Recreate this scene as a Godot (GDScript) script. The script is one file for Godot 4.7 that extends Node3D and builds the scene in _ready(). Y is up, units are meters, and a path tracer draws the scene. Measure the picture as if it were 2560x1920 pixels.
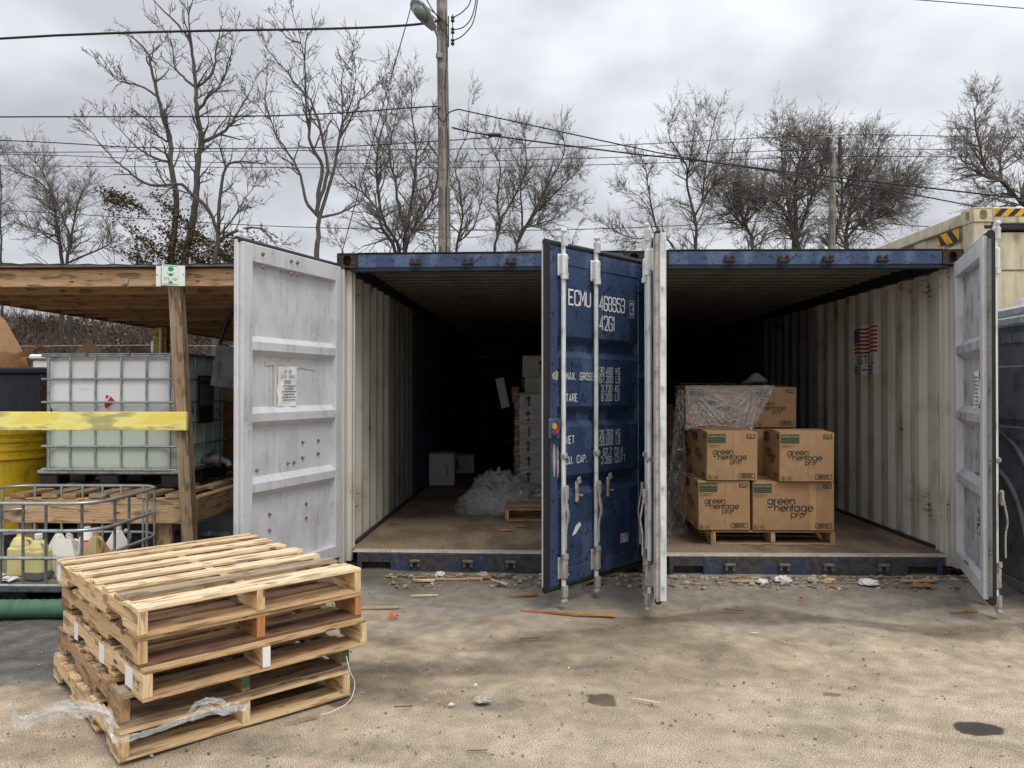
extends Node3D
# A yard in front of two old shipping containers with open doors, under an overcast sky.
# y is up, units are metres; the eye stands 1.47 m above the yard and looks along -z.
const EYE := 1.47

# ------------------------------------------------------------------ mesh building
class MB:
	var v := PackedVector3Array()
	var n := PackedVector3Array()
	var t := PackedVector2Array()
	var ix := PackedInt32Array()
	var off := Vector2.ZERO
	var xf := Transform3D.IDENTITY

	func quad(a: Vector3, b: Vector3, c: Vector3, d: Vector3, ua := Vector2(0, 0), ub := Vector2(1, 0), uc := Vector2(1, 1), ud := Vector2(0, 1)) -> void:
		a = xf * a
		b = xf * b
		c = xf * c
		d = xf * d
		var m := (c - a).cross(d - b).normalized()
		var i := v.size()
		v.append(a); v.append(b); v.append(c); v.append(d)
		n.append(m); n.append(m); n.append(m); n.append(m)
		t.append(ua + off); t.append(ub + off); t.append(uc + off); t.append(ud + off)
		ix.append_array(PackedInt32Array([i, i + 2, i + 1, i, i + 3, i + 2]))

	func tri(a: Vector3, b: Vector3, c: Vector3, ua := Vector2(0, 0), ub := Vector2(1, 0), uc := Vector2(1, 1)) -> void:
		a = xf * a
		b = xf * b
		c = xf * c
		var m := (b - a).cross(c - a).normalized()
		var i := v.size()
		v.append(a); v.append(b); v.append(c)
		n.append(m); n.append(m); n.append(m)
		t.append(ua + off); t.append(ub + off); t.append(uc + off)
		ix.append_array(PackedInt32Array([i, i + 2, i + 1]))

	func quad_out(a: Vector3, b: Vector3, c: Vector3, d: Vector3, dir: Vector3, ua := Vector2(0, 0), ub := Vector2(1, 0), uc := Vector2(1, 1), ud := Vector2(0, 1)) -> void:
		if (c - a).cross(d - b).dot(dir) >= 0.0:
			quad(a, b, c, d, ua, ub, uc, ud)
		else:
			quad(d, c, b, a, ud, uc, ub, ua)

	func box(c: Vector3, s: Vector3, ch := 0.0, bs := Basis.IDENTITY, jit := 0.0, rs := 0) -> void:
		var keep := xf
		xf = xf * Transform3D(bs, c)
		var h := s * 0.5
		ch = minf(ch, 0.45 * minf(h.x, minf(h.y, h.z)) * 2.0)
		var la := 0
		if s.y > s.x and s.y >= s.z:
			la = 1
		elif s.z > s.x and s.z > s.y:
			la = 2
		for k in 3:
			var u := (k + 1) % 3
			var w := (k + 2) % 3
			for sg in [-1.0, 1.0]:
				var p := []
				for q in [[-1, -1], [1, -1], [1, 1], [-1, 1]]:
					var e := Vector3.ZERO
					e[k] = sg * h[k]
					e[u] = q[0] * (h[u] - ch)
					e[w] = q[1] * (h[w] - ch)
					p.append(e)
				var uv := []
				for e in p:
					if la == w:
						uv.append(Vector2(e[w], e[u]))
					else:
						uv.append(Vector2(e[u], e[w]))
				if sg > 0:
					quad(p[0], p[1], p[2], p[3], uv[0], uv[1], uv[2], uv[3])
				else:
					quad(p[3], p[2], p[1], p[0], uv[3], uv[2], uv[1], uv[0])
		if ch > 0.0:
			for k in 3:
				var u := (k + 1) % 3
				var w := (k + 2) % 3
				for sk in [-1.0, 1.0]:
					for su in [-1.0, 1.0]:
						var a1 := Vector3.ZERO
						a1[k] = sk * h[k]; a1[u] = su * (h[u] - ch); a1[w] = -(h[w] - ch)
						var a2 := a1
						a2[w] = h[w] - ch
						var b1 := Vector3.ZERO
						b1[k] = sk * (h[k] - ch); b1[u] = su * h[u]; b1[w] = -(h[w] - ch)
						var b2 := b1
						b2[w] = h[w] - ch
						var dr := Vector3.ZERO
						dr[k] = sk; dr[u] = su
						if la == w:
							quad_out(a1, a2, b2, b1, dr, Vector2(a1[w], 0.3), Vector2(a2[w], 0.3), Vector2(b2[w], 0.31), Vector2(b1[w], 0.31))
						else:
							quad_out(a1, a2, b2, b1, dr, Vector2(a1[la], 0.3), Vector2(a2[la], 0.3), Vector2(b2[la], 0.31), Vector2(b1[la], 0.31))
			for sx in [-1.0, 1.0]:
				for sy in [-1.0, 1.0]:
					for sz in [-1.0, 1.0]:
						var a := Vector3(sx * h.x, sy * (h.y - ch), sz * (h.z - ch))
						var b := Vector3(sx * (h.x - ch), sy * h.y, sz * (h.z - ch))
						var c2 := Vector3(sx * (h.x - ch), sy * (h.y - ch), sz * h.z)
						if sx * sy * sz > 0:
							tri(a, b, c2)
						else:
							tri(a, c2, b)
		xf = keep

	# a box whose eight corners are given: bottom four counterclockwise seen from above, then top four
	func hexa(p: Array) -> void:
		quad(p[3], p[2], p[1], p[0])
		quad(p[4], p[5], p[6], p[7])
		for i in 4:
			var j := (i + 1) % 4
			quad(p[i], p[j], p[4 + j], p[4 + i])

	func tube(path: PackedVector3Array, radii: PackedFloat32Array, sides := 6, caps := true, closed := false, vs := 1.0) -> void:
		var cnt := path.size()
		var up := Vector3.UP
		var d0 := (path[1] - path[0]).normalized()
		if absf(d0.dot(up)) > 0.9:
			up = Vector3.RIGHT
		var u := (up - d0 * up.dot(d0)).normalized()
		var base := v.size()
		var run := 0.0
		var rings := cnt + 1 if closed else cnt
		for i in rings:
			var k := i % cnt
			var d: Vector3
			if closed:
				d = (path[(k + 1) % cnt] - path[(k + cnt - 1) % cnt]).normalized()
			elif k == 0:
				d = d0
			elif k == cnt - 1:
				d = (path[k] - path[k - 1]).normalized()
			else:
				d = (path[k + 1] - path[k - 1]).normalized()
			u = (u - d * u.dot(d)).normalized()
			var w := d.cross(u)
			if i > 0:
				run += path[k].distance_to(path[(k + cnt - 1) % cnt])
			var r := radii[k] if k < radii.size() else radii[0]
			for s in sides + 1:
				var a := TAU * s / sides
				var dr := u * cos(a) + w * sin(a)
				v.append(xf * (path[k] + dr * r))
				n.append((xf.basis * dr).normalized())
				t.append(Vector2(run * vs, float(s) / sides) + off)
		var m := sides + 1
		for i in rings - 1:
			for s in sides:
				var a := base + i * m + s
				ix.append_array(PackedInt32Array([a, a + m, a + 1, a + 1, a + m, a + m + 1]))
		if caps and not closed:
			for e in [0, rings - 1]:
				var c := v.size()
				var k: int = e
				var d := (path[1] - path[0]).normalized() * -1.0 if e == 0 else (path[cnt - 1] - path[cnt - 2]).normalized()
				v.append(xf * path[k]); n.append((xf.basis * d).normalized()); t.append(Vector2(0, 0))
				for s in sides + 1:
					v.append(v[base + k * m + s]); n.append((xf.basis * d).normalized()); t.append(Vector2(0.1, 0.1 * s))
				for s in sides:
					if e == 0:
						ix.append_array(PackedInt32Array([c, c + 1 + s, c + 2 + s]))
					else:
						ix.append_array(PackedInt32Array([c, c + 2 + s, c + 1 + s]))

	func limb(path: PackedVector3Array, r0: float, r1: float, sides: int) -> void:
		var cnt := path.size()
		var base := v.size()
		var d0 := (path[1] - path[0]).normalized()
		var up := Vector3.FORWARD if absf(d0.z) < 0.8 else Vector3.UP
		var u := (up - d0 * up.dot(d0)).normalized()
		for k in cnt:
			var d := d0
			if k > 0:
				d = (path[k] - path[k - 1]).normalized()
			u = (u - d * u.dot(d)).normalized()
			var w := d.cross(u)
			var r := lerpf(r0, r1, float(k) / (cnt - 1))
			for s in sides:
				var a := TAU * s / sides
				var dr := u * cos(a) + w * sin(a)
				v.append(path[k] + dr * r)
				n.append(dr)
				t.append(Vector2(float(s) / sides, k))
		for i in cnt - 1:
			for s in sides:
				var a := base + i * sides + s
				var b := base + i * sides + (s + 1) % sides
				ix.append(a); ix.append(a + sides); ix.append(b)
				ix.append(b); ix.append(a + sides); ix.append(b + sides)

	func lathe(prof: PackedVector2Array, sides := 20, c := Vector3.ZERO, smooth := true) -> void:
		# prof: (radius, height) from bottom to top
		for i in prof.size() - 1:
			var p := prof[i]
			var q := prof[i + 1]
			var tn := Vector2(q.y - p.y, -(q.x - p.x)).normalized()
			var base := v.size()
			for s in sides + 1:
				var a := TAU * s / sides
				var e := Vector3(cos(a), 0, -sin(a))
				v.append(xf * (c + e * p.x + Vector3.UP * p.y))
				v.append(xf * (c + e * q.x + Vector3.UP * q.y))
				var m := (xf.basis * (e * tn.x + Vector3.UP * tn.y)).normalized()
				n.append(m); n.append(m)
				t.append(Vector2(float(s) / sides * 2.0, p.y) + off); t.append(Vector2(float(s) / sides * 2.0, q.y) + off)
			for s in sides:
				var a := base + s * 2
				ix.append_array(PackedInt32Array([a, a + 1, a + 2, a + 2, a + 1, a + 3]))

	# a flat outline (counterclockwise in x,y) pulled from z0 to z1
	func prism(poly: PackedVector2Array, z0: float, z1: float) -> void:
		var tr := Geometry2D.triangulate_polygon(poly)
		for i in range(0, tr.size(), 3):
			var a := poly[tr[i]]
			var b := poly[tr[i + 1]]
			var c := poly[tr[i + 2]]
			if (b - a).cross(c - a) < 0:
				var sw := b
				b = c
				c = sw
			tri(Vector3(a.x, a.y, z1), Vector3(b.x, b.y, z1), Vector3(c.x, c.y, z1), a, b, c)
			tri(Vector3(a.x, a.y, z0), Vector3(c.x, c.y, z0), Vector3(b.x, b.y, z0), a, c, b)
		var area := 0.0
		for i in poly.size():
			area += poly[i].cross(poly[(i + 1) % poly.size()])
		for i in poly.size():
			var a := poly[i]
			var b := poly[(i + 1) % poly.size()]
			if area < 0:
				var sw := a
				a = b
				b = sw
			var l := a.distance_to(b)
			quad(Vector3(a.x, a.y, z1), Vector3(a.x, a.y, z0), Vector3(b.x, b.y, z0), Vector3(b.x, b.y, z1), Vector2(a.x, 0), Vector2(a.x, z1 - z0), Vector2(a.x + l, z1 - z0), Vector2(a.x + l, 0))

	# a folded sheet: 2D profile points as 3D, pulled along a vector; dir says which way its face looks
	func fold(pts: PackedVector3Array, along: Vector3, dir: Vector3) -> void:
		var run := 0.0
		for i in pts.size() - 1:
			var a := pts[i]
			var b := pts[i + 1]
			var l := a.distance_to(b)
			quad_out(a, b, b + along, a + along, dir, Vector2(run, 0), Vector2(run + l, 0), Vector2(run + l, along.length()), Vector2(run, along.length()))
			run += l

	# a smooth sheet of nu x nv cells through f(u, v)
	func sheet(nu: int, nv: int, f: Callable, us := 1.0, vs := 1.0, flat := false) -> void:
		var p := PackedVector3Array()
		for j in nv + 1:
			for i in nu + 1:
				p.append(xf * (f.call(float(i) / nu, float(j) / nv) as Vector3))
		var m := nu + 1
		if flat:
			var keep := xf
			xf = Transform3D.IDENTITY
			for j in nv:
				for i in nu:
					var a := j * m + i
					tri(p[a], p[a + 1], p[a + m + 1])
					tri(p[a], p[a + m + 1], p[a + m])
			xf = keep
			return
		var base := v.size()
		for j in nv + 1:
			for i in nu + 1:
				var l := p[j * m + maxi(i - 1, 0)]
				var r := p[j * m + mini(i + 1, nu)]
				var d := p[maxi(j - 1, 0) * m + i]
				var u := p[mini(j + 1, nv) * m + i]
				v.append(p[j * m + i])
				n.append((r - l).cross(u - d).normalized())
				t.append(Vector2(us * i / nu, vs * j / nv) + off)
		for j in nv:
			for i in nu:
				var a := base + j * m + i
				ix.append_array(PackedInt32Array([a, a + m + 1, a + 1, a, a + m, a + m + 1]))

	# a box with rounded vertical edges and rounded rims; s is its size, r the corner radius, e the rim radius
	func rbox(c: Vector3, s: Vector3, r: float, e: float, seg := 4, puff := 0.0) -> void:
		var out := PackedVector2Array()
		for q in 4:
			var cx := (s.x * 0.5 - r) * (1.0 if q == 0 or q == 3 else -1.0)
			var cz := (s.z * 0.5 - r) * (1.0 if q < 2 else -1.0)
			for k in seg + 1:
				var a := PI * 0.5 * (q + float(k) / seg)
				out.append(Vector2(cx + r * cos(a), cz + r * sin(a)))
		var lv := []
		for k in 4:
			var a := PI * 0.5 * k / 3.0
			lv.append(Vector2(-e * (1.0 - sin(a)), -s.y * 0.5 + e * (1.0 - cos(a))))
		for k in [0.25, 0.5, 0.75]:
			lv.append(Vector2(puff * sin(PI * k), -s.y * 0.5 + e + (s.y - 2.0 * e) * k))
		for k in 4:
			var a := PI * 0.5 * k / 3.0
			lv.append(Vector2(-e * (1.0 - cos(a)), s.y * 0.5 - e + e * sin(a)))
		var m := out.size()
		var base := v.size()
		for L in lv.size():
			for k in m:
				var p := out[k]
				var o := p
				var d := Vector2(p.x / (s.x * 0.5), p.y / (s.z * 0.5))
				var k2 := Vector2((s.x * 0.5 + lv[L].x) / (s.x * 0.5), (s.z * 0.5 + lv[L].x) / (s.z * 0.5))
				o = p * k2
				v.append(xf * (c + Vector3(o.x, lv[L].y, o.y)))
				var a := out[(k + 1) % m] - out[(k + m - 1) % m]
				var nn := Vector2(a.y, -a.x).normalized()
				var ny := 0.0
				if L < 4:
					ny = -cos(PI * 0.5 * L / 3.0)
				elif L > 6:
					ny = sin(PI * 0.5 * (L - 7) / 3.0)
				var w := sqrt(maxf(0.0, 1.0 - ny * ny))
				n.append((xf.basis * Vector3(nn.x * w, ny, nn.y * w)).normalized())
				t.append(Vector2(float(k) / m * 2.0, lv[L].y))
		for L in lv.size() - 1:
			for k in m:
				var a := base + L * m + k
				var b := base + L * m + (k + 1) % m
				ix.append_array(PackedInt32Array([a, b, a + m, b, b + m, a + m]))
		for e2 in [0, lv.size() - 1]:
			var ctr := v.size()
			var yy: float = lv[e2].y
			var nn := Vector3(0, -1 if e2 == 0 else 1, 0)
			v.append(xf * (c + Vector3(0, yy, 0))); n.append(nn); t.append(Vector2.ZERO)
			for k in m:
				var a: int = base + e2 * m + k
				var b: int = base + e2 * m + (k + 1) % m
				if e2 == 0:
					ix.append_array(PackedInt32Array([ctr, b, a]))
				else:
					ix.append_array(PackedInt32Array([ctr, a, b]))

	# a face with an oval hole, in the plane of u and w round c; depth goes into -(u x w)
	func holed(c: Vector3, u: Vector3, w: Vector3, su: float, sw: float, hu: float, hw: float, depth: float) -> void:
		var q := 16
		var nn := u.cross(w)
		for k in q:
			var ps := []
			for kk in [k, k + 1]:
				var a: float = TAU * kk / q
				var e := Vector2(cos(a), sin(a))
				var mx := maxf(absf(e.x), absf(e.y))
				ps.append(c + u * (e.x / mx * su * 0.5) + w * (e.y / mx * sw * 0.5))
				var sx := signf(e.x) * pow(absf(e.x), 0.6)
				var sy := signf(e.y) * pow(absf(e.y), 0.6)
				ps.append(c + u * (sx * hu * 0.5) + w * (sy * hw * 0.5))
			quad_out(ps[0], ps[2], ps[3], ps[1], nn)
			quad(ps[1], ps[3], ps[3] - nn * depth, ps[1] - nn * depth)
			tri(c - nn * depth, ps[1] - nn * depth, ps[3] - nn * depth)

	func mesh() -> ArrayMesh:
		var arr := []
		arr.resize(Mesh.ARRAY_MAX)
		arr[Mesh.ARRAY_VERTEX] = v
		arr[Mesh.ARRAY_NORMAL] = n
		arr[Mesh.ARRAY_TEX_UV] = t
		arr[Mesh.ARRAY_INDEX] = ix
		var am := ArrayMesh.new()
		am.add_surface_from_arrays(Mesh.PRIMITIVE_TRIANGLES, arr)
		return am


# ------------------------------------------------------------------ scene bookkeeping
var taken := {}
var M := {}
var T := {}

func numbered(parent: Node, called: String) -> String:
	var key := "%d/%s" % [parent.get_instance_id(), called]
	var k: int = taken.get(key, 0)
	taken[key] = k + 1
	return called if k == 0 else "%s_%03d" % [called, k]

func obj(called: String, what, m: Material, parent: Node = null) -> MeshInstance3D:
	var o := MeshInstance3D.new()
	o.mesh = what.mesh() if what is MB else what
	o.material_override = m
	var p: Node = parent if parent else self
	o.name = numbered(p, called)
	p.add_child(o, true)
	return o

func tag(o: Node, label: String, category := "", group := "", kind := "") -> Node:
	o.set_meta("label", label)
	if category:
		o.set_meta("category", category)
	if group:
		o.set_meta("group", group)
	if kind:
		o.set_meta("kind", kind)
	return o

func struct(called: String, what, m: Material) -> MeshInstance3D:
	var o := obj(called, what, m)
	o.set_meta("kind", "structure")
	return o

func thing(called: String, label: String, category: String, at := Vector3.ZERO, turn := 0.0, group := "") -> Node3D:
	var o := Node3D.new()
	o.name = numbered(self, called)
	add_child(o, true)
	o.position = at
	o.rotation.y = turn
	tag(o, label, category, group)
	return o

func holder(called: String, parent: Node3D, at := Vector3.ZERO, turn := 0.0) -> Node3D:
	var o := Node3D.new()
	o.name = numbered(parent, called)
	parent.add_child(o, true)
	o.position = at
	o.rotation.y = turn
	return o

func copy(src: Node3D, label: String, at: Vector3, turn := 0.0) -> Node3D:
	var o: Node3D = src.duplicate()
	o.name = numbered(self, str(src.name).rstrip("0123456789").trim_suffix("_"))
	add_child(o, true)
	o.position = at
	o.rotation.y = turn
	o.set_meta("label", label)
	return o

func ubox(s: Vector3, ch := 0.0, off := Vector2.ZERO, at := Vector3.ZERO) -> MB:
	var b := MB.new()
	b.off = off
	b.box(at, s, ch)
	return b

func rod(a: Vector3, b: Vector3, r: float, sides := 8) -> MB:
	var m := MB.new()
	m.tube(PackedVector3Array([a, b]), PackedFloat32Array([r, r]), sides)
	return m

func pipe(path: Array, r: float, sides := 8) -> MB:
	var m := MB.new()
	m.tube(PackedVector3Array(path), PackedFloat32Array([r]), sides)
	return m

# points along a smooth curve through the given ones
func smooth(path: Array, per := 6) -> Array:
	var out := []
	for i in path.size() - 1:
		var p0: Vector3 = path[maxi(i - 1, 0)]
		var p1: Vector3 = path[i]
		var p2: Vector3 = path[i + 1]
		var p3: Vector3 = path[mini(i + 2, path.size() - 1)]
		for k in per:
			out.append(p1.cubic_interpolate(p2, p0, p3, float(k) / per))
	out.append(path[-1])
	return out

# ------------------------------------------------------------------ textures and materials
func noise(type: int, freq: float, oct: int, sd: int) -> FastNoiseLite:
	var f := FastNoiseLite.new()
	f.noise_type = type
	f.frequency = freq
	f.fractal_octaves = oct
	f.fractal_type = FastNoiseLite.FRACTAL_FBM if oct > 1 else FastNoiseLite.FRACTAL_NONE
	f.seed = sd
	return f

# grey bytes of tiling noise w x h, stretched from sw x sh
func nz(w: int, h: int, freq: float, oct: int, sd: int, sw := 0, sh := 0, type := 0) -> PackedByteArray:
	var f := noise([FastNoiseLite.TYPE_SIMPLEX_SMOOTH, FastNoiseLite.TYPE_CELLULAR, FastNoiseLite.TYPE_VALUE_CUBIC][type], freq, oct, sd)
	if type == 1:
		f.cellular_return_type = FastNoiseLite.RETURN_DISTANCE2_SUB
	var im := f.get_seamless_image(sw if sw else w, sh if sh else h)
	im.convert(Image.FORMAT_L8)
	if im.get_width() != w or im.get_height() != h:
		im.resize(w, h, Image.INTERPOLATE_CUBIC)
	return im.get_data()

func paint(w: int, h: int, fn: Callable) -> ImageTexture:
	var d := PackedByteArray()
	d.resize(w * h * 3)
	var k := 0
	for y in h:
		for x in w:
			var c: Color = fn.call(x, y, y * w + x)
			d[k] = int(clampf(c.r, 0, 1) * 255.0)
			d[k + 1] = int(clampf(c.g, 0, 1) * 255.0)
			d[k + 2] = int(clampf(c.b, 0, 1) * 255.0)
			k += 3
	return ImageTexture.create_from_image(Image.create_from_data(w, h, false, Image.FORMAT_RGB8, d))

func grey_tex(w: int, h: int, b: PackedByteArray) -> ImageTexture:
	return ImageTexture.create_from_image(Image.create_from_data(w, h, false, Image.FORMAT_L8, b))

func c8(r: int, g: int, b: int) -> Color:
	return Color8(r, g, b)

func mk(key: String, col: Color, rough: float, tex: Texture2D = null, tri := 0.0, metal := 0.0, bump: Texture2D = null, bscale := 0.0) -> StandardMaterial3D:
	var m := StandardMaterial3D.new()
	m.resource_name = key
	m.albedo_color = col
	m.roughness = rough
	m.metallic = metal
	if tex:
		m.albedo_texture = tex
	if tri > 0.0:
		m.uv1_triplanar = true
		m.uv1_scale = Vector3.ONE * tri
	if bump:
		m.heightmap_enabled = true
		m.heightmap_texture = bump
		m.heightmap_scale = bscale
	M[key] = m
	return m

func sm(x: float, a: float, b: float) -> float:
	return smoothstep(a, b, x)

func textures() -> void:
	var W := 512
	# sawn softwood: u along the grain (1 m), v across (0.25 m)
	var g1 := nz(1024, 256, 0.02, 3, 11, 32, 256)
	var g2 := nz(1024, 256, 0.09, 2, 12, 16, 256)
	var g3 := nz(1024, 256, 0.012, 3, 13, 256, 256)
	var knots := [Vector3(180, 70, 9), Vector3(610, 190, 12), Vector3(860, 40, 7), Vector3(420, 130, 6)]
	T.wood = paint(1024, 256, func(x: int, y: int, i: int) -> Color:
		var warp := (g3[i] - 128.0) * 0.16
		var kd := 0.0
		var kk := 0.0
		for k: Vector3 in knots:
			var dx := (x - k.x) / 3.0
			var dy := y - k.y
			var d := sqrt(dx * dx + dy * dy) / k.z
			kk = maxf(kk, 1.0 - smoothstep(0.5, 1.1, d))
			kd += exp(-d * d * 0.18) * (9.0 if dy > 0 else -9.0)
		var ring := 0.5 + 0.5 * sin((y + warp + kd) * 0.31 + g1[i] * 0.035)
		ring = ring * ring
		var a := clampf(0.42 * ring + 0.38 * g2[i] / 255.0 + 0.35 * (g1[i] / 255.0 - 0.4), 0.0, 1.0)
		var c := Color(0.985, 0.965, 0.93).lerp(Color(0.77, 0.67, 0.54), a)
		c = c.lerp(Color(0.40, 0.28, 0.19), kk * 0.8)
		c = c.lerp(Color(0.50, 0.44, 0.38), 0.60 * smoothstep(0.52, 0.80, g3[i] / 255.0) * (0.5 + g2[i] / 255.0))
		return c)
	T.wood_h = grey_tex(1024, 256, g2)
	# weathering: blotches and streaks that run down, as a tint
	var b1 := nz(W, W, 0.006, 5, 21)
	var b2 := nz(W, W, 0.03, 4, 22, W, 48)
	var b3 := nz(W, W, 0.05, 3, 23)
	T.grime = paint(W, W, func(_x: int, _y: int, i: int) -> Color:
		var a := b1[i] / 255.0
		var s := b2[i] / 255.0
		var f := b3[i] / 255.0
		var k := 1.0 - 0.15 * sm(a, 0.4, 0.9) - 0.12 * sm(s, 0.5, 0.95) - 0.07 * f
		var c := Color(k, k, k)
		return c.lerp(Color(0.42, 0.34, 0.26), 0.30 * sm(s * 0.6 + a * 0.55, 0.74, 0.95)))
	T.streak = paint(W, W, func(_x: int, _y: int, i: int) -> Color:
		var s := b2[i] / 255.0
		var k := 0.99 - 0.06 * sm(b1[i] / 255.0, 0.4, 0.9) - 0.07 * sm(s, 0.5, 0.95) - 0.04 * b3[i] / 255.0
		return Color(k, k, k).lerp(Color(0.55, 0.51, 0.46), 0.22 * sm(s * 0.5 + b3[i] / 510.0, 0.66, 0.80)))
	# blue paint that has faded and rusted through in places
	var r1 := nz(W, W, 0.02, 5, 31)
	var r2 := nz(W, W, 0.06, 4, 32)
	var r3 := nz(W, W, 0.008, 4, 33, W, 128)
	T.blue = paint(W, W, func(_x: int, _y: int, i: int) -> Color:
		var a := r1[i] / 255.0
		var b := r2[i] / 255.0
		var s := r3[i] / 255.0
		var c := Color(0.20, 0.275, 0.40).lerp(Color(0.33, 0.405, 0.52), 0.9 * sm(s, 0.38, 0.85))
		c = c.lerp(Color(0.13, 0.195, 0.33), 0.7 * sm(b * 0.6 + a * 0.4, 0.52, 0.70))
		c = c.lerp(Color(0.16, 0.115, 0.095), 0.9 * sm(a * 0.7 + b * 0.3, 0.715, 0.765))
		return c)
	T.rust = paint(W, W, func(_x: int, _y: int, i: int) -> Color:
		var a := r1[i] / 255.0
		var b := r2[i] / 255.0
		var c := Color(0.20, 0.155, 0.14).lerp(Color(0.36, 0.23, 0.16), sm(a, 0.45, 0.8))
		return c.lerp(Color(0.11, 0.10, 0.10), 0.8 * sm(b, 0.5, 0.75)))
	T.sill = paint(W, W, func(_x: int, _y: int, i: int) -> Color:
		var a := r1[i] / 255.0
		var b := r3[i] / 255.0
		var c := Color(0.27, 0.265, 0.265).lerp(Color(0.20, 0.195, 0.20), sm(r2[i] / 255.0, 0.4, 0.7))
		c = c.lerp(Color(0.17, 0.215, 0.33), 0.85 * sm(b * 0.5 + a * 0.5, 0.53, 0.66))
		return c.lerp(Color(0.40, 0.38, 0.35), 0.5 * sm(a * 0.5 + r2[i] / 510.0, 0.60, 0.72)))
	# old white paint inside the containers
	var p1 := nz(W, W, 0.005, 5, 41)
	var p2 := nz(W, W, 0.02, 4, 42, W, 32)
	var p3 := nz(W, W, 0.09, 3, 43, 128, W)
	T.white = paint(W, W, func(_x: int, _y: int, i: int) -> Color:
		var a := p1[i] / 255.0
		var s := p2[i] / 255.0
		var q := p3[i] / 255.0
		var c := Color(0.90, 0.90, 0.895)
		c = c.lerp(Color(0.62, 0.58, 0.51), 0.45 * sm(a, 0.45, 0.9))
		c = c.lerp(Color(0.60, 0.60, 0.60), 0.40 * sm(s, 0.5, 0.95))
		c = c.lerp(Color(0.27, 0.22, 0.19), 0.75 * sm(a * 0.55 + q * 0.45, 0.76, 0.82))
		return c)
	# scuffed plywood floor
	var f1 := nz(1024, W, 0.006, 5, 51)
	var f2 := nz(1024, W, 0.05, 3, 52, 64, W)
	var f3 := nz(1024, W, 0.09, 3, 53)
	T.floor = paint(1024, W, func(_x: int, _y: int, i: int) -> Color:
		var a := f1[i] / 255.0
		var g := f2[i] / 255.0
		var c := Color(0.535, 0.47, 0.395).lerp(Color(0.42, 0.36, 0.30), sm(a, 0.35, 0.75))
		c = c.lerp(Color(0.56, 0.50, 0.42), 0.35 * sm(g, 0.5, 0.9))
		return c.lerp(Color(0.19, 0.15, 0.12), 0.4 * sm(f3[i] / 255.0, 0.62, 0.8)))
	# board: cardboard with faint flutes
	var k1 := nz(W, W, 0.01, 4, 61)
	var k2 := nz(W, W, 0.12, 2, 62, W, 64)
	T.card = paint(W, W, func(_x: int, _y: int, i: int) -> Color:
		var k := 0.97 - 0.10 * k1[i] / 255.0 - 0.06 * k2[i] / 255.0
		return Color(k, k, k * 0.985))
	# coarse bark / weathered pole
	var q1 := nz(W, W, 0.03, 4, 71, W, 24)
	var q2 := nz(W, W, 0.09, 3, 72, W, 96)
	T.pole = paint(W, W, func(_x: int, _y: int, i: int) -> Color:
		var a := q1[i] / 255.0
		var b := q2[i] / 255.0
		var c := Color(0.72, 0.705, 0.68).lerp(Color(0.50, 0.485, 0.46), sm(a, 0.3, 0.75))
		return c.lerp(Color(0.26, 0.23, 0.20), 0.7 * sm(b, 0.62, 0.78)))
	# flaking yellow paint on a board
	var y1 := nz(W, W, 0.012, 5, 81, 128, W)
	T.yellow = paint(W, W, func(_x: int, _y: int, i: int) -> Color:
		var a := y1[i] / 255.0
		var c := Color(0.93, 0.86, 0.42).lerp(Color(0.96, 0.91, 0.55), sm(a, 0.2, 0.5))
		return c.lerp(Color(0.64, 0.61, 0.45), 0.8 * sm(a, 0.50, 0.72)))
	T.lump = grey_tex(W, W, r1)
	T.fine = grey_tex(W, W, b3)

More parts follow.
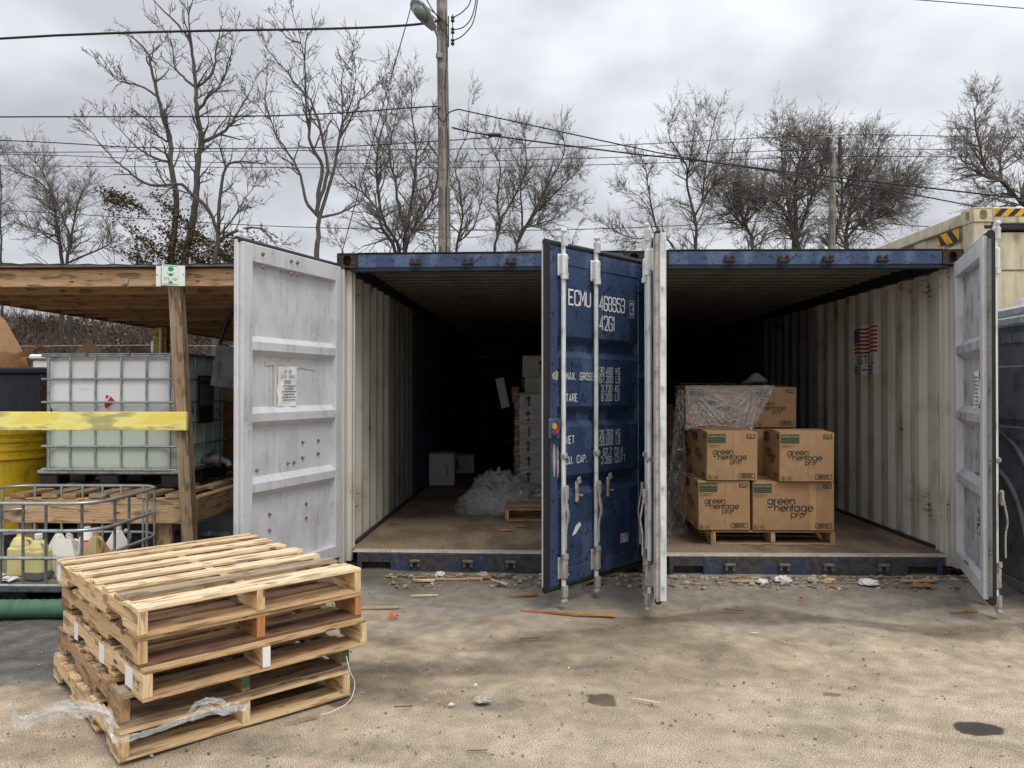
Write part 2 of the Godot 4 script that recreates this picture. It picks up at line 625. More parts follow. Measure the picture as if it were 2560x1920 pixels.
func materials() -> void:
	textures()
	for w in [["pale", c8(241, 226, 201)], ["fresh", c8(229, 208, 175)], ["tan", c8(207, 182, 148)], ["grey", c8(172, 160, 144)], ["orange", c8(190, 138, 96)], ["dark", c8(124, 98, 80)], ["aged", c8(180, 153, 122)], ["treated", c8(208, 184, 154)], ["joist", c8(158, 130, 104)], ["post", c8(164, 150, 132)]]:
		mk("wood_" + w[0], w[1], 0.85, T.wood, 0.0, 0.0, T.wood_h, 0.12)
		M["wood_" + w[0]].uv1_scale = Vector3(1, 4, 1)
	mk("old_post", c8(190, 170, 146), 0.92, T.pole, 0.0, 0.0, T.lump, 0.3)
	M.old_post.uv1_scale = Vector3(0, 0, 0) + Vector3(1, 4, 1)
	mk("post_tri", c8(206, 190, 168), 0.92, T.pole, 2.0, 0.0, T.lump, 0.12)
	mk("pole", c8(212, 208, 203), 0.92, T.pole, 0.7, 0.0, T.lump, 1.0)
	mk("blue", c8(255, 255, 255), 0.55, T.blue, 0.8, 0.0, T.lump, 0.15)
	mk("blue_dark", c8(112, 112, 118), 0.7, T.blue, 0.8, 0.0, T.lump, 0.2)
	mk("rust", c8(255, 255, 255), 0.85, T.rust, 2.0, 0.0, T.lump, 0.3)
	mk("rust_dark", c8(128, 120, 118), 0.85, T.rust, 1.3, 0.0, T.lump, 0.3)
	mk("sill", c8(255, 255, 255), 0.8, T.sill, 0.4, 0.0, T.lump, 0.3)
	mk("white", c8(226, 223, 213), 0.6, T.white, 0.55)
	mk("white_worn", c8(196, 198, 201), 0.5, T.grime, 1.3)
	mk("white_door", c8(208, 210, 214), 0.5, T.streak, 0.7, 0.0, T.lump, 0.05)
	mk("galv", c8(226, 230, 230), 0.45, T.grime, 1.6, 0.1)
	mk("galv_dirty", c8(178, 172, 166), 0.6, T.grime, 2.5, 0.1, T.lump, 0.15)
	mk("zinc", c8(182, 187, 190), 0.35, T.grime, 3.0, 0.55)
	mk("zinc_dull", c8(128, 131, 132), 0.42, T.grime, 3.0, 0.5)
	mk("bolt", c8(140, 120, 108), 0.7, T.grime, 6.0)
	mk("steel_worn", c8(112, 106, 100), 0.7, T.grime, 3.0)
	mk("steel", c8(120, 118, 116), 0.5, T.grime, 2.0, 0.3)
	mk("wall_half_shade", c8(150, 149, 146), 0.65, T.white, 0.55)  # white wall with half the shade of the depth in its colour
	mk("wall_deep_shade", c8(66, 72, 92), 0.7, T.grime, 0.6)  # inner wall colour with the gloom of the far depth painted in
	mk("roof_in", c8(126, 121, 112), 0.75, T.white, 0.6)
	mk("floor", c8(255, 255, 255), 0.8, T.floor, 0.4, 0.0, T.lump, 0.1)
	mk("threshold", c8(196, 188, 172), 0.7, T.grime, 2.2, 0.1, T.lump, 0.3)
	mk("rubber", c8(26, 26, 27), 0.6)
	mk("black", c8(22, 22, 24), 0.7)
	mk("black_plastic", c8(30, 31, 33), 0.45, T.grime, 2.0)
	mk("liner", c8(28, 28, 31), 0.45, null, 1.2, 0.0, T.lump, 1.0)
	mk("print_white", c8(226, 228, 230), 0.7)
	mk("print_green", c8(38, 62, 50), 0.8)
	mk("print_dark", c8(46, 44, 38), 0.8)
	mk("print_pale", c8(176, 150, 108), 0.8)
	mk("print_blue", c8(40, 52, 116), 0.8)
	mk("card", c8(182, 145, 108), 0.9, T.card, 1.5)
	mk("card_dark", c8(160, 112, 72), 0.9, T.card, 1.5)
	mk("card_pale", c8(206, 162, 116), 0.9, T.card, 1.5)
	mk("white_card", c8(226, 225, 222), 0.85, T.card, 1.5)
	mk("paper", c8(226, 227, 228), 0.8)
	mk("tape", c8(196, 193, 186), 0.35)
	mk("tan_paint", c8(220, 208, 178), 0.55, T.grime, 0.5)
	mk("tan_inner", c8(214, 203, 172), 0.6, T.grime, 0.5)
	mk("yellow_board", c8(255, 255, 255), 0.8, T.yellow, 0.0, 0.0, T.wood_h, 0.1)
	mk("yellow_post", c8(232, 214, 120), 0.8, T.yellow, 1.2)
	mk("yellow_plastic", c8(250, 208, 44), 0.45, T.grime, 1.4)
	mk("stripe_yellow", c8(222, 168, 34), 0.6, T.grime, 2.0)
	mk("stripe_black", c8(28, 27, 26), 0.6)
	mk("bottle", c8(248, 249, 251), 0.4)
	M.bottle.backlight_enabled = true
	M.bottle.backlight = Color(0.5, 0.5, 0.5)
	mk("bottle_full", c8(206, 219, 206), 0.4)
	M.bottle_full.backlight_enabled = true
	M.bottle_full.backlight = Color(0.55, 0.6, 0.5)
	mk("bottle_brown", c8(176, 120, 78), 0.45, T.card, 1.2)
	mk("bottle_tan", c8(196, 178, 142), 0.45, T.card, 1.2)
	mk("navy", c8(40, 44, 58), 0.6, T.grime, 1.0)
	mk("navy_rim", c8(38, 58, 112), 0.5, T.blue, 0.6)
	mk("dumpster_wear", c8(88, 90, 96), 0.7, T.grime, 3.0)
	mk("grey_sheet", c8(112, 116, 122), 0.6, T.grime, 1.0)
	mk("green_hose", c8(70, 112, 82), 0.55, T.grime, 3.0)
	mk("red", c8(190, 42, 48), 0.6)
	mk("red_lid", c8(150, 40, 38), 0.5)
	mk("sign_white", c8(228, 232, 230), 0.5)
	mk("sign_green", c8(42, 150, 84), 0.6)
	mk("potty", c8(142, 144, 146), 0.55, T.grime, 1.2)
	mk("potty_white", c8(228, 230, 228), 0.5, T.grime, 2.0)
	mk("potty_grey", c8(134, 136, 138), 0.6)
	mk("bark", c8(84, 79, 73), 0.95)
	mk("bark_dark", c8(68, 63, 60), 0.95)
	mk("twig_pale", c8(122, 116, 110), 0.95)
	mk("twig", c8(98, 92, 87), 0.95)
	mk("brush", c8(104, 89, 76), 0.95)
	mk("brush_pale", c8(200, 184, 158), 0.95)
	mk("hill", c8(112, 98, 84), 0.95, T.floor, 0.2)
	mk("vine_leaf", c8(98, 84, 54), 0.85)
	M.vine_leaf.backlight_enabled = true
	M.vine_leaf.backlight = Color(0.15, 0.15, 0.08)
	mk("wire", c8(36, 37, 40), 0.7)
	mk("lamp_grey", c8(150, 154, 154), 0.5, T.grime, 1.0)
	mk("lamp_glass", c8(120, 126, 122), 0.25)
	mk("porcelain", c8(48, 40, 38), 0.4)
	mk("concrete", c8(150, 147, 138), 0.9, T.grime, 1.5, 0.0, T.lump, 0.4)
	mk("stone", c8(168, 160, 148), 0.95)
	mk("stone_dark", c8(136, 128, 118), 0.95)
	mk("scrap_white", c8(206, 206, 202), 0.6)
	mk("flag_red", c8(166, 36, 46), 0.6)
	mk("flag_blue", c8(42, 50, 108), 0.6)
	mk("flag_white", c8(214, 212, 210), 0.6)
	mk("orange_bit", c8(232, 104, 58), 0.6)
	mk("jug_yellow", c8(216, 204, 142), 0.45)
	mk("jug_white", c8(218, 216, 206), 0.45)
	mk("jug_pink", c8(226, 104, 142), 0.4)
	mk("jug_amber", c8(172, 148, 104), 0.45)
	mk("jug_grime", c8(104, 106, 104), 0.6)
	mk("cap_white", c8(232, 232, 230), 0.5)
	# thin stretch film: lets most light through, shines where it folds
	var film := mk("film", Color(0.93, 0.94, 0.95, 0.20), 0.12)
	var thin := mk("film_thin", Color(0.9, 0.92, 0.94, 0.05), 0.10)
	thin.transparency = BaseMaterial3D.TRANSPARENCY_ALPHA
	thin.metallic_specular = 0.8
	var fold := mk("fold_glint", Color(0.96, 0.97, 0.98, 0.17), 0.2)  # pale streaks that imitate highlights along the creases
	fold.transparency = BaseMaterial3D.TRANSPARENCY_ALPHA
	fold.metallic_specular = 0.9
	film.transparency = BaseMaterial3D.TRANSPARENCY_ALPHA
	film.metallic_specular = 0.9
	var heap := mk("film_heap", Color(0.95, 0.96, 0.97, 0.17), 0.10)
	heap.transparency = BaseMaterial3D.TRANSPARENCY_ALPHA
	heap.metallic_specular = 0.95
	var cloudy := mk("film_cloudy", Color(0.93, 0.94, 0.95, 0.26), 0.12)
	cloudy.transparency = BaseMaterial3D.TRANSPARENCY_ALPHA
	cloudy.metallic_specular = 0.9

# the sky: a layer of stratocumulus, lighter and darker in patches, brighter towards the zenith as under any overcast
func overcast() -> PanoramaSkyMaterial:
	var w := 1024
	var h := 512
	var big := noise(FastNoiseLite.TYPE_SIMPLEX_SMOOTH, 0.55, 4, 7)
	var mid := noise(FastNoiseLite.TYPE_SIMPLEX_SMOOTH, 1.7, 5, 19)
	var im := Image.create_empty(w, h, false, Image.FORMAT_RGBF)
	for y in h:
		var el := (0.5 - (y + 0.5) / h) * PI
		for x in w:
			var az := ((x + 0.5) / w - 0.5) * TAU
			if el <= 0.0:
				im.set_pixel(x, y, Color(0.30, 0.29, 0.28))
				continue
			var d := Vector3(sin(az) * cos(el), sin(el), -cos(az) * cos(el))
			var k := 1.0 / (d.y + 0.16)
			var p := Vector3(d.x * k, d.z * k, 3.0)
			var q := p * 0.9 + Vector3(0.4 * mid.get_noise_2d(p.x * 0.6, p.y * 0.6), 0, 0)
			var a := big.get_noise_3dv(q)
			var b := mid.get_noise_3dv(p)
			var s := 0.52 + 0.58 * a + 0.80 * b
			s = clampf(s, 0.0, 1.0)
			s = s * s * (3.0 - 2.0 * s)
			var c := Color(0.345, 0.355, 0.387).lerp(Color(0.545, 0.567, 0.603), s)
			c = c.lerp(Color(0.515, 0.54, 0.575), 0.45 * pow(1.0 - d.y, 7.0))
			var up := 0.92 + 1.0 * smoothstep(0.15, 1.0, d.y)
			im.set_pixel(x, y, Color(c.r * up, c.g * up, c.b * up))
	im.resize(2048, 1024, Image.INTERPOLATE_CUBIC)
	var m := PanoramaSkyMaterial.new()
	m.panorama = ImageTexture.create_from_image(im)
	return m

func _ready() -> void:
	var cam := Camera3D.new()
	cam.name = "camera"
	cam.fov = 53.13
	cam.position = Vector3(0, EYE, 0)
	cam.rotation_degrees.x = 0.36
	cam.near = 0.05
	cam.far = 600.0
	add_child(cam)
	cam.current = true
	var env := Environment.new()
	env.background_mode = Environment.BG_SKY
	env.sky = Sky.new()
	env.sky.sky_material = overcast()
	env.tonemap_mode = Environment.TONE_MAPPER_LINEAR
	env.tonemap_exposure = EXPOSURE
	env.sdfgi_enabled = true
	env.ssao_enabled = true
	env.ssil_enabled = true
	var we := WorldEnvironment.new()
	we.name = "sky"
	we.environment = env
	add_child(we)
	var sun := DirectionalLight3D.new()
	sun.name = "sun"
	sun.light_energy = 0.35
	sun.light_angular_distance = 24.0
	sun.light_color = Color(1.0, 0.97, 0.92)
	sun.shadow_enabled = true
	sun.rotation_degrees = Vector3(-58, 28, 0)
	add_child(sun)
	materials()
	ground()
	containers()
	shed()
	backdrop()
	trees()
	poles()
	pallets()
	cargo()
	totes()
	yard_things()
	litter()

const EXPOSURE := 1.56

# ------------------------------------------------------------------ ground
# the yard rises a little against the container sills
func rise(x: float, z: float) -> float:
	return 0.040 * smoothstep(-5.25, -5.85, z) * smoothstep(-1.9, -1.3, x) * smoothstep(5.5, 4.5, x)

func ground() -> void:
	# colour of the yard: dusty hardpack over old asphalt; region x -7..7, z -11..3
	var w := 1400
	var span := 14.0
	var a1 := nz(w, w, 0.004, 5, 101)
	var a2 := nz(w, w, 0.016, 5, 102)
	var a3 := nz(w, w, 0.07, 3, 103)
	var a4 := nz(w, w, 0.012, 4, 104, 350, w)
	var a5 := nz(w, w, 0.034, 4, 105, 700, w)
	var d := PackedByteArray()
	d.resize(w * w * 3)
	var k := 0
	for y in w:
		var z := -11.0 + span * (y + 0.5) / w
		for x in w:
			var i := y * w + x
			var px := -7.0 + span * (x + 0.5) / w
			var l := a1[i] / 255.0
			var m := a2[i] / 255.0
			var f := a3[i] / 255.0
			var e := a4[i] / 255.0
			var zz := z + 0.9 * (l - 0.5) + 0.35 * (m - 0.5)
			var xx := px + 0.8 * (m - 0.5)
			# dry dust in front, grey worn asphalt along the containers
			var c := Color(0.775, 0.715, 0.63).lerp(Color(0.735, 0.68, 0.60), smoothstep(0.35, 0.7, m))
			var asph := smoothstep(-4.65, -5.35, zz)
			c = c.lerp(Color(0.635, 0.61, 0.575).lerp(Color(0.545, 0.525, 0.50), m), asph * 0.85)
			# damp trodden earth in the middle
			var cx := (xx - 0.0) / 1.9
			var cz := (zz + 4.25) / 0.72
			var damp := 1.0 - smoothstep(0.35, 1.25, sqrt(cx * cx + cz * cz))
			damp = maxf(damp, 0.8 * (1.0 - smoothstep(0.3, 1.2, sqrt(pow((xx + 0.55) / 0.8, 2.0) + pow((zz + 3.95) / 0.33, 2.0)))))
			damp *= smoothstep(0.18, 0.6, 0.45 * m + 0.55 * e)
			c = c.lerp(Color(0.49, 0.435, 0.37), damp * 0.8)
			# patchy tracks
			c = c.lerp(Color(0.61, 0.555, 0.48), 0.18 * smoothstep(0.58, 0.8, l * 0.5 + e * 0.5) * smoothstep(-2.6, -3.6, zz))
			c = c.lerp(Color(0.86, 0.80, 0.71), 0.10 * smoothstep(0.56, 0.8, e) * smoothstep(-4.6, -3.9, zz))
			# a wet run along the right, from the sill to the edge
			var line := -4.98 + 0.10 * sin(px * 3.1) + 0.10 * (m - 0.5) + 0.16 * smoothstep(1.6, 3.6, px) * 2.0
			var run := (1.0 - smoothstep(0.05, 0.17 + 0.05 * sin(px * 5.0), absf(z - line))) * smoothstep(0.45, 0.9, px)
			c = c.lerp(Color(0.40, 0.34, 0.28), 0.55 * run * smoothstep(0.15, 0.45, m + 0.25 * e))
			# dark asphalt on the left, behind the pallets, and under the shed
			var left := smoothstep(-1.25, -2.3, px + 0.3 * (m - 0.5)) * smoothstep(-3.7, -4.1, z + 0.3 * (l - 0.5))
			c = c.lerp(Color(0.37, 0.365, 0.36).lerp(Color(0.47, 0.46, 0.445), f), left)
			var wet := smoothstep(0.3, -1.3, px) * smoothstep(-5.25, -5.7, zz)
			c = c.lerp(Color(0.34, 0.33, 0.32), 0.7 * wet)
			# faint tyre tracks that swing across the yard
			for q: Vector3 in [Vector3(-3.05, 0.16, 0.5), Vector3(-3.62, 0.16, 0.5), Vector3(-4.15, -0.09, 2.0), Vector3(-4.62, -0.09, 2.0)]:
				var tz := absf(z - (q.x + q.y * px + 0.05 * px * px * signf(q.y) + 0.05 * sin(px * 1.7 + q.z)))
				if tz < 0.12:
					var tread := 0.5 + 0.5 * sin((px + tz * 0.8) * 80.0)
					c = c.lerp(c * 0.80, (1.0 - smoothstep(0.06, 0.12, tz)) * smoothstep(0.30, 0.62, e * 0.5 + m * 0.5) * (0.45 + 0.3 * tread))
			# oil and water spots
			for s: Array in [[2.03, -3.34, 0.105, 0.078, Color(0.265, 0.255, 0.245)], [0.445, -3.64, 0.085, 0.085, Color(0.42, 0.37, 0.315)], [1.55, -3.72, 0.06, 0.035, Color(0.53, 0.48, 0.41)], [-0.80, -3.66, 0.10, 0.08, Color(0.46, 0.40, 0.34)]]:
				var dx: float = px - s[0]
				if absf(dx) < 0.5:
					var dz: float = z - s[1]
					if absf(dz) < 0.4:
						var r := sqrt(dx * dx / (s[2] * s[2]) + dz * dz / (s[3] * s[3])) + 1.2 * (m - 0.5) + 0.9 * (a5[i] / 255.0 - 0.5) + 0.7 * (f - 0.5)
						c = c.lerp(s[4], 0.95 * (1.0 - smoothstep(0.86, 1.0, r)))
			# grit
			var gr := 1.07 + 0.28 * (f - 0.5) + 0.18 * (a5[i] / 255.0 - 0.5)
			d[k] = int(clampf(c.r * gr, 0, 1) * 255.0)
			d[k + 1] = int(clampf(c.g * gr, 0, 1) * 255.0)
			d[k + 2] = int(clampf(c.b * gr, 0, 1) * 255.0)
			k += 3
	var tex := ImageTexture.create_from_image(Image.create_from_data(w, w, false, Image.FORMAT_RGB8, d))
	# grit that repeats: grains light and dark
	var n1 := nz(1024, 1024, 0.22, 4, 111)
	var n2 := nz(1024, 1024, 0.05, 2, 112, 0, 0, 1)
	var n3 := nz(1024, 1024, 0.35, 1, 113)
	var grit := paint(1024, 1024, func(_x: int, _y: int, i: int) -> Color:
		var a := n1[i] / 255.0
		var q := n3[i] / 255.0
		var kk := 0.82 + 0.44 * (a - 0.5) + 0.36 * (q - 0.5)
		kk += 0.16 * smoothstep(0.60, 0.70, a * 0.6 + q * 0.4) - 0.30 * smoothstep(0.41, 0.33, a * 0.6 + q * 0.4)
		return Color(kk, kk * 0.985, kk * 0.96))
	var hb := PackedByteArray()
	hb.resize(1024 * 1024)
	for i in 1024 * 1024:
		hb[i] = int(clampf(0.62 * n1[i] + 0.33 * n3[i] + 0.05 * n2[i], 0, 255))
	var m := mk("yard", c8(255, 255, 255), 0.95, tex)
	m.texture_repeat = true
	m.heightmap_enabled = true
	m.heightmap_texture = grey_tex(1024, 1024, hb)
	m.heightmap_scale = 0.9
	m.detail_enabled = true
	m.detail_albedo = grit
	m.detail_blend_mode = BaseMaterial3D.BLEND_MODE_MUL
	m.detail_uv_layer = BaseMaterial3D.DETAIL_UV_2
	m.uv2_scale = Vector3(1, 1, 1)
	# the sheet itself: fine near the eye, coarse to the horizon, with slight swells
	var xs := PackedFloat32Array()
	var zs := PackedFloat32Array()
	for q in [-300.0, -120.0, -60.0, -30.0, -18.0, -12.0, -9.0]:
		xs.append(q)
	for i in 141:
		xs.append(-7.0 + 0.1 * i)
	for q in [9.0, 12.0, 18.0, 30.0, 60.0, 120.0, 300.0]:
		xs.append(q)
	for q in [-300.0, -150.0, -90.0, -60.0, -40.0, -28.0, -20.0, -15.0]:
		zs.append(q)
	for i in 141:
		zs.append(-11.0 + 0.1 * i)
	for q in [6.0, 12.0, 30.0, 80.0]:
		zs.append(q)
	var swell := noise(FastNoiseLite.TYPE_SIMPLEX_SMOOTH, 0.9, 3, 121)
	var v := PackedVector3Array()
	var n := PackedVector3Array()
	var t1 := PackedVector2Array()
	var t2 := PackedVector2Array()
	var ix := PackedInt32Array()
	var nx := xs.size()
	for j in zs.size():
		for i in nx:
			var p := Vector3(xs[i], 0, zs[j])
			if absf(p.x) < 6.9 and p.z > -10.9 and p.z < 2.9:
				p.y = 0.022 * swell.get_noise_2d(p.x, p.z) - 0.012 + rise(p.x, p.z)
			else:
				p.y = -0.012 + rise(p.x, p.z)
			v.append(p)
			n.append(Vector3.UP)
			t1.append(Vector2(clampf((p.x + 7.0) / span, 0.002, 0.998), clampf((p.z + 11.0) / span, 0.002, 0.998)))
			t2.append(Vector2(p.x / 1.7, p.z / 1.7))
	for j in zs.size() - 1:
		for i in nx - 1:
			var a := j * nx + i
			ix.append_array(PackedInt32Array([a, a + 1, a + nx + 1, a, a + nx + 1, a + nx]))
	var arr := []
	arr.resize(Mesh.ARRAY_MAX)
	arr[Mesh.ARRAY_VERTEX] = v
	arr[Mesh.ARRAY_NORMAL] = n
	arr[Mesh.ARRAY_TEX_UV] = t1
	arr[Mesh.ARRAY_TEX_UV2] = t2
	arr[Mesh.ARRAY_INDEX] = ix
	var am := ArrayMesh.new()
	am.add_surface_from_arrays(Mesh.PRIMITIVE_TRIANGLES, arr)
	tag(struct("ground", am, m), "dusty yard of worn asphalt with damp patches and oil spots", "ground")

# ------------------------------------------------------------------ containers
# stroke lettering: each glyph is polylines on a 4 x 8 grid; ~ rounds the corners, o closes and rounds
const GLYPH := {
	"A": "00 28 40|12 32", "B": "00 08 38 47 45 34 04|34 43 41 30 00", "C": "~46 48 08 00 40 42", "D": "~00 08 48 40 00", "E": "48 08 00 40|04 34", "F": "48 08 00|04 34",
	"G": "~46 48 08 00 40 44 24", "H": "00 08|40 48|04 44", "I": "20 28", "K": "00 08|48 03|15 40", "L": "08 00 40", "M": "00 08 23 48 40", "N": "00 08 40 48", "O": "o00 08 48 40",
	"P": "~00 08 48 44 04", "R": "~00 08 48 44 04|24 40", "S": "~46 48 08 04 44 40 00 02", "T": "08 48|28 20", "U": "~08 00 40 48", "V": "08 20 48", "W": "08 10 26 30 48",
	"X": "00 48|08 40", "Y": "08 24 48|24 20", "0": "o00 08 48 40", "1": "06 28 20", "2": "~06 08 48 44 00 40", "3": "~06 08 48 44 14|~14 44 40 00 02", "4": "30 38 02 42",
	"5": "~48 08 05 45 40 00 02", "6": "~46 48 08 00 40 44 04", "7": "08 48 10", "8": "o04 08 48 44|o00 04 44 40", "9": "~02 00 40 48 08 04 44", ".": "20 21", "-": "04 44",
}

func rounded(p: PackedVector2Array, r: float, closed: bool) -> PackedVector2Array:
	var out := PackedVector2Array()
	var c := p.size()
	for i in c:
		if not closed and (i == 0 or i == c - 1):
			out.append(p[i])
			continue
		var a := p[(i + c - 1) % c]
		var b := p[(i + 1) % c]
		var da := (a - p[i])
		var db := (b - p[i])
		var q := minf(r, minf(da.length(), db.length()) * 0.5)
		for k in 5:
			var t := k / 4.0
			var s := p[i] + da.normalized() * q
			var e := p[i] + db.normalized() * q
			out.append(s.lerp(p[i], t).lerp(p[i].lerp(e, t), t))
	if closed:
		out.append(out[0])
		out.append(out[1])
	return out

# a flat ribbon along a 2D path; place turns (x, y) into a point in space, face tells which way it looks
func ribbon(b: MB, p: PackedVector2Array, w: float, place: Callable, face: Vector3) -> void:
	var c := p.size()
	var l := PackedVector2Array()
	var r := PackedVector2Array()
	for i in c:
		var d0 := (p[i] - p[maxi(i - 1, 0)]).normalized() if i > 0 else (p[1] - p[0]).normalized()
		var d1 := (p[mini(i + 1, c - 1)] - p[i]).normalized() if i < c - 1 else d0
		var m := (d0 + d1).normalized()
		if m == Vector2.ZERO:
			m = d0
		var nn := Vector2(-m.y, m.x)
		var k := 1.0 / maxf(0.45, nn.dot(Vector2(-d0.y, d0.x)))
		l.append(p[i] + nn * w * 0.5 * k)
		r.append(p[i] - nn * w * 0.5 * k)
	for i in c - 1:
		b.quad_out(place.call(r[i]), place.call(r[i + 1]), place.call(l[i + 1]), place.call(l[i]), face)

func lettering(b: MB, text: String, at: Vector2, h: float, cw: float, gap: float, w: float, place: Callable, face: Vector3) -> void:
	var x := at.x
	for ch in text:
		if ch == " ":
			x += cw + gap
			continue
		var g: String = GLYPH.get(ch, "")
		var adv := cw
		if ch == "." :
			adv = cw * 0.4
		elif ch == "1" or ch == "I":
			adv = cw * 0.6
		for part in g.split("|"):
			var mode := part[0] if part[0] in "~o" else ""
			var pts := PackedVector2Array()
			for tok in part.lstrip("~o").split(" "):
				var gx := int(tok[0]) / 4.0
				if adv < cw:
					gx = gx - 0.3
				pts.append(Vector2(x + gx * cw, at.y + int(tok[1]) / 8.0 * h))
			if ch == ".":
				pts = PackedVector2Array([Vector2(x + cw * 0.15, at.y), Vector2(x + cw * 0.15, at.y + w * 1.2)])
			if mode:
				pts = rounded(pts, cw * 0.42, mode == "o")
			ribbon(b, pts, w, place, face)
		x += adv + gap

func wall_off(s: float) -> float:
	# how far the corrugated side wall stands out at a distance s along it
	var q := fposmod(s, 0.278)
	if q < 0.072:
		return 0.0
	if q < 0.140:
		return 0.036 * (q - 0.072) / 0.068
	if q < 0.210:
		return 0.036
	return 0.036 * (1.0 - (q - 0.210) / 0.068)

func wall_line(from: float, to: float) -> Array:
	var out := [from]
	var k := floorf(from / 0.278)
	while true:
		for e in [0.0, 0.072, 0.140, 0.210]:
			var s: float = k * 0.278 + e
			if s > from + 0.004 and s < to - 0.004:
				out.append(s)
		k += 1.0
		if k * 0.278 > to:
			break
	out.append(to)
	return out

func casting(parent: Node3D, x: float, y: float, z: float, sx: float, m: Material) -> void:
	# corner fitting: front, outer side and top each with an oval hole; x,y,z is its outer front lower corner, sx the way it extends
	var b := MB.new()
	var W := 0.162
	var H := 0.118
	var D := 0.178
	var c := Vector3(x + sx * W * 0.5, y + H * 0.5, z - D * 0.5)
	b.holed(c + Vector3(0, 0, D * 0.5), Vector3.RIGHT, Vector3.UP, W, H, 0.064, 0.082, 0.05)
	b.holed(c - Vector3(sx * W * 0.5, 0, 0), Vector3(0, 0, sx), Vector3.UP, D, H, 0.064, 0.08, 0.04)
	b.holed(c + Vector3(0, H * 0.5, 0), Vector3(0, 0, -1), Vector3(-1, 0, 0), D, W, 0.10, 0.06, 0.04)
	b.quad_out(c + Vector3(-W, -H, -D) * 0.5, c + Vector3(W, -H, -D) * 0.5, c + Vector3(W, -H, D) * 0.5, c + Vector3(-W, -H, D) * 0.5, Vector3.DOWN)
	b.quad_out(c + Vector3(-W, -H, -D) * 0.5, c + Vector3(W, -H, -D) * 0.5, c + Vector3(W, H, -D) * 0.5, c + Vector3(-W, H, -D) * 0.5, Vector3.FORWARD)
	var q := c + Vector3(sx * W * 0.5, 0, 0)
	b.quad_out(q + Vector3(0, -H, -D) * 0.5, q + Vector3(0, -H, D) * 0.5, q + Vector3(0, H, D) * 0.5, q + Vector3(0, H, -D) * 0.5, Vector3(sx, 0, 0))
	# a weld lip round the front edge
	for e in [[0, 1], [0, -1], [1, 1], [1, -1]]:
		if e[0] == 0:
			b.box(c + Vector3(0, e[1] * (H * 0.5 - 0.004), D * 0.5 + 0.003), Vector3(W - 0.004, 0.008, 0.006), 0.002)
		else:
			b.box(c + Vector3(e[1] * (W * 0.5 - 0.004), 0, D * 0.5 + 0.003), Vector3(0.008, H - 0.02, 0.006), 0.002)
	obj("corner_casting", b, m, parent)

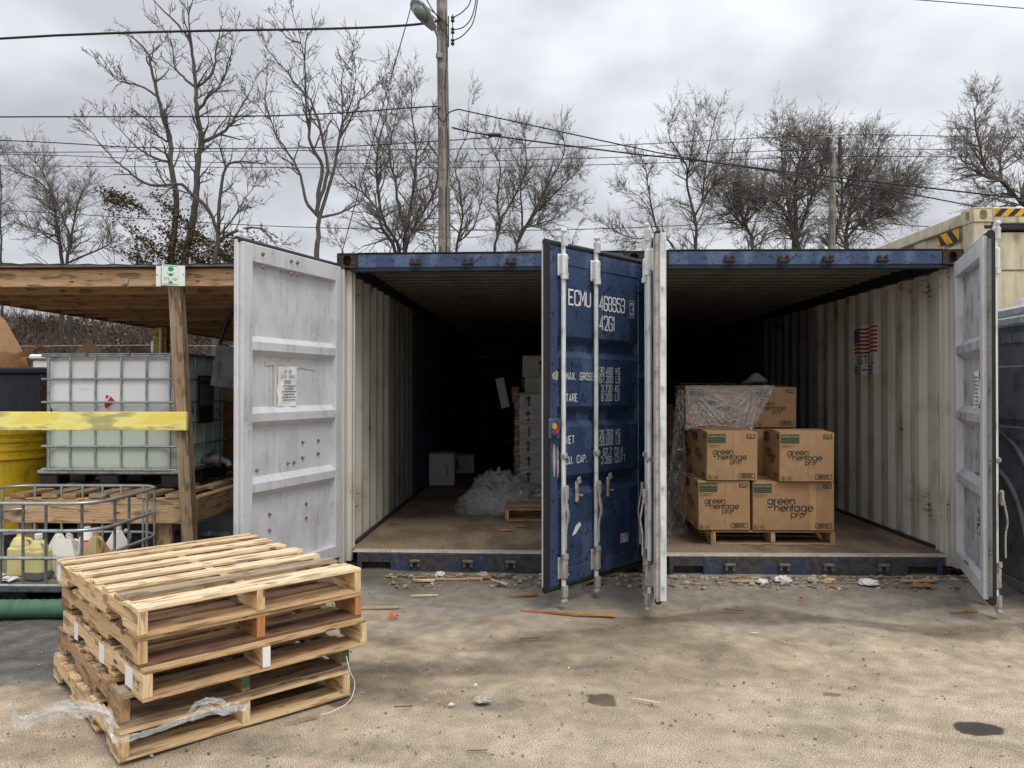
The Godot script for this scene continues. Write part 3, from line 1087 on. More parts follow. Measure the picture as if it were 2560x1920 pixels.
func container_shell(label: String, at: Vector3, yaw: float, group: String, pale_side: float, shade_depth: float) -> Node3D:
	var W := 2.438
	var L := 12.19
	var k := thing("shipping_container", label, "shipping container", at, yaw, group)
	# floor: plywood panels laid across, with joints
	var fl := ubox(Vector3(2.30, 0.028, 1.19), 0.003)
	for i in 10:
		var p := obj("floor_panel", ubox(Vector3(2.30, 0.028, 1.19), 0.004, Vector2(0.37 * i, 0.21 * i)) if i < 4 else fl, M.floor, k)
		p.position = Vector3(W * 0.5, 0.201 - 0.0006 * (i % 3), -0.11 - 0.6 - 1.196 * i)
	obj("threshold_plate", ubox(Vector3(2.19, 0.012, 0.10), 0.004, Vector2.ZERO, Vector3(W * 0.5, 0.2135, -0.052)), M.threshold, k)
	# sill beam with two fork pockets cut into its lower edge
	var s := MB.new()
	for q in [[0.162, 0.20, 0.035], [0.43, 2.008, 0.035], [2.238, 2.276, 0.035]]:
		s.box(Vector3((q[0] + q[1]) * 0.5, 0.122, -0.05), Vector3(q[1] - q[0], 0.168, 0.10), 0.006)
	for q in [0.315, 2.123]:
		s.box(Vector3(q, 0.170, -0.05), Vector3(0.23, 0.072, 0.098), 0.004)
		s.box(Vector3(q, 0.05, -0.09), Vector3(0.23, 0.17, 0.015))
	obj("sill_beam", s, M.sill, k)
	for x in [0.63, 1.05, 1.39, 1.81]:
		var c := MB.new()
		c.box(Vector3(x, 0.150, 0.018), Vector3(0.085, 0.022, 0.034), 0.006)
		c.box(Vector3(x - 0.028, 0.125, 0.014), Vector3(0.022, 0.045, 0.026), 0.005)
		c.box(Vector3(x + 0.028, 0.125, 0.014), Vector3(0.022, 0.045, 0.026), 0.005)
		obj("sill_keeper", c, M.steel_worn, k)
		var h := MB.new()
		h.box(Vector3(x, 2.500, 0.020), Vector3(0.088, 0.016, 0.038), 0.005)
		h.box(Vector3(x - 0.026, 2.523, 0.018), Vector3(0.028, 0.04, 0.034), 0.008)
		h.box(Vector3(x + 0.027, 2.523, 0.018), Vector3(0.026, 0.044, 0.034), 0.008)
		obj("header_keeper", h, M.rust, k)
	# header, its lip and the gutter above it
	obj("header_beam", ubox(Vector3(W - 0.324, 0.110, 0.09), 0.006, Vector2.ZERO, Vector3(W * 0.5, 2.528, -0.045)), M.blue, k)
	obj("header_gutter", ubox(Vector3(W - 0.324, 0.012, 0.15), 0.004, Vector2.ZERO, Vector3(W * 0.5, 2.589, -0.07)), M.rust_dark, k)
	obj("header_lip", ubox(Vector3(W - 0.22, 0.030, 0.06), 0.004, Vector2.ZERO, Vector3(W * 0.5, 2.458, -0.035)), M.blue_dark, k)
	for sx in [1.0, -1.0]:
		var x0 := 0.0 if sx > 0 else W
		casting(k, x0, 0.0, 0.0, sx, M.rust_dark)
		casting(k, x0, 2.473, 0.0, sx, M.rust)
		var p := MB.new()
		p.box(Vector3(x0 + sx * 0.030, 1.2955, -0.075), Vector3(0.058, 2.353, 0.146), 0.006)
		p.box(Vector3(x0 + sx * 0.078, 1.2955, -0.115), Vector3(0.040, 2.353, 0.066), 0.005)
		obj("corner_post", p, M.white if sx == pale_side else M.rust_dark, k)
		var j := MB.new()
		j.box(Vector3(x0 + sx * 0.062, 1.34, -0.20), Vector3(0.012, 2.24, 0.13), 0.003)
		j.box(Vector3(x0 + sx * 0.104, 1.34, -0.145), Vector3(0.012, 2.24, 0.02), 0.003)
		obj("inner_post_plate", j, M.white, k)
		# corrugated side wall: blue without; white within, the shade of the depth painted in two steps
		var inn := PackedVector3Array()
		var rear := PackedVector3Array()
		var mid := PackedVector3Array()
		var ext := PackedVector3Array()
		for q in wall_line(0.26, L - 0.05):
			var o := wall_off(q)
			var pq := Vector3(x0 + sx * (0.064 - o), 0.20, -q)
			if q <= shade_depth * 0.62:
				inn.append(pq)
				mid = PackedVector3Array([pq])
			elif q <= shade_depth:
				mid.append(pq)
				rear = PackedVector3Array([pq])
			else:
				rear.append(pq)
			ext.append(Vector3(x0 + sx * (0.060 - o), 0.20, -q))
		var wl := MB.new()
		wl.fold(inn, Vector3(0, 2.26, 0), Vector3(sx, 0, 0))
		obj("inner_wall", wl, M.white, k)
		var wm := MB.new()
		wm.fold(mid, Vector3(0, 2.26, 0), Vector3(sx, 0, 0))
		obj("inner_wall", wm, M.wall_half_shade, k)
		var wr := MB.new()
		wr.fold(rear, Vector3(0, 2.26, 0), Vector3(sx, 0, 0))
		obj("inner_wall", wr, M.wall_deep_shade, k)
		var we := MB.new()
		we.fold(ext, Vector3(0, 2.26, 0), Vector3(-sx, 0, 0))
		obj("outer_wall", we, M.blue, k)
		obj("top_rail", ubox(Vector3(0.09, 0.13, L - 0.2), 0.006, Vector2.ZERO, Vector3(x0 + sx * 0.047, 2.523, -L * 0.5)), M.blue_dark, k)
		obj("bottom_rail", ubox(Vector3(0.06, 0.16, L - 0.4), 0.006, Vector2.ZERO, Vector3(x0 + sx * 0.036, 0.11, -L * 0.5)), M.blue_dark, k)
		obj("floor_edge_strip", ubox(Vector3(0.03, 0.03, L - 0.6), 0.004, Vector2.ZERO, Vector3(x0 + sx * 0.076, 0.228, -L * 0.5)), M.rust, k)
		obj("rear_post", ubox(Vector3(0.16, 2.45, 0.16), 0.006, Vector2.ZERO, Vector3(x0 + sx * 0.082, 1.30, -L + 0.08)), M.blue_dark, k)
		for q in 5:
			var ring := MB.new()
			ring.xf = Transform3D(Basis.IDENTITY, Vector3(x0 + sx * 0.10, 2.42, -0.78 - 1.11 * q))
			var pp := []
			for a in 13:
				pp.append(Vector3(0, -0.028 * sin(TAU * a / 12.0) - 0.02, 0.028 * cos(TAU * a / 12.0)))
			ring.tube(PackedVector3Array(pp), PackedFloat32Array([0.005]), 5, false)
			obj("lashing_ring", ring, M.steel, k)
	# roof: grooves run across
	var rf := PackedVector3Array()
	var ro := PackedVector3Array()
	var q2 := 0.15
	while q2 < L - 0.1:
		for e in [[0.0, 0.0], [0.091, 0.0], [0.1045, 0.02], [0.1955, 0.02]]:
			rf.append(Vector3(0.06, 2.545 + e[1], -(q2 + e[0])))
			ro.append(Vector3(0.06, 2.548 + e[1], -(q2 + e[0])))
		q2 += 0.209
	var rm := MB.new()
	rm.fold(rf, Vector3(W - 0.12, 0, 0), Vector3.DOWN)
	obj("ceiling", rm, M.roof_in, k)
	var rr := MB.new()
	rr.fold(ro, Vector3(W - 0.12, 0, 0), Vector3.UP)
	obj("roof", rr, M.blue_dark, k)
	# far end, coloured with the same painted deep shade
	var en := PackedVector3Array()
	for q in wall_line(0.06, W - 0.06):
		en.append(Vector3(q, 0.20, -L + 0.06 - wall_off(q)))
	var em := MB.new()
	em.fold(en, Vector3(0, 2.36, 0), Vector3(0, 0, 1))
	obj("end_wall", em, M.wall_deep_shade, k)
	return k

# one door leaf. The hinge is at x = 0, the leaf runs towards x = s * 1.17; z = 0 is its inner face, z = 0.06 its outer face.
func door(parent: Node3D, hinge: Vector3, world_dir: Vector2, s: float, inner: Material, outer: Material, edge: Material, label: String) -> Node3D:
	var th := atan2(-world_dir.y, world_dir.x) if s > 0 else atan2(world_dir.y, -world_dir.x)
	var dn := holder("door", parent, hinge, th - parent.rotation.y)
	dn.set_meta("label", label)
	var W := 1.165
	var y0 := 0.185
	var H := 2.29
	var fr := MB.new()
	for q in [[0.03, 0.06], [W - 0.10, 0.095]]:
		fr.box(Vector3(s * (q[0] + q[1] * 0.5), y0 + H * 0.5, 0.029), Vector3(q[1], H, 0.056), 0.004)
	fr.box(Vector3(s * (W * 0.5 - 0.005), y0 + H - 0.06, 0.029), Vector3(W - 0.17, 0.118, 0.054), 0.004)
	fr.box(Vector3(s * (W * 0.5 - 0.005), y0 + 0.05, 0.029), Vector3(W - 0.17, 0.10, 0.054), 0.004)
	obj("frame", fr, inner, dn)
	# skin of the frame on the outside
	var sk := MB.new()
	for q in [[0.03, 0.06], [W - 0.10, 0.095]]:
		sk.box(Vector3(s * (q[0] + q[1] * 0.5), y0 + H * 0.5, 0.0595), Vector3(q[1] + 0.001, H, 0.003))
	sk.box(Vector3(s * (W * 0.5 - 0.005), y0 + H - 0.06, 0.0590), Vector3(W - 0.17, 0.118, 0.003))
	sk.box(Vector3(s * (W * 0.5 - 0.005), y0 + 0.05, 0.0590), Vector3(W - 0.17, 0.10, 0.003))
	obj("outer_skin", sk, outer, dn)
	# pressed panel: three hat ribs that stand into the inside
	var prof := [Vector2(y0 + 0.10, 0.052)]
	for r in [0.73, 1.20, 1.68]:
		var b: float = r + 0.045
		prof.append_array([Vector2(b, 0.052), Vector2(b + 0.045, 0.004), Vector2(b + 0.10, 0.004), Vector2(b + 0.142, 0.052)])
	prof.append(Vector2(y0 + H - 0.118, 0.052))
	var pi := PackedVector3Array()
	var po := PackedVector3Array()
	for p in prof:
		pi.append(Vector3(s * 0.09, p.x, p.y))
		po.append(Vector3(s * 0.09, p.x + (0.0015 if p.y > 0.03 else 0.0), p.y + 0.003))
	var mi := MB.new()
	mi.fold(pi, Vector3(s * (W - 0.19), 0, 0), Vector3(0, 0, -1))
	obj("inner_panel", mi, inner, dn)
	var mo := MB.new()
	mo.fold(po, Vector3(s * (W - 0.19), 0, 0), Vector3(0, 0, 1))
	for r in [0.73, 1.20, 1.68]:
		var b: float = r + 0.045
		for x in [0.091, W - 0.101]:
			mo.quad_out(Vector3(s * x, b, 0.0555), Vector3(s * x, b + 0.045, 0.0065), Vector3(s * x, b + 0.10, 0.0065), Vector3(s * x, b + 0.142, 0.0555), Vector3(s if x < 0.5 else -s, 0, 0))
	obj("outer_panel", mo, outer, dn)
	# rubber seal along top and bottom, edge strips on the sides
	for y in [y0 + H + 0.010, y0 - 0.008]:
		var g := MB.new()
		g.tube(PackedVector3Array([Vector3(s * 0.01, y, 0.045), Vector3(s * (W + 0.012), y, 0.045)]), PackedFloat32Array([0.024, 0.024]), 8)
		obj("seal", g, M.rubber, dn)
	var ge := MB.new()
	ge.box(Vector3(s * (W + 0.005), y0 + H * 0.5, 0.046), Vector3(0.018, H + 0.03, 0.034), 0.005)
	ge.box(Vector3(s * (W - 0.006), y0 + H * 0.5, 0.066), Vector3(0.022, H + 0.02, 0.010), 0.004)
	obj("edge_seal", ge, edge, dn)
	obj("hinge_seal", ubox(Vector3(0.018, H, 0.05), 0.004, Vector2.ZERO, Vector3(s * 0.016, y0 + H * 0.5, 0.035)), edge, dn)
	# four hinge blades
	for y in [0.36, 0.94, 1.62, 2.28]:
		var hb := MB.new()
		hb.box(Vector3(s * 0.050, y, 0.068), Vector3(0.13, 0.068, 0.016), 0.005)
		hb.box(Vector3(s * -0.012, y, 0.064), Vector3(0.036, 0.072, 0.034), 0.01)
		obj("hinge", hb, outer, dn)
	# two locking bars with their brackets, cams and handles
	for x in [0.67, 1.035]:
		obj("locking_bar", rod(Vector3(s * x, y0 - 0.02, 0.090), Vector3(s * x, y0 + H + 0.02, 0.090), 0.0165, 12), M.galv, dn)
		for y in [y0 + 0.12, y0 + H - 0.13]:
			var b := MB.new()
			var dy := -1.0 if y < 1.0 else 1.0
			b.box(Vector3(s * (x - 0.018), y, 0.068), Vector3(0.105, 0.15, 0.014), 0.006)
			b.box(Vector3(s * x, y, 0.088), Vector3(0.052, 0.15, 0.062), 0.014)
			b.lathe(PackedVector2Array([Vector2(0.0, -0.016), Vector2(0.027, -0.016), Vector2(0.027, 0.016), Vector2(0.0, 0.016)]), 12, Vector3(s * x, y - dy * 0.082, 0.100))
			for q in [[-0.055, 0.055], [-0.055, -0.055], [0.026, 0.055], [0.026, -0.055]]:
				b.box(Vector3(s * (x - 0.006 + q[0] * 1.05), y + q[1], 0.078), Vector3(0.014, 0.014, 0.012), 0.004)
			obj("bar_bracket", b, M.galv if y > 1.0 else M.galv_dirty, dn)
			var c := MB.new()
			c.lathe(PackedVector2Array([Vector2(0, -0.05), Vector2(0.024, -0.05), Vector2(0.026, 0.02), Vector2(0.018, 0.03), Vector2(0.018, 0.05), Vector2(0, 0.052)] if dy > 0 else [Vector2(0, -0.052), Vector2(0.018, -0.05), Vector2(0.018, -0.03), Vector2(0.026, -0.02), Vector2(0.024, 0.05), Vector2(0, 0.05)]), 10, Vector3(s * x, y0 - 0.045 if dy < 0 else y0 + H + 0.045, 0.100))
			c.box(Vector3(s * (x + 0.012), y0 + H + 0.095 if dy > 0 else y0 - 0.095, 0.106), Vector3(0.05, 0.026, 0.032), 0.008)
			c.box(Vector3(s * (x - 0.010), y0 + H + 0.075 if dy > 0 else y0 - 0.075, 0.098), Vector3(0.026, 0.03, 0.03), 0.008)
			obj("bar_cam", c, M.galv if dy > 0 else M.galv_dirty, dn)
		var gd := MB.new()
		gd.box(Vector3(s * (x - 0.03), 1.055, 0.070), Vector3(0.07, 0.045, 0.014), 0.005)
		gd.box(Vector3(s * x, 1.055, 0.100), Vector3(0.044, 0.042, 0.042), 0.012)
		obj("bar_guide", gd, M.galv_dirty, dn)
		var hd := MB.new()
		var hp := smooth([Vector3(s * (x + 0.020), 0.83, 0.125), Vector3(s * (x + 0.026), 0.74, 0.140), Vector3(s * (x + 0.022), 0.66, 0.150), Vector3(s * (x + 0.030), 0.58, 0.138), Vector3(s * (x + 0.034), 0.44, 0.138)], 4)
		for i in hp.size() - 1:
			var wd := 0.016 if i < 4 else (0.026 if i < 10 else 0.014)
			var a: Vector3 = hp[i]
			var e: Vector3 = hp[i + 1]
			hd.box((a + e) * 0.5, Vector3(wd, a.distance_to(e) + 0.006, 0.010), 0.003)
		hd.box(Vector3(s * (x + 0.010), 0.815, 0.122), Vector3(0.042, 0.10, 0.022), 0.008)
		obj("lever_handle", hd, M.galv_dirty, dn)
		var hk := MB.new()
		hk.box(Vector3(s * (x - 0.175), 0.80, 0.066), Vector3(0.036, 0.15, 0.022), 0.010)
		hk.box(Vector3(s * (x - 0.178), 0.88, 0.084), Vector3(0.036, 0.045, 0.012), 0.004, Basis(Vector3.BACK, 0.25))
		hk.box(Vector3(s * (x - 0.195), 0.775, 0.082), Vector3(0.03, 0.012, 0.03), 0.004)
		obj("handle_catch", hk, M.galv_dirty, dn)
	return dn

func bolts(dn: Node3D, pts: Array, s: float) -> void:
	for p in pts:
		var b := MB.new()
		b.xf = Transform3D(Basis(Vector3.RIGHT, -PI / 2), Vector3(s * p[0], p[1], p[2]))
		b.lathe(PackedVector2Array([Vector2(0.014, 0.0), Vector2(0.013, 0.005), Vector2(0.0075, 0.009), Vector2(0.007, 0.017), Vector2(0, 0.018)]), 9)
		obj("bolt", b, M.bolt if p.size() < 4 else M.zinc_dull, dn)

func containers() -> void:
	var ya := deg_to_rad(-2.65)
	var yb := deg_to_rad(-0.9)
	var A := container_shell("blue shipping container on the left, lettered door ajar, white inner walls", Vector3(-1.396, -0.04, -6.12), ya, "two blue containers side by side", 1.0, 3.1)
	var B := container_shell("blue shipping container on the right, holding the pallet of brown cartons", Vector3(1.055, -0.04, -5.97), yb, "two blue containers side by side", -1.0, 4.9)
	# left leaf of the left container: open wide, white inner face towards the yard
	var d1 := door(A, Vector3(0.055, 0, 0.03), Vector2(-0.352, 0.936), 1.0, M.white_door, M.blue, M.white_door, "door leaf folded back against the shed, pale grey inner face with a taped notice")
	bolts(d1, [[0.97, 2.42, 0.0], [0.97, 2.33, 0.0], [0.66, 2.42, 0.0], [0.59, 2.42, 0.0], [0.66, 2.33, 0.0], [0.59, 2.33, 0.0]], 1.0)
	bolts(d1, [[0.965, 0.96, 0.052], [0.63, 0.975, 0.052], [0.56, 0.975, 0.052], [0.83, 0.64, 0.052], [0.83, 0.53, 0.052], [0.41, 0.655, 0.052], [0.41, 0.55, 0.052]], 1.0)
	bolts(d1, [[0.455, 1.115, 0.052, 1], [0.26, 1.115, 0.052, 1], [0.455, 1.0, 0.052, 1], [0.26, 1.015, 0.052, 1]], 1.0)
	# the taped notice: a creased sheet in a sleeve, its print worn
	var rg := RandomNumberGenerator.new()
	rg.seed = 5
	var nt := MB.new()
	nt.sheet(10, 14, func(u: float, v: float) -> Vector3: return Vector3(0.755 - 0.215 * u - 0.01 * v, 1.385 + 0.285 * v, 0.044 - 0.006 * sin(u * 9.0 + v * 4.0) * sin(v * 11.0 + u * 2.0)))
	obj("paper_notice", nt, M.paper, d1)
	var tx := MB.new()
	var pl := func(p: Vector2) -> Vector3: return Vector3(0.745 - p.x, 1.39 + p.y, 0.036)
	lettering(tx, "DO NOT", Vector2(0.062, 0.232), 0.021, 0.011, 0.004, 0.0035, pl, Vector3(0, 0, -1))
	lettering(tx, "LEAVE EMPTY", Vector2(0.025, 0.196), 0.021, 0.010, 0.004, 0.0032, pl, Vector3(0, 0, -1))
	lettering(tx, "BOXES", Vector2(0.065, 0.160), 0.021, 0.011, 0.004, 0.0035, pl, Vector3(0, 0, -1))
	for r in 6:
		var x := 0.03 + rg.randf() * 0.03
		while x < 0.175:
			var w := 0.008 + rg.randf() * 0.022
			ribbon(tx, PackedVector2Array([Vector2(x, 0.140 - r * 0.020), Vector2(x + w, 0.140 - r * 0.020)]), 0.008, pl, Vector3(0, 0, -1))
			x += w + 0.006
	obj("notice_print", tx, M.grey_sheet, d1)
	for q in [[0.665, 1.686, 0.44, 0.034], [0.43, 1.672, 0.26, 0.036], [0.69, 1.372, 0.20, 0.030], [0.56, 1.362, 0.20, 0.036], [0.782, 1.53, 0.032, 0.30]]:
		var tp := MB.new()
		tp.sheet(6, 2, func(u: float, v: float) -> Vector3: return Vector3(q[0] + q[2] * (0.5 - u), q[1] + q[3] * (v - 0.5) + 0.006 * sin(u * 5.0), 0.0475 - 0.003 * sin(u * 14.0 + v)))
		obj("tape_strip", tp, M.tape, d1)
	# the blue lettered leaf, half open
	var d2 := door(A, Vector3(2.385, 0, 0.03), Vector2(-0.681, 0.732), -1.0, M.white_door, M.blue, M.rubber, "blue lettered door leaf standing half open between the two containers")
	var t := MB.new()
	var z2 := 0.0575
	var on := func(p: Vector2) -> Vector3: return Vector3(p.x, p.y, z2)
	var fw := Vector3(0, 0, 1)
	# x runs from -1.17 (free edge) to 0 (hinge)
	var on2 := func(p: Vector2) -> Vector3: return Vector3(p.x, p.y, 0.0625)
	for q in [["owner_code", "ECMU", -0.935, 2.090, 0.100, 0.050, 0.014, 0.0125], ["serial_number", "468953", -0.583, 2.078, 0.100, 0.041, 0.013, 0.0115], ["type_code", "42G1", -0.583, 1.935, 0.100, 0.043, 0.013, 0.0115]]:
		var b := MB.new()
		lettering(b, q[1], Vector2(q[2], q[3]), q[4], q[5], q[6], q[7], on, fw)
		obj(q[0], b, M.print_white, d2)
	lettering(t, "3", Vector2(-0.190, 2.068), 0.088, 0.033, 0.01, 0.011, on, fw)
	obj("check_digit", t, M.print_white, d2)
	t = MB.new()
	ribbon(t, rounded(PackedVector2Array([Vector2(-0.203, 2.048), Vector2(-0.203, 2.176), Vector2(-0.145, 2.176), Vector2(-0.145, 2.048)]), 0.003, true), 0.004, on, fw)
	obj("digit_frame", t, M.print_white, d2)
	for q in [["MAX. GROSS", -0.968, 1.560, 0.0], ["30.480 KG", -0.583, 1.602, 1.0], ["67.200 LB", -0.583, 1.542, 1.0], ["TARE", -0.968, 1.412, 0.0], ["3.720 KG", -0.562, 1.474, 1.0], ["8.200 LB", -0.562, 1.412, 1.0],
			["NET", -0.968, 1.125, 0.0], ["26.760 KG", -0.583, 1.150, 1.0], ["59.000 LB", -0.583, 1.091, 1.0], ["CU. CAP.", -0.968, 0.985, 0.0], ["67.7 CU.M", -0.539, 1.016, 1.0], ["2.390 CU.FT", -0.565, 0.957, 1.0]]:
		var t3 := MB.new()
		lettering(t3, q[0], Vector2(q[1], q[2] + 0.012), 0.050, 0.0235 if q[3] < 0.5 else 0.0205, 0.0105 if q[3] < 0.5 else 0.0098, 0.0062, on, fw)
		obj("weight_line", t3, M.print_white, d2)
	obj("small_sticker", ubox(Vector3(0.10, 0.070, 0.002), 0.0, Vector2.ZERO, Vector3(-0.275, 0.40, 0.0575)), M.galv, d2)
	var sc := MB.new()
	sc.prism(PackedVector2Array([Vector2(-0.90, 0.50), Vector2(-0.86, 0.51), Vector2(-0.80, 0.565), Vector2(-0.815, 0.585), Vector2(-0.86, 0.565)]), 0.0560, 0.0575)
	obj("torn_sticker", sc, M.paper, d2)
	var lk := MB.new()
	lk.box(Vector3(-1.115, 1.245, 0.074), Vector3(0.105, 0.135, 0.022), 0.006)
	obj("seal_plate", lk, M.blue, d2)
	var dot := MB.new()
	dot.box(Vector3(-1.105, 1.240, 0.0865), Vector3(0.04, 0.05, 0.002), 0.0, Basis(Vector3.BACK, 0.15))
	obj("red_sticker", dot, M.red, d2)
	var dt := MB.new()
	dt.xf = Transform3D(Basis(Vector3.RIGHT, PI / 2), Vector3(-1.128, 1.262, 0.088))
	dt.lathe(PackedVector2Array([Vector2(0.022, 0.0), Vector2(0.022, 0.002), Vector2(0, 0.002)]), 14)
	obj("yellow_sticker", dt, M.stripe_yellow, d2)
	for q in [[-1.10, 1.60, 0.05, 0.035], [-1.075, 1.60, 0.04, 0.042], [-1.10, 1.04, 0.028, 0.15], [-1.06, 1.02, 0.02, 0.14], [-0.99, 1.03, 0.022, 0.16]]:
		var w := MB.new()
		var pg := PackedVector2Array()
		for a in 10:
			var r := 0.35 + 0.3 * rg.randf()
			pg.append(Vector2(q[0] + cos(TAU * a / 10.0) * q[2] * r, q[1] + sin(TAU * a / 10.0) * q[3] * r * 1.4))
		w.prism(pg, 0.0605, 0.0625)
		obj("sticker_remnant", w, M.galv_dirty, d2)
	# left leaf of the right container, seen edge on
	var d3 := door(B, Vector3(0.055, 0, -0.02), Vector2(-0.126, 0.992), 1.0, M.white_door, M.blue, M.galv_dirty, "door leaf of the right container seen edge on, with white locking bars")
	obj("edge_channel", ubox(Vector3(0.014, 2.31, 0.040), 0.004, Vector2.ZERO, Vector3(1.187, 1.335, 0.014)), M.galv, d3)
	# right leaf of the right container: scratched pale inner face, black edge
	var d4 := door(B, Vector3(2.345, 0, 0.02), Vector2(-0.375, 0.927), -1.0, M.white_door, M.blue, M.rubber, "scratched pale door leaf beside the dark grey toilet cabin")
	(d4.get_node("inner_panel") as MeshInstance3D).material_override = M.white_worn
	obj("edge_strip", ubox(Vector3(0.005, 2.24, 0.024), 0.002, Vector2.ZERO, Vector3(-1.1838, 1.33, 0.034)), M.steel, d4)
	var sl := MB.new()
	for i in 12:
		sl.box(Vector3(-1.187, 0.30 + 0.185 * i, 0.034), Vector3(0.006, 0.012, 0.012), 0.003)
	obj("strip_rivets", sl, M.zinc_dull, d4)
	var nn := MB.new()
	nn.sheet(6, 10, func(u: float, v: float) -> Vector3: return Vector3(-0.60 - 0.20 * u, 1.365 + 0.26 * v + 0.02 * u, 0.045 - 0.006 * sin(u * 8.0 + v * 7.0)))
	obj("paper_notice", nn, M.paper, d4)
	var n2 := MB.new()
	for r in 8:
		var x := 0.02 + 0.02 * rg.randf()
		while x < 0.16:
			var w := 0.01 + rg.randf() * 0.03
			ribbon(n2, PackedVector2Array([Vector2(-0.61 - x, 1.40 + r * 0.027), Vector2(-0.61 - x - w, 1.40 + r * 0.027)]), 0.010, func(p: Vector2) -> Vector3: return Vector3(p.x, p.y, 0.037), Vector3(0, 0, -1))
			x += w + 0.01
	obj("notice_print", n2, M.grey_sheet, d4)
	var wr := MB.new()
	for i in 26:
		var a := Vector2(-0.2 - rg.randf() * 0.75, 0.35 + rg.randf() * 0.36 if i < 16 else 0.9 + rg.randf() * 0.28)
		var p := PackedVector2Array()
		var an := rg.randf() * TAU
		for j in 6:
			p.append(a)
			an += rg.randf_range(-0.7, 0.7)
			a += Vector2(cos(an), sin(an)) * 0.022
		ribbon(wr, p, 0.003, func(q: Vector2) -> Vector3: return Vector3(q.x, q.y, 0.0510), Vector3(0, 0, -1))
	obj("scratches", wr, M.sign_white, d4)
	var st := MB.new()
	for i in 30:
		st.box(Vector3(-0.68 + rg.randf_range(-0.05, 0.05), 0.60 + rg.randf_range(-0.09, 0.09), 0.0512), Vector3(0.018, 0.010, 0.001), 0.0, Basis(Vector3.BACK, rg.randf_range(-0.6, 0.6)))
	obj("stencil_mark", st, M.print_dark, d4)
	bolts(d4, [[0.66, 0.93, 0.052, 1], [0.72, 0.935, 0.052, 1], [0.95, 0.70, 0.052, 1], [0.95, 0.60, 0.052, 1], [0.55, 0.30, 0.0, 1], [0.62, 0.30, 0.0, 1]], -1.0)
	# flag poster stuck over the corrugation of the right wall
	var fp := holder("flag_poster", B)
	fp.set_meta("label", "flag poster with blue lettering stuck to the corrugated right wall")
	var s0 := 1.34
	var s1 := 1.90
	var yt := 1.645
	var stick := func(p: Vector2, lift: float) -> Vector3:
		# p.x runs 0..1 from the far edge to the near edge, p.y is the height
		var q: float = lerpf(s1, s0, p.x)
		return Vector3(2.438 - 0.064 + wall_off(q) - lift, p.y, -q)
	var cols := wall_line(s0, s1)
	var band := func(b: MB, u0: float, u1: float, ya2: float, yb2: float, lift: float, wave: float) -> void:
		var us := [u0]
		for q in cols:
			var u: float = (s1 - q) / (s1 - s0)
			if u > u0 + 0.004 and u < u1 - 0.004:
				us.append(u)
		for i in 14:
			var u: float = lerpf(u0, u1, (i + 1) / 15.0)
			us.append(u)
		us.append(u1)
		us.sort()
		for i in us.size() - 1:
			var w0 := wave * sin(us[i] * 9.0)
			var w1 := wave * sin(us[i + 1] * 9.0)
			b.quad_out(stick.call(Vector2(us[i], ya2 + w0), lift), stick.call(Vector2(us[i + 1], ya2 + w1), lift), stick.call(Vector2(us[i + 1], yb2 + w1), lift), stick.call(Vector2(us[i], yb2 + w0), lift), Vector3(-1, 0, 0))
	var back := MB.new()
	band.call(back, 0.0, 1.0, yt, yt + 0.49, 0.002, 0.0)
	obj("poster_sheet", back, M.flag_white, fp)
	var rd := MB.new()
	for i in 7:
		var y2: float = yt + 0.215 + 0.0385 * i
		band.call(rd, 0.34 if i > 2 else 0.02, 0.98, y2, y2 + 0.0195, 0.0032, 0.006)
	obj("red_stripes", rd, M.flag_red, fp)
	var bl := MB.new()
	band.call(bl, 0.02, 0.34, yt + 0.322, yt + 0.466, 0.0034, 0.006)
	obj("blue_canton", bl, M.flag_blue, fp)
	var stars := MB.new()
	for i in 5:
		for j in 4:
			band.call(stars, 0.05 + 0.058 * i, 0.075 + 0.058 * i, yt + 0.34 + 0.034 * j, yt + 0.352 + 0.034 * j, 0.0048, 0.006)
	obj("stars", stars, M.flag_white, fp)
	var lt := MB.new()
	var pp := func(p: Vector2) -> Vector3: return stick.call(Vector2(p.x, p.y), 0.0045)
	lettering(lt, "WASTE LL", Vector2(0.20, yt + 0.112), 0.075, 0.062, 0.030, 0.0155, pp, Vector3(-1, 0, 0))
	lettering(lt, "6150-848", Vector2(0.04, yt + 0.012), 0.075, 0.075, 0.034, 0.0155, pp, Vector3(-1, 0, 0))
	obj("poster_lettering", lt, M.flag_blue, fp)
	# a board lying on the left container's roof
	var rp := obj("roof_board", ubox(Vector3(0.50, 0.022, 0.14), 0.004), M.wood_grey)
	rp.position = Vector3(0.31, 2.581, -6.25)
	rp.rotation.y = 0.06
	tag(rp, "short weathered board lying on the left container's roof edge", "board")
	tan_box()

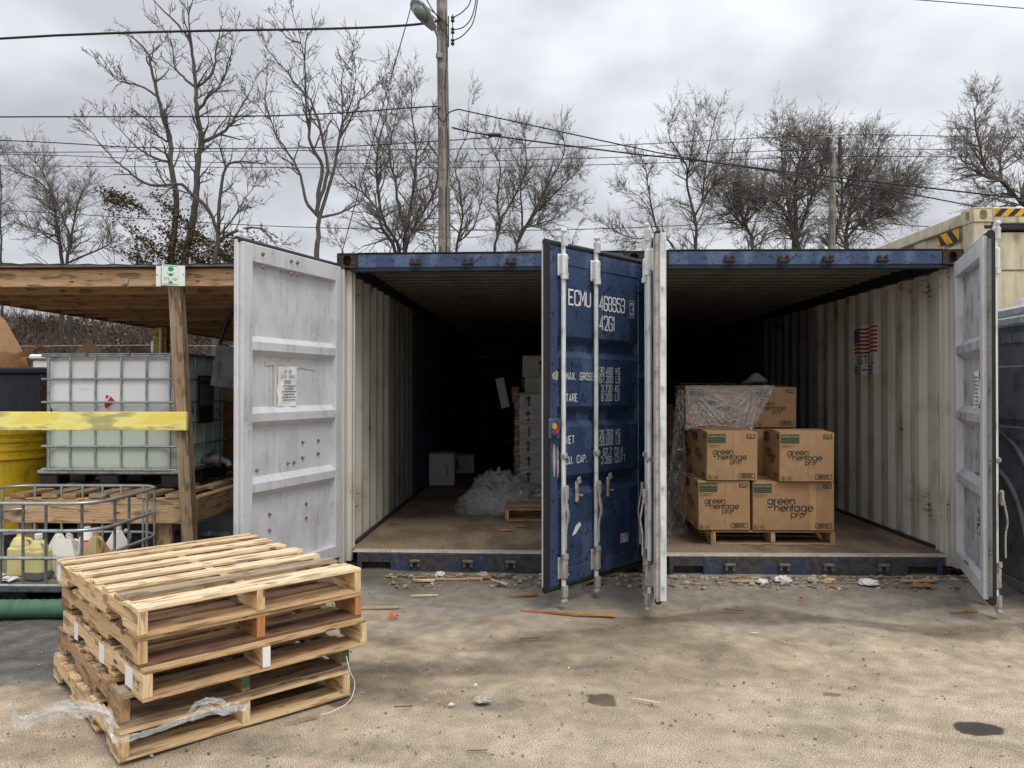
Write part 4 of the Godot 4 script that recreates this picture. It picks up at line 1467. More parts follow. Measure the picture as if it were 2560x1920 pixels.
func tan_box() -> void:
	var k := thing("shipping_container", "tan high container with hazard stripes behind the toilet cabin", "shipping container", Vector3(3.76, 0.02, -6.25), deg_to_rad(-0.9))
	var W := 2.438
	var H := 2.93
	for sx in [1.0, -1.0]:
		var x0 := 0.0 if sx > 0 else W
		casting(k, x0, H - 0.118, 0.0, sx, M.tan_paint)
		casting(k, x0, 0.0, 0.0, sx, M.tan_paint)
		obj("corner_post", ubox(Vector3(0.15, H - 0.238, 0.16), 0.008, Vector2.ZERO, Vector3(x0 + sx * 0.078, H * 0.5, -0.085)), M.tan_paint, k)
		obj("top_rail", ubox(Vector3(0.07, 0.10, 11.8), 0.006, Vector2.ZERO, Vector3(x0 + sx * 0.038, H - 0.062, -6.09)), M.tan_paint, k)
		var ext := PackedVector3Array()
		for q in wall_line(0.18, 11.9):
			ext.append(Vector3(x0 + sx * (0.062 - wall_off(q * 0.5)), 0.15, -q))
		var we := MB.new()
		we.fold(ext, Vector3(0, H - 0.25, 0), Vector3(-sx, 0, 0))
		obj("side_wall", we, M.tan_paint, k)
		# deep upright ribs of the side, open under the rail
		for i in 10:
			obj("side_rib", ubox(Vector3(0.05, H - 0.30, 0.32), 0.006, Vector2.ZERO, Vector3(x0 + sx * 0.022, (H - 0.16) * 0.5 - 0.04, -0.36 - 0.62 * i)), M.tan_paint, k)
		hazard(k, Vector3(x0 - sx * 0.006, H - 0.235, -0.20), Vector3(0, 0, -1), 0.34, 0.105, Vector3(-sx, 0, 0))
	obj("header_beam", ubox(Vector3(W - 0.33, 0.13, 0.08), 0.006, Vector2.ZERO, Vector3(W * 0.5, H - 0.065, -0.04)), M.tan_paint, k)
	hazard(k, Vector3(0.165, H - 0.075, 0.003), Vector3(1, 0, 0), 1.6, 0.062, Vector3(0, 0, 1))
	obj("door_seal", ubox(Vector3(W - 0.16, 0.05, 0.05), 0.01, Vector2.ZERO, Vector3(W * 0.5, H - 0.16, -0.03)), M.rubber, k)
	for x in [0.66, 1.78]:
		var b := MB.new()
		b.box(Vector3(x, (H - 0.2) * 0.5 + 0.07, -0.05), Vector3(1.10, H - 0.34, 0.05), 0.006)
		obj("door", b, M.tan_inner, k)
	for y in [2.10, 1.0]:
		obj("door_groove", ubox(Vector3(2.2, 0.012, 0.006), 0.002, Vector2.ZERO, Vector3(W * 0.5, y + 0.32, -0.023)), M.steel, k)
	obj("hinge", ubox(Vector3(0.10, 0.09, 0.03), 0.006, Vector2.ZERO, Vector3(0.13, H - 0.30, 0.005)), M.tan_paint, k)
	obj("roof", ubox(Vector3(W - 0.15, 0.02, 11.9), 0.0, Vector2.ZERO, Vector3(W * 0.5, H - 0.05, -6.05)), M.tan_paint, k)

# yellow and black slanting stripes on a strip: from at along dir, len x h, looking along face
func hazard(k: Node3D, at: Vector3, dir: Vector3, length: float, h: float, face: Vector3) -> void:
	var up := Vector3.UP
	var y := MB.new()
	y.quad_out(at, at + dir * length, at + dir * length + up * h, at + up * h, face)
	obj("warning_strip", y, M.stripe_yellow, k)
	var b := MB.new()
	var step := h * 1.75
	var x := 0.0
	while x < length - h:
		var o := at + face * 0.002
		b.quad_out(o + dir * x, o + dir * (x + h * 0.8), o + dir * minf(length, x + h * 1.8) + up * h, o + dir * minf(length, x + h) + up * h, face)
		x += step
	obj("warning_stripes", b, M.stripe_black, k)

# ------------------------------------------------------------------ lean-to on the left
func shed() -> void:
	var k := thing("timber_shed", "open timber lean-to with joisted roof beside the left container", "shed", Vector3(-1.5, 0, -5.95), deg_to_rad(-2.0))
	var rg := RandomNumberGenerator.new()
	rg.seed = 31
	var fb := obj("front_beam", ubox(Vector3(3.6, 0.140, 0.038), 0.003, Vector2(0.2, 0.1), Vector3(-1.92, 2.338, 0.0)), M.wood_treated, k)
	fb.set_meta("label", "pale front beam under the roof edge")
	for i in 21:
		var w := ubox(Vector3(3.27, 0.138, 0.038), 0.003, Vector2(rg.randf() * 5.0, rg.randf() * 5.0))
		var j := obj("joist", w, M.wood_joist if i % 3 else M.wood_aged, k)
		j.position = Vector3(-1.635, 2.325, -0.36 - 0.405 * i + rg.randf_range(-0.02, 0.02))
		j.rotation.z = rg.randf_range(-0.002, 0.002)
	obj("side_fascia", ubox(Vector3(0.038, 0.150, 8.66), 0.003, Vector2(0.4, 0.2), Vector3(-3.29, 2.325, -4.35)), M.wood_aged, k)
	for i in 8:
		var p := obj("roof_board", ubox(Vector3(0.404, 0.016, 8.7), 0.002, Vector2(0.13 * i, 0.4 * i)), M.wood_dark, k)
		p.position = Vector3(-3.066 + 0.409 * i, 2.405, -4.33)
	var rs := MB.new()
	rs.sheet(60, 6, func(u: float, v: float) -> Vector3: return Vector3(-4.0 + 4.05 * u, 2.432 + 0.012 * absf(sin(u * 60.0)) + 0.01 * sin(u * 7.0) * (1.0 - v), 0.09 - 8.9 * v))
	obj("roof_sheet", rs, M.galv, k)
	obj("roof_edge_trim", ubox(Vector3(4.05, 0.016, 0.02), 0.004, Vector2.ZERO, Vector3(-1.98, 2.418, 0.075)), M.steel, k)
	# leaning front post, its foot bolted to the yellow board
	var pm := MB.new()
	var pa := Vector3(-1.115, 2.268, -0.0)
	var pb := Vector3(-0.985, -0.01, 0.02)
	pm.box(Vector3.ZERO, Vector3(0.092, 2.28, 0.092), 0.003)
	var po := obj("post", pm, M.wood_post, k)
	po.position = (pa + pb) * 0.5
	po.rotation.z = -atan2(pb.x - pa.x, pa.y - pb.y) * -1.0
	var yb := obj("rail_board", ubox(Vector3(2.9, 0.142, 0.036), 0.003, Vector2(0.1, 0.3), Vector3(-2.44, 1.222, 0.085)), M.yellow_board, k)
	yb.set_meta("label", "flaking yellow board nailed across the front post")
	var rp := obj("post", ubox(Vector3(0.15, 2.27, 0.10), 0.006, Vector2.ZERO, Vector3(-3.17, 1.135, -3.90)), M.yellow_post, k)
	rp.set_meta("label", "yellow rear post")
	obj("conduit", rod(Vector3(-3.15, 0.3, -3.82), Vector3(-3.15, 2.25, -3.82), 0.022), M.cap_white, k)
	for q in [-2.93, -1.50]:
		var h := MB.new()
		h.box(Vector3(q, 2.305, 0.025), Vector3(0.018, 0.05, 0.012), 0.003)
		h.box(Vector3(q - 0.012, 2.292, 0.034), Vector3(0.04, 0.014, 0.02), 0.003)
		obj("hook", h, M.zinc, k)
	# projecting three-way sign over the post
	var s := thing("eye_wash_sign", "small white and green folded EYE WASH sign on the shed beam", "sign", Vector3(-2.62, 2.335, -5.885), deg_to_rad(-2.0))
	var sb := MB.new()
	var a := [Vector3(-0.112, 0, 0.0), Vector3(-0.076, 0, 0.0), Vector3(-0.028, 0, 0.075), Vector3(0.075, 0, 0.010), Vector3(0.115, 0, 0.004)]
	var hh := Vector3(0, 0.078, 0)
	for i in 4:
		sb.quad_out(a[i] - hh, a[i + 1] - hh, a[i + 1] + hh, a[i] + hh, Vector3(0, 0, 1))
		sb.quad_out(a[i] - hh - Vector3(0, 0, 0.002), a[i + 1] - hh - Vector3(0, 0, 0.002), a[i + 1] + hh - Vector3(0, 0, 0.002), a[i] + hh - Vector3(0, 0, 0.002), Vector3(0, 0, -1))
	obj("sign_panel", sb, M.sign_white, s)
	for side in 2:
		var p0: Vector3 = a[1] if side == 0 else a[2]
		var p1: Vector3 = a[2] if side == 0 else a[3]
		var nrm := (p1 - p0).cross(Vector3.UP).normalized()
		var pl := func(p: Vector2) -> Vector3: return p0.lerp(p1, p.x) + Vector3(0, p.y, 0) + nrm * 0.0015
		var g := MB.new()
		ribbon(g, PackedVector2Array([Vector2(0.08, -0.068), Vector2(0.92, -0.068), Vector2(0.92, 0.070), Vector2(0.08, 0.070), Vector2(0.08, -0.068), Vector2(0.3, -0.068)]), 0.0035, pl, nrm)
		# an eye over a basin, the words, and an arrow
		for e in [[0.5, 0.047, 0.17, 0.017], [0.5, 0.006, 0.13, 0.009]]:
			for q in 12:
				var t0 := TAU * q / 12.0
				var t1 := TAU * (q + 1) / 12.0
				g.tri(pl.call(Vector2(e[0], e[1])), pl.call(Vector2(e[0] + cos(t0) * e[2], e[1] + sin(t0) * e[3])), pl.call(Vector2(e[0] + cos(t1) * e[2], e[1] + sin(t1) * e[3])))
		ribbon(g, PackedVector2Array([Vector2(0.28, 0.024), Vector2(0.36, 0.006), Vector2(0.5, -0.006), Vector2(0.64, 0.006), Vector2(0.72, 0.024)]), 0.006, pl, nrm)
		lettering(g, "EYE WASH", Vector2(0.14, -0.038), 0.020, 0.068, 0.030, 0.0045, pl, nrm)
		for q in [[0.5, -0.048, 0.10, 0.008]]:
			g.quad_out(pl.call(Vector2(0.42, -0.056)), pl.call(Vector2(0.58, -0.056)), pl.call(Vector2(0.58, -0.044)), pl.call(Vector2(0.42, -0.044)), nrm)
			g.tri(pl.call(Vector2(0.32, -0.055)), pl.call(Vector2(0.5, -0.066)), pl.call(Vector2(0.68, -0.055)))
		obj("green_print", g, M.sign_green, s)
	for q in [-0.10, 0.105]:
		obj("screw", ubox(Vector3(0.008, 0.008, 0.006), 0.002, Vector2.ZERO, Vector3(q, 0.012, 0.006)), M.steel, s)
	# low timber staging that the totes stand on, over a black lined basin
	var d := thing("timber_staging", "low timber staging of heavy beams and loose planks under the totes", "platform", Vector3(-3.35, 0, -6.15), deg_to_rad(-2.0))
	obj("front_beam", ubox(Vector3(1.46, 0.20, 0.09), 0.005, Vector2(0.4, 0.7), Vector3(0.02, 0.50, 0.0)), M.wood_treated, d)
	obj("side_beam", ubox(Vector3(0.09, 0.20, 3.6), 0.005, Vector2(1.4, 0.2), Vector3(0.80, 0.50, -1.80)), M.wood_aged, d)
	obj("side_beam", ubox(Vector3(0.09, 0.20, 3.6), 0.005, Vector2(0.9, 0.5), Vector3(-0.66, 0.50, -1.85)), M.wood_aged, d)
	for q in [[-0.58, -0.07], [-0.10, -0.09], [0.56, -0.07], [0.56, -2.6], [-0.58, -2.6]]:
		obj("leg", ubox(Vector3(0.13, 0.40, 0.13), 0.005, Vector2(q[0], 0.3), Vector3(q[0], 0.20, q[1] - 0.03)), M.wood_treated, d)
	for i in 14:
		var w := obj("plank", ubox(Vector3(0.10 + 0.04 * rg.randf(), 0.034, 0.55 if i < 7 else 2.2), 0.004, Vector2(rg.randf(), rg.randf())), M.wood_grey if i % 2 else M.wood_aged, d)
		w.position = Vector3(-0.58 + 0.21 * (i % 7) + rg.randf_range(-0.03, 0.03), 0.619, -0.22 if i < 7 else -1.62)
		w.rotation.y = rg.randf_range(-0.1, 0.1) if i < 7 else 0.0
	for q in [-0.28, 0.05, 0.44]:
		obj("yellow_tag", ubox(Vector3(0.03, 0.018, 0.006), 0.0, Vector2.ZERO, Vector3(q, 0.618, 0.052)), M.stripe_yellow, d)
	var bs := thing("lined_basin", "black lined spill basin on the ground under the staging", "spill basin", Vector3(-3.2, 0, -7.6), deg_to_rad(-2.0))
	for q in [[Vector3(0, 0.16, 1.35), Vector3(3.2, 0.32, 0.08)], [Vector3(0, 0.16, -2.3), Vector3(3.2, 0.32, 0.08)], [Vector3(-1.62, 0.16, -0.47), Vector3(0.08, 0.32, 3.7)], [Vector3(1.62, 0.16, -0.47), Vector3(0.08, 0.32, 3.7)]]:
		var b := MB.new()
		b.box(q[0], q[1], 0.03)
		obj("basin_wall", b, M.liner, bs)
	obj("basin_floor", ubox(Vector3(3.2, 0.012, 3.7), 0.0, Vector2.ZERO, Vector3(0, 0.012, -0.47)), M.liner, bs)
	for i in 3:
		var c := thing("concrete_step", ["lowest pale concrete step between shed and container", "middle pale concrete step between shed and container", "topmost pale concrete step between shed and container"][i], "step", Vector3(-1.85, 0.0, -7.3 - 0.45 * i), 0.0, "concrete steps behind the shed post")
		obj("step_block", ubox(Vector3(0.85, 0.20 + 0.15 * i, 0.44), 0.012, Vector2.ZERO, Vector3(0, 0.10 + 0.075 * i, 0)), M.concrete, c)

# ------------------------------------------------------------------ far ground, brush, fence
func backdrop() -> void:
	var b := MB.new()
	var f := noise(FastNoiseLite.TYPE_SIMPLEX_SMOOTH, 0.13, 3, 201)
	b.sheet(70, 20, func(u: float, v: float) -> Vector3:
		var x := -70.0 + 140.0 * u
		var z := -19.5 - 45.0 * v
		var h := 2.9 * smoothstep(0.0, 0.28, v) + 0.8 * v
		return Vector3(x, -0.1 + h + 0.5 * f.get_noise_2d(x, z) * smoothstep(0.0, 0.1, v), z), 30.0, 10.0)
	tag(struct("hillside", b, M.hill), "brown brushy bank behind the yard", "hillside")
	# winter brush on the bank: clumps of bare stems and dead leaves
	var rg := RandomNumberGenerator.new()
	rg.seed = 77
	for kind in 2:
		var c := MB.new()
		for i in (46 if kind == 0 else 12):
			var p := Vector3(rg.randf_range(-0.7, 0.7), -0.1, rg.randf_range(-0.5, 0.5))
			var d := Vector3(rg.randf_range(-0.6, 0.6), 1.0, rg.randf_range(-0.5, 0.5)).normalized()
			var pts := PackedVector3Array([p])
			var l := rg.randf_range(0.5, 1.5) * (1.0 if kind == 0 else 1.25)
			for j in 5:
				d = (d + Vector3(rg.randf_range(-0.4, 0.4), rg.randf_range(-0.28, 0.15), rg.randf_range(-0.35, 0.35))).normalized()
				p += d * l / 5.0
				pts.append(p)
				if j > 1:
					for e in 2:
						var dd := (d + Vector3(rg.randf_range(-1, 1), rg.randf_range(-0.5, 0.8), rg.randf_range(-1, 1)) * 0.9).normalized()
						c.limb(PackedVector3Array([p, p + dd * l * 0.14, p + dd * l * 0.24 + Vector3(0, 0.03, 0)]), 0.007, 0.004, 3)
			c.limb(pts, 0.014 if kind == 0 else 0.018, 0.005, 3)
		if kind == 0:
			for i in 110:
				var p := Vector3(rg.randf_range(-0.9, 0.9), rg.randf_range(0.05, 1.0), rg.randf_range(-0.6, 0.6))
				var q := Basis.from_euler(Vector3(rg.randf() * TAU, rg.randf() * TAU, 0))
				c.quad(p, p + q * Vector3(0.07, 0, 0), p + q * Vector3(0.08, 0.09, 0), p + q * Vector3(0, 0.07, 0.02))
		var mm := MultiMesh.new()
		mm.transform_format = MultiMesh.TRANSFORM_3D
		mm.mesh = c.mesh()
		var cnt := 620 if kind == 0 else 26
		mm.instance_count = cnt
		for i in cnt:
			var x := rg.randf_range(-30.0, 4.0) if kind == 0 else rg.randf_range(-15.0, -4.5)
			var z := -19.8 - 13.0 * pow(rg.randf(), 0.8) if kind == 0 else rg.randf_range(-19.4, -18.2)
			var v := (-z - 19.5) / 45.0
			var y := -0.1 + 2.9 * smoothstep(0.0, 0.28, v) + 0.8 * v + 0.5 * f.get_noise_2d(x, z) * smoothstep(0.0, 0.1, v)
			var s := rg.randf_range(0.8, 1.4)
			mm.set_instance_transform(i, Transform3D(Basis(Vector3.UP, rg.randf() * TAU).scaled(Vector3(s, s, s)), Vector3(x, y, z)))
		var o := MultiMeshInstance3D.new()
		o.multimesh = mm
		o.name = "brush" if kind == 0 else "pale_stems"
		o.material_override = M.brush if kind == 0 else M.brush_pale
		add_child(o, true)
		tag(o, "tangled brown winter brush covering the bank" if kind == 0 else "pale bare stems rising from the brush on the bank", "brush", "", "stuff")
	var fe := thing("wire_fence", "thin wire fence in front of the brushy bank", "fence", Vector3(0, 0, -17.5))
	for y in [1.95, 2.2, 2.45]:
		var pts := []
		for i in 12:
			pts.append(Vector3(-22.0 + 2.0 * i, y + 0.02 * sin(i * 2.1), 0))
		obj("fence_wire", pipe(pts, 0.008, 4), M.zinc, fe)
	for i in 7:
		obj("fence_post", rod(Vector3(-21.0 + 3.2 * i, 0, 0), Vector3(-21.0 + 3.2 * i, 2.55, 0), 0.03), M.zinc, fe)

# ------------------------------------------------------------------ trees
func grow(big: MB, fine: MB, rg: RandomNumberGenerator, p: Vector3, d: Vector3, r: float, l: float, lvl: int, c: Dictionary) -> void:
	var seg := 3 if l < 0.6 else (4 if l < 1.5 else 5)
	var pts := PackedVector3Array([p])
	var dirs := []
	var wob: float = c.wob
	for i in seg:
		d = (d + Vector3(rg.randf_range(-1, 1), rg.randf_range(-1, 1), rg.randf_range(-1, 1)) * wob + Vector3(0, c.up, 0)).normalized()
		p += d * (l / seg)
		pts.append(p)
		dirs.append(d)
	var tip := maxf(c.tip, r * (0.55 if lvl > 0 else 0.4))
	(big if r > 0.035 else fine).limb(pts, r, tip, 6 if r > 0.05 else (4 if r > 0.018 else 3))
	if lvl <= 0:
		return
	var kids: int = c.kids + (1 if rg.randf() < 0.4 else 0)
	for i in kids:
		var t := 1.0 if i == 0 else rg.randf_range(0.25, 0.95)
		var k := clampi(int(t * seg), 1, seg)
		var dd: Vector3 = dirs[k - 1]
		var ax := dd.cross(Vector3(rg.randf_range(-1, 1), rg.randf_range(-1, 1), rg.randf_range(-1, 1))).normalized()
		var an: float = c.angle * (rg.randf_range(0.25, 0.7) if i == 0 else rg.randf_range(0.7, 1.35))
		var rr := maxf(c.tip, lerpf(r, tip, t) * (0.85 if i == 0 else rg.randf_range(0.5, 0.72)))
		grow(big, fine, rg, pts[k], dd.rotated(ax, an), rr, l * (rg.randf_range(0.55, 0.72) if i == 0 else rg.randf_range(0.42, 0.68)), lvl - 1, c)

func tree(label: String, at: Vector3, seedn: int, c: Dictionary, limbs: Array, group := "bare winter trees behind the containers") -> Node3D:
	var rg := RandomNumberGenerator.new()
	rg.seed = seedn
	var big := MB.new()
	var fine := MB.new()
	var seen_pts := []
	for li in limbs:
		# li: [points, r0, r1, side shoots, shoot length, levels]; a limb that is not rooted starts on the nearest limb before it
		var raw := []
		var zz := rg.randf_range(-0.9, 0.9)
		var z0 := 0.0
		var first: Vector3 = li[0][0]
		if first.y > 0.3:
			var best := 1e9
			var to := first
			for q: Vector3 in seen_pts:
				var dd := Vector2(q.x - first.x, q.y - first.y).length()
				if dd < best:
					best = dd
					to = q
			z0 = to.z
			li[0][0] = Vector3(to.x, to.y, 0.0)
		var num: int = li[0].size()
		for i in num:
			var q: Vector3 = li[0][i]
			raw.append(q + Vector3(0, 0, z0 + zz * i / num + (rg.randf_range(-0.10, 0.10) if i > 0 else 0.0)))
		var path := smooth(raw, 4)
		for i in path.size():
			if i > 1:
				path[i] += Vector3(rg.randf_range(-1, 1), rg.randf_range(-1, 1), rg.randf_range(-1, 1)) * 0.018
		var tot := PackedVector3Array(path)
		seen_pts.append_array(path)
		big.limb(tot, li[1] * 0.86, li[2] * 0.6, 7)
		var cnt: int = li[3]
		for s in cnt + 2:
			var t := rg.randf_range(li[6] if li.size() > 6 else 0.25, 1.0) if s < cnt else 1.0
			var k := clampi(int(t * (path.size() - 1)), 1, path.size() - 1)
			var d: Vector3 = (path[k] - path[k - 1]).normalized()
			var ax := d.cross(Vector3(rg.randf_range(-1, 1), rg.randf_range(-1, 1), rg.randf_range(-1, 1))).normalized()
			var r := lerpf(li[1], li[2], t)
			grow(big, fine, rg, path[k], d.rotated(ax, rg.randf_range(0.5, 1.15) if s < cnt else rg.randf_range(0.0, 0.5)), minf(r * 0.6, 0.03), li[4] * rg.randf_range(0.6, 1.15) * (1.2 - 0.52 * t), li[5], c)
	var o := thing("bare_tree", label, "tree", at, 0.0, group)
	obj("trunk", big, M.bark_dark if c.get("dark", false) else M.bark, o)
	if fine.v.size():
		obj("crown", fine, M.twig_pale if c.get("pale", false) else M.twig, o)
	return o

func trees() -> void:
	# limbs are laid out from each tree's foot (x to the right, y up), in metres: points, thick, thin, side shoots, their length, forks, where they start
	var cfg := {
		"stub": {"wob": 0.25, "up": 0.05, "kids": 2, "angle": 0.72, "tip": 0.0062},
		"stub2": {"wob": 0.23, "up": 0.07, "kids": 2, "angle": 0.66, "tip": 0.0060},
		"fine": {"wob": 0.20, "up": 0.045, "kids": 3, "angle": 0.62, "tip": 0.0042, "dark": true, "pale": true},
		"dense": {"wob": 0.24, "up": 0.02, "kids": 3, "angle": 0.72, "tip": 0.0050, "pale": true},
	}
	var V := func(a: Array) -> Array:
		var o := []
		for i in range(0, a.size(), 2):
			o.append(Vector3(a[i], a[i + 1], 0.0))
		return o
	var t1: Node3D
	for row in tree_rows():
		var ls := []
		for l in row[4]:
			ls.append([V.call(l[0]), l[1], l[2], l[3], l[4], l[5], l[6]])
		var made := tree(row[0], row[1], row[2], cfg[row[3]], ls)
		if t1 == null:
			t1 = made
	for q in [[Vector3(-4.9, 1.8, -26.0), 321, "small fine bare tree behind the slim forked tree"], [Vector3(1.3, 2.0, -29.0), 322, "low pale bare tree behind the left container's right corner"], [Vector3(8.2, 2.0, -31.0), 323, "thin bare tree hidden among the dense dark trees"], [Vector3(5.9, 2.0, -31.5), 325, "low twiggy bare tree behind the open tree over the lettered corner"], [Vector3(11.2, 2.0, -32.0), 326, "low twiggy bare tree just left of the far pole foot"], [Vector3(14.2, 2.0, -32.5), 327, "low twiggy bare tree at the foot of the fan-shaped tree"], [Vector3(-11.5, 1.8, -25.0), 324, "low bare tree between the left edge tree and the ivy"]]:
		tree(q[2], q[0], q[1], cfg.fine, [
			[V.call([0.0, 0.0, -0.3, 2.5, -0.8, 4.2, -1.2, 5.0]), 0.05, 0.01, 16, 0.45, 3, 0.3],
			[V.call([0.1, 0.0, 0.3, 2.6, 0.8, 4.4, 1.1, 5.4]), 0.05, 0.01, 18, 0.45, 3, 0.3],
			[V.call([0.1, 1.6, 0.9, 3.0, 1.7, 3.9]), 0.035, 0.009, 14, 0.4, 3, 0.3]])
	# ivy and dead leaves round the foot of the big tree
	var rg := RandomNumberGenerator.new()
	rg.seed = 91
	var lf := MB.new()
	lf.quad(Vector3(-0.03, 0, 0), Vector3(0, -0.035, 0.008), Vector3(0.034, 0.004, 0), Vector3(0.004, 0.05, -0.008))
	var stems := MB.new()
	for i in 60:
		var p := Vector3(rg.randf_range(-1.8, 1.4), 1.4, rg.randf_range(-0.7, 0.7))
		var d := Vector3(rg.randf_range(-0.4, 0.4), 1, 0).normalized()
		var pts := PackedVector3Array([p])
		for j in 9:
			d = (d + Vector3(rg.randf_range(-0.45, 0.45), rg.randf_range(-0.1, 0.2), rg.randf_range(-0.3, 0.3))).normalized()
			p += d * rg.randf_range(0.22, 0.42)
			pts.append(p)
		stems.limb(pts, 0.014, 0.005, 3)
	obj("vine_stems", stems, M.bark_dark, t1).set_meta("kind", "stuff")
	var mm := MultiMesh.new()
	mm.transform_format = MultiMesh.TRANSFORM_3D
	mm.use_colors = true
	mm.mesh = lf.mesh()
	var blobs := [[-1.6, 4.6, 0.5, 0.3, 0.6], [-0.5, 3.9, 0.22, 0.9, 0.8], [-0.6, 4.5, 0.4, 0.5, 1.2], [-1.35, 3.5, 0.35, 0.7, 1.6], [0.05, 3.6, 0.5, 0.7, 1.5], [-0.6, 3.4, 0.6, 0.6, 1.0], [0.5, 3.2, 0.4, 0.5, 1.0], [0.95, 3.4, 0.4, 0.45, 1.2], [-2.1, 4.9, 0.25, 0.15, 0.3], [1.3, 3.6, 0.3, 0.3, 0.8]]
	mm.instance_count = 7500
	for i in 7500:
		var q: Array = blobs[rg.randi() % blobs.size()] if i % 3 else blobs[[3, 4, 5, 4, 7][rg.randi() % 5]]
		var e := Vector3(rg.randfn(), rg.randfn(), rg.randfn()) * 0.44
		var p := Vector3(q[0] + e.x * q[2], q[1] + e.y * q[3], e.z * 0.8)
		p += Vector3(sin(p.y * 9.0), cos(p.x * 8.0), 0) * 0.16
		var s := rg.randf_range(0.5, 1.1)
		mm.set_instance_transform(i, Transform3D(Basis.from_euler(Vector3(rg.randf() * TAU, rg.randf() * TAU, rg.randf() * TAU)).scaled(Vector3(s, s, s)), p))
		var g := rg.randf()
		mm.set_instance_color(i, Color(1.25, 1.0, 0.85).lerp(Color(0.75, 1.05, 0.6), g * g).darkened(0.1 + rg.randf() * 0.5))
	M.vine_leaf.vertex_color_use_as_albedo = true
	var iv := MultiMeshInstance3D.new()
	iv.multimesh = mm
	iv.name = "ivy_leaves"
	iv.material_override = M.vine_leaf
	t1.add_child(iv, true)
	iv.set_meta("kind", "stuff")

# ------------------------------------------------------------------ poles and lines
func poles() -> void:
	var rg := RandomNumberGenerator.new()
	rg.seed = 51
	var p := thing("utility_pole", "tall weathered wooden utility pole rising behind the left container", "utility pole", Vector3(-1.62, 0, -18.6))
	var pm := MB.new()
	pm.tube(PackedVector3Array([Vector3(0, 0, 0), Vector3(-0.01, 4, 0), Vector3(-0.03, 7.0, 0), Vector3(-0.075, 10, 0), Vector3(-0.10, 13.0, 0)]), PackedFloat32Array([0.158, 0.152, 0.143, 0.132, 0.122]), 16, true, false)
	obj("shaft", pm, M.pole, p)
	var rack := MB.new()
	rack.box(Vector3(0.085, 10.1, 0.10), Vector3(0.03, 0.75, 0.03), 0.004)
	obj("wire_rack", rack, M.porcelain, p)
	for y in [10.38, 10.10, 9.83]:
		var b := MB.new()
		b.lathe(PackedVector2Array([Vector2(0, -0.07), Vector2(0.045, -0.06), Vector2(0.05, -0.03), Vector2(0.026, -0.01), Vector2(0.026, 0.01), Vector2(0.05, 0.03), Vector2(0.045, 0.06), Vector2(0, 0.07)]), 12, Vector3(0.19, y, 0.14))
		obj("insulator", b, M.porcelain, p)
	obj("insulator_pin", rod(Vector3(0.19, 9.72, 0.14), Vector3(0.19, 10.5, 0.14), 0.012, 6), M.porcelain, p)
	obj("ground_wire", pipe(smooth([Vector3(0.03, 10.4, 0.16), Vector3(0.06, 9.6, 0.165), Vector3(0.01, 8.6, 0.17), Vector3(0.08, 7.2, 0.17), Vector3(0.04, 5.6, 0.175), Vector3(0.09, 3.0, 0.175)]), 0.012, 5), M.wire, p)
	for q in [[Vector3(0.19, 10.42, 0.14), Vector3(0.45, 10.6, 0.1), Vector3(0.65, 10.95, 0.1), Vector3(0.85, 12.2, 0.1)], [Vector3(0.19, 10.12, 0.14), Vector3(0.5, 10.25, 0.1), Vector3(0.72, 10.7, 0.1), Vector3(0.92, 12.2, 0.1)], [Vector3(0.19, 9.86, 0.14), Vector3(0.48, 10.05, 0.1), Vector3(0.74, 10.55, 0.1), Vector3(0.93, 12.3, 0.1)], [Vector3(-0.1, 10.35, 0.14), Vector3(-0.35, 10.7, 0.12), Vector3(-0.6, 11.2, 0.1)], [Vector3(0.1, 9.9, 0.16), Vector3(-0.2, 10.35, 0.16), Vector3(-0.45, 10.6, 0.12), Vector3(-0.62, 10.63, 0.1)], [Vector3(0.1, 10.2, 0.16), Vector3(-0.22, 10.5, 0.16), Vector3(-0.5, 10.72, 0.14)]]:
		obj("jumper_wire", pipe(smooth(q), 0.014, 5), M.wire, p)
	# cobra-head lamp on a bent arm, its lens turned down towards the yard
	var l := thing("street_lamp", "grey street lamp head on a bent arm near the pole top", "street lamp", Vector3(-1.75, 9.5, -18.42))
	obj("arm", pipe(smooth([Vector3(0, 0.0, 0), Vector3(0.0, 0.25, 0.02), Vector3(-0.03, 0.42, 0.06), Vector3(-0.10, 0.55, 0.15), Vector3(-0.17, 0.62, 0.22)]), 0.034, 8), M.lamp_grey, l)
	obj("bracket", ubox(Vector3(0.16, 0.13, 0.1), 0.02, Vector2.ZERO, Vector3(0.0, -0.02, 0.0)), M.lamp_grey, l)
	var hd := MB.new()
	hd.xf = Transform3D(Basis(Vector3(-0.62, 0.62, 0.60).normalized(), Vector3(0.30, 0.80, -0.52).normalized(), Vector3(-0.62, 0.62, 0.60).normalized().cross(Vector3(0.30, 0.80, -0.52).normalized()).normalized()).orthonormalized(), Vector3(-0.10, 0.54, 0.15))
	var shell := [[0.0, 0.09, 0.07], [0.12, 0.12, 0.10], [0.30, 0.17, 0.13], [0.52, 0.21, 0.15], [0.74, 0.20, 0.14], [0.90, 0.14, 0.10], [0.97, 0.04, 0.04]]
	for i in shell.size() - 1:
		for s in 16:
			var q := []
			for e in [[i, s], [i + 1, s], [i + 1, s + 1], [i, s + 1]]:
				var sh: Array = shell[e[0]]
				var a: float = TAU * e[1] / 16.0
				var yy: float = sin(a) * sh[2] * (1.0 if sin(a) > 0 else 0.35)
				q.append(Vector3(sh[0] * 0.84, yy, cos(a) * sh[1]))
			var mid: Vector3 = (q[0] + q[2]) * 0.5
			hd.quad_out(q[0], q[1], q[2], q[3], hd.xf.basis * Vector3(0, mid.y, mid.z))
	obj("lamp_head", hd, M.lamp_grey, l)
	var le := MB.new()
	le.xf = hd.xf * Transform3D(Basis(Vector3.RIGHT, PI), Vector3(0.50, -0.035, 0))
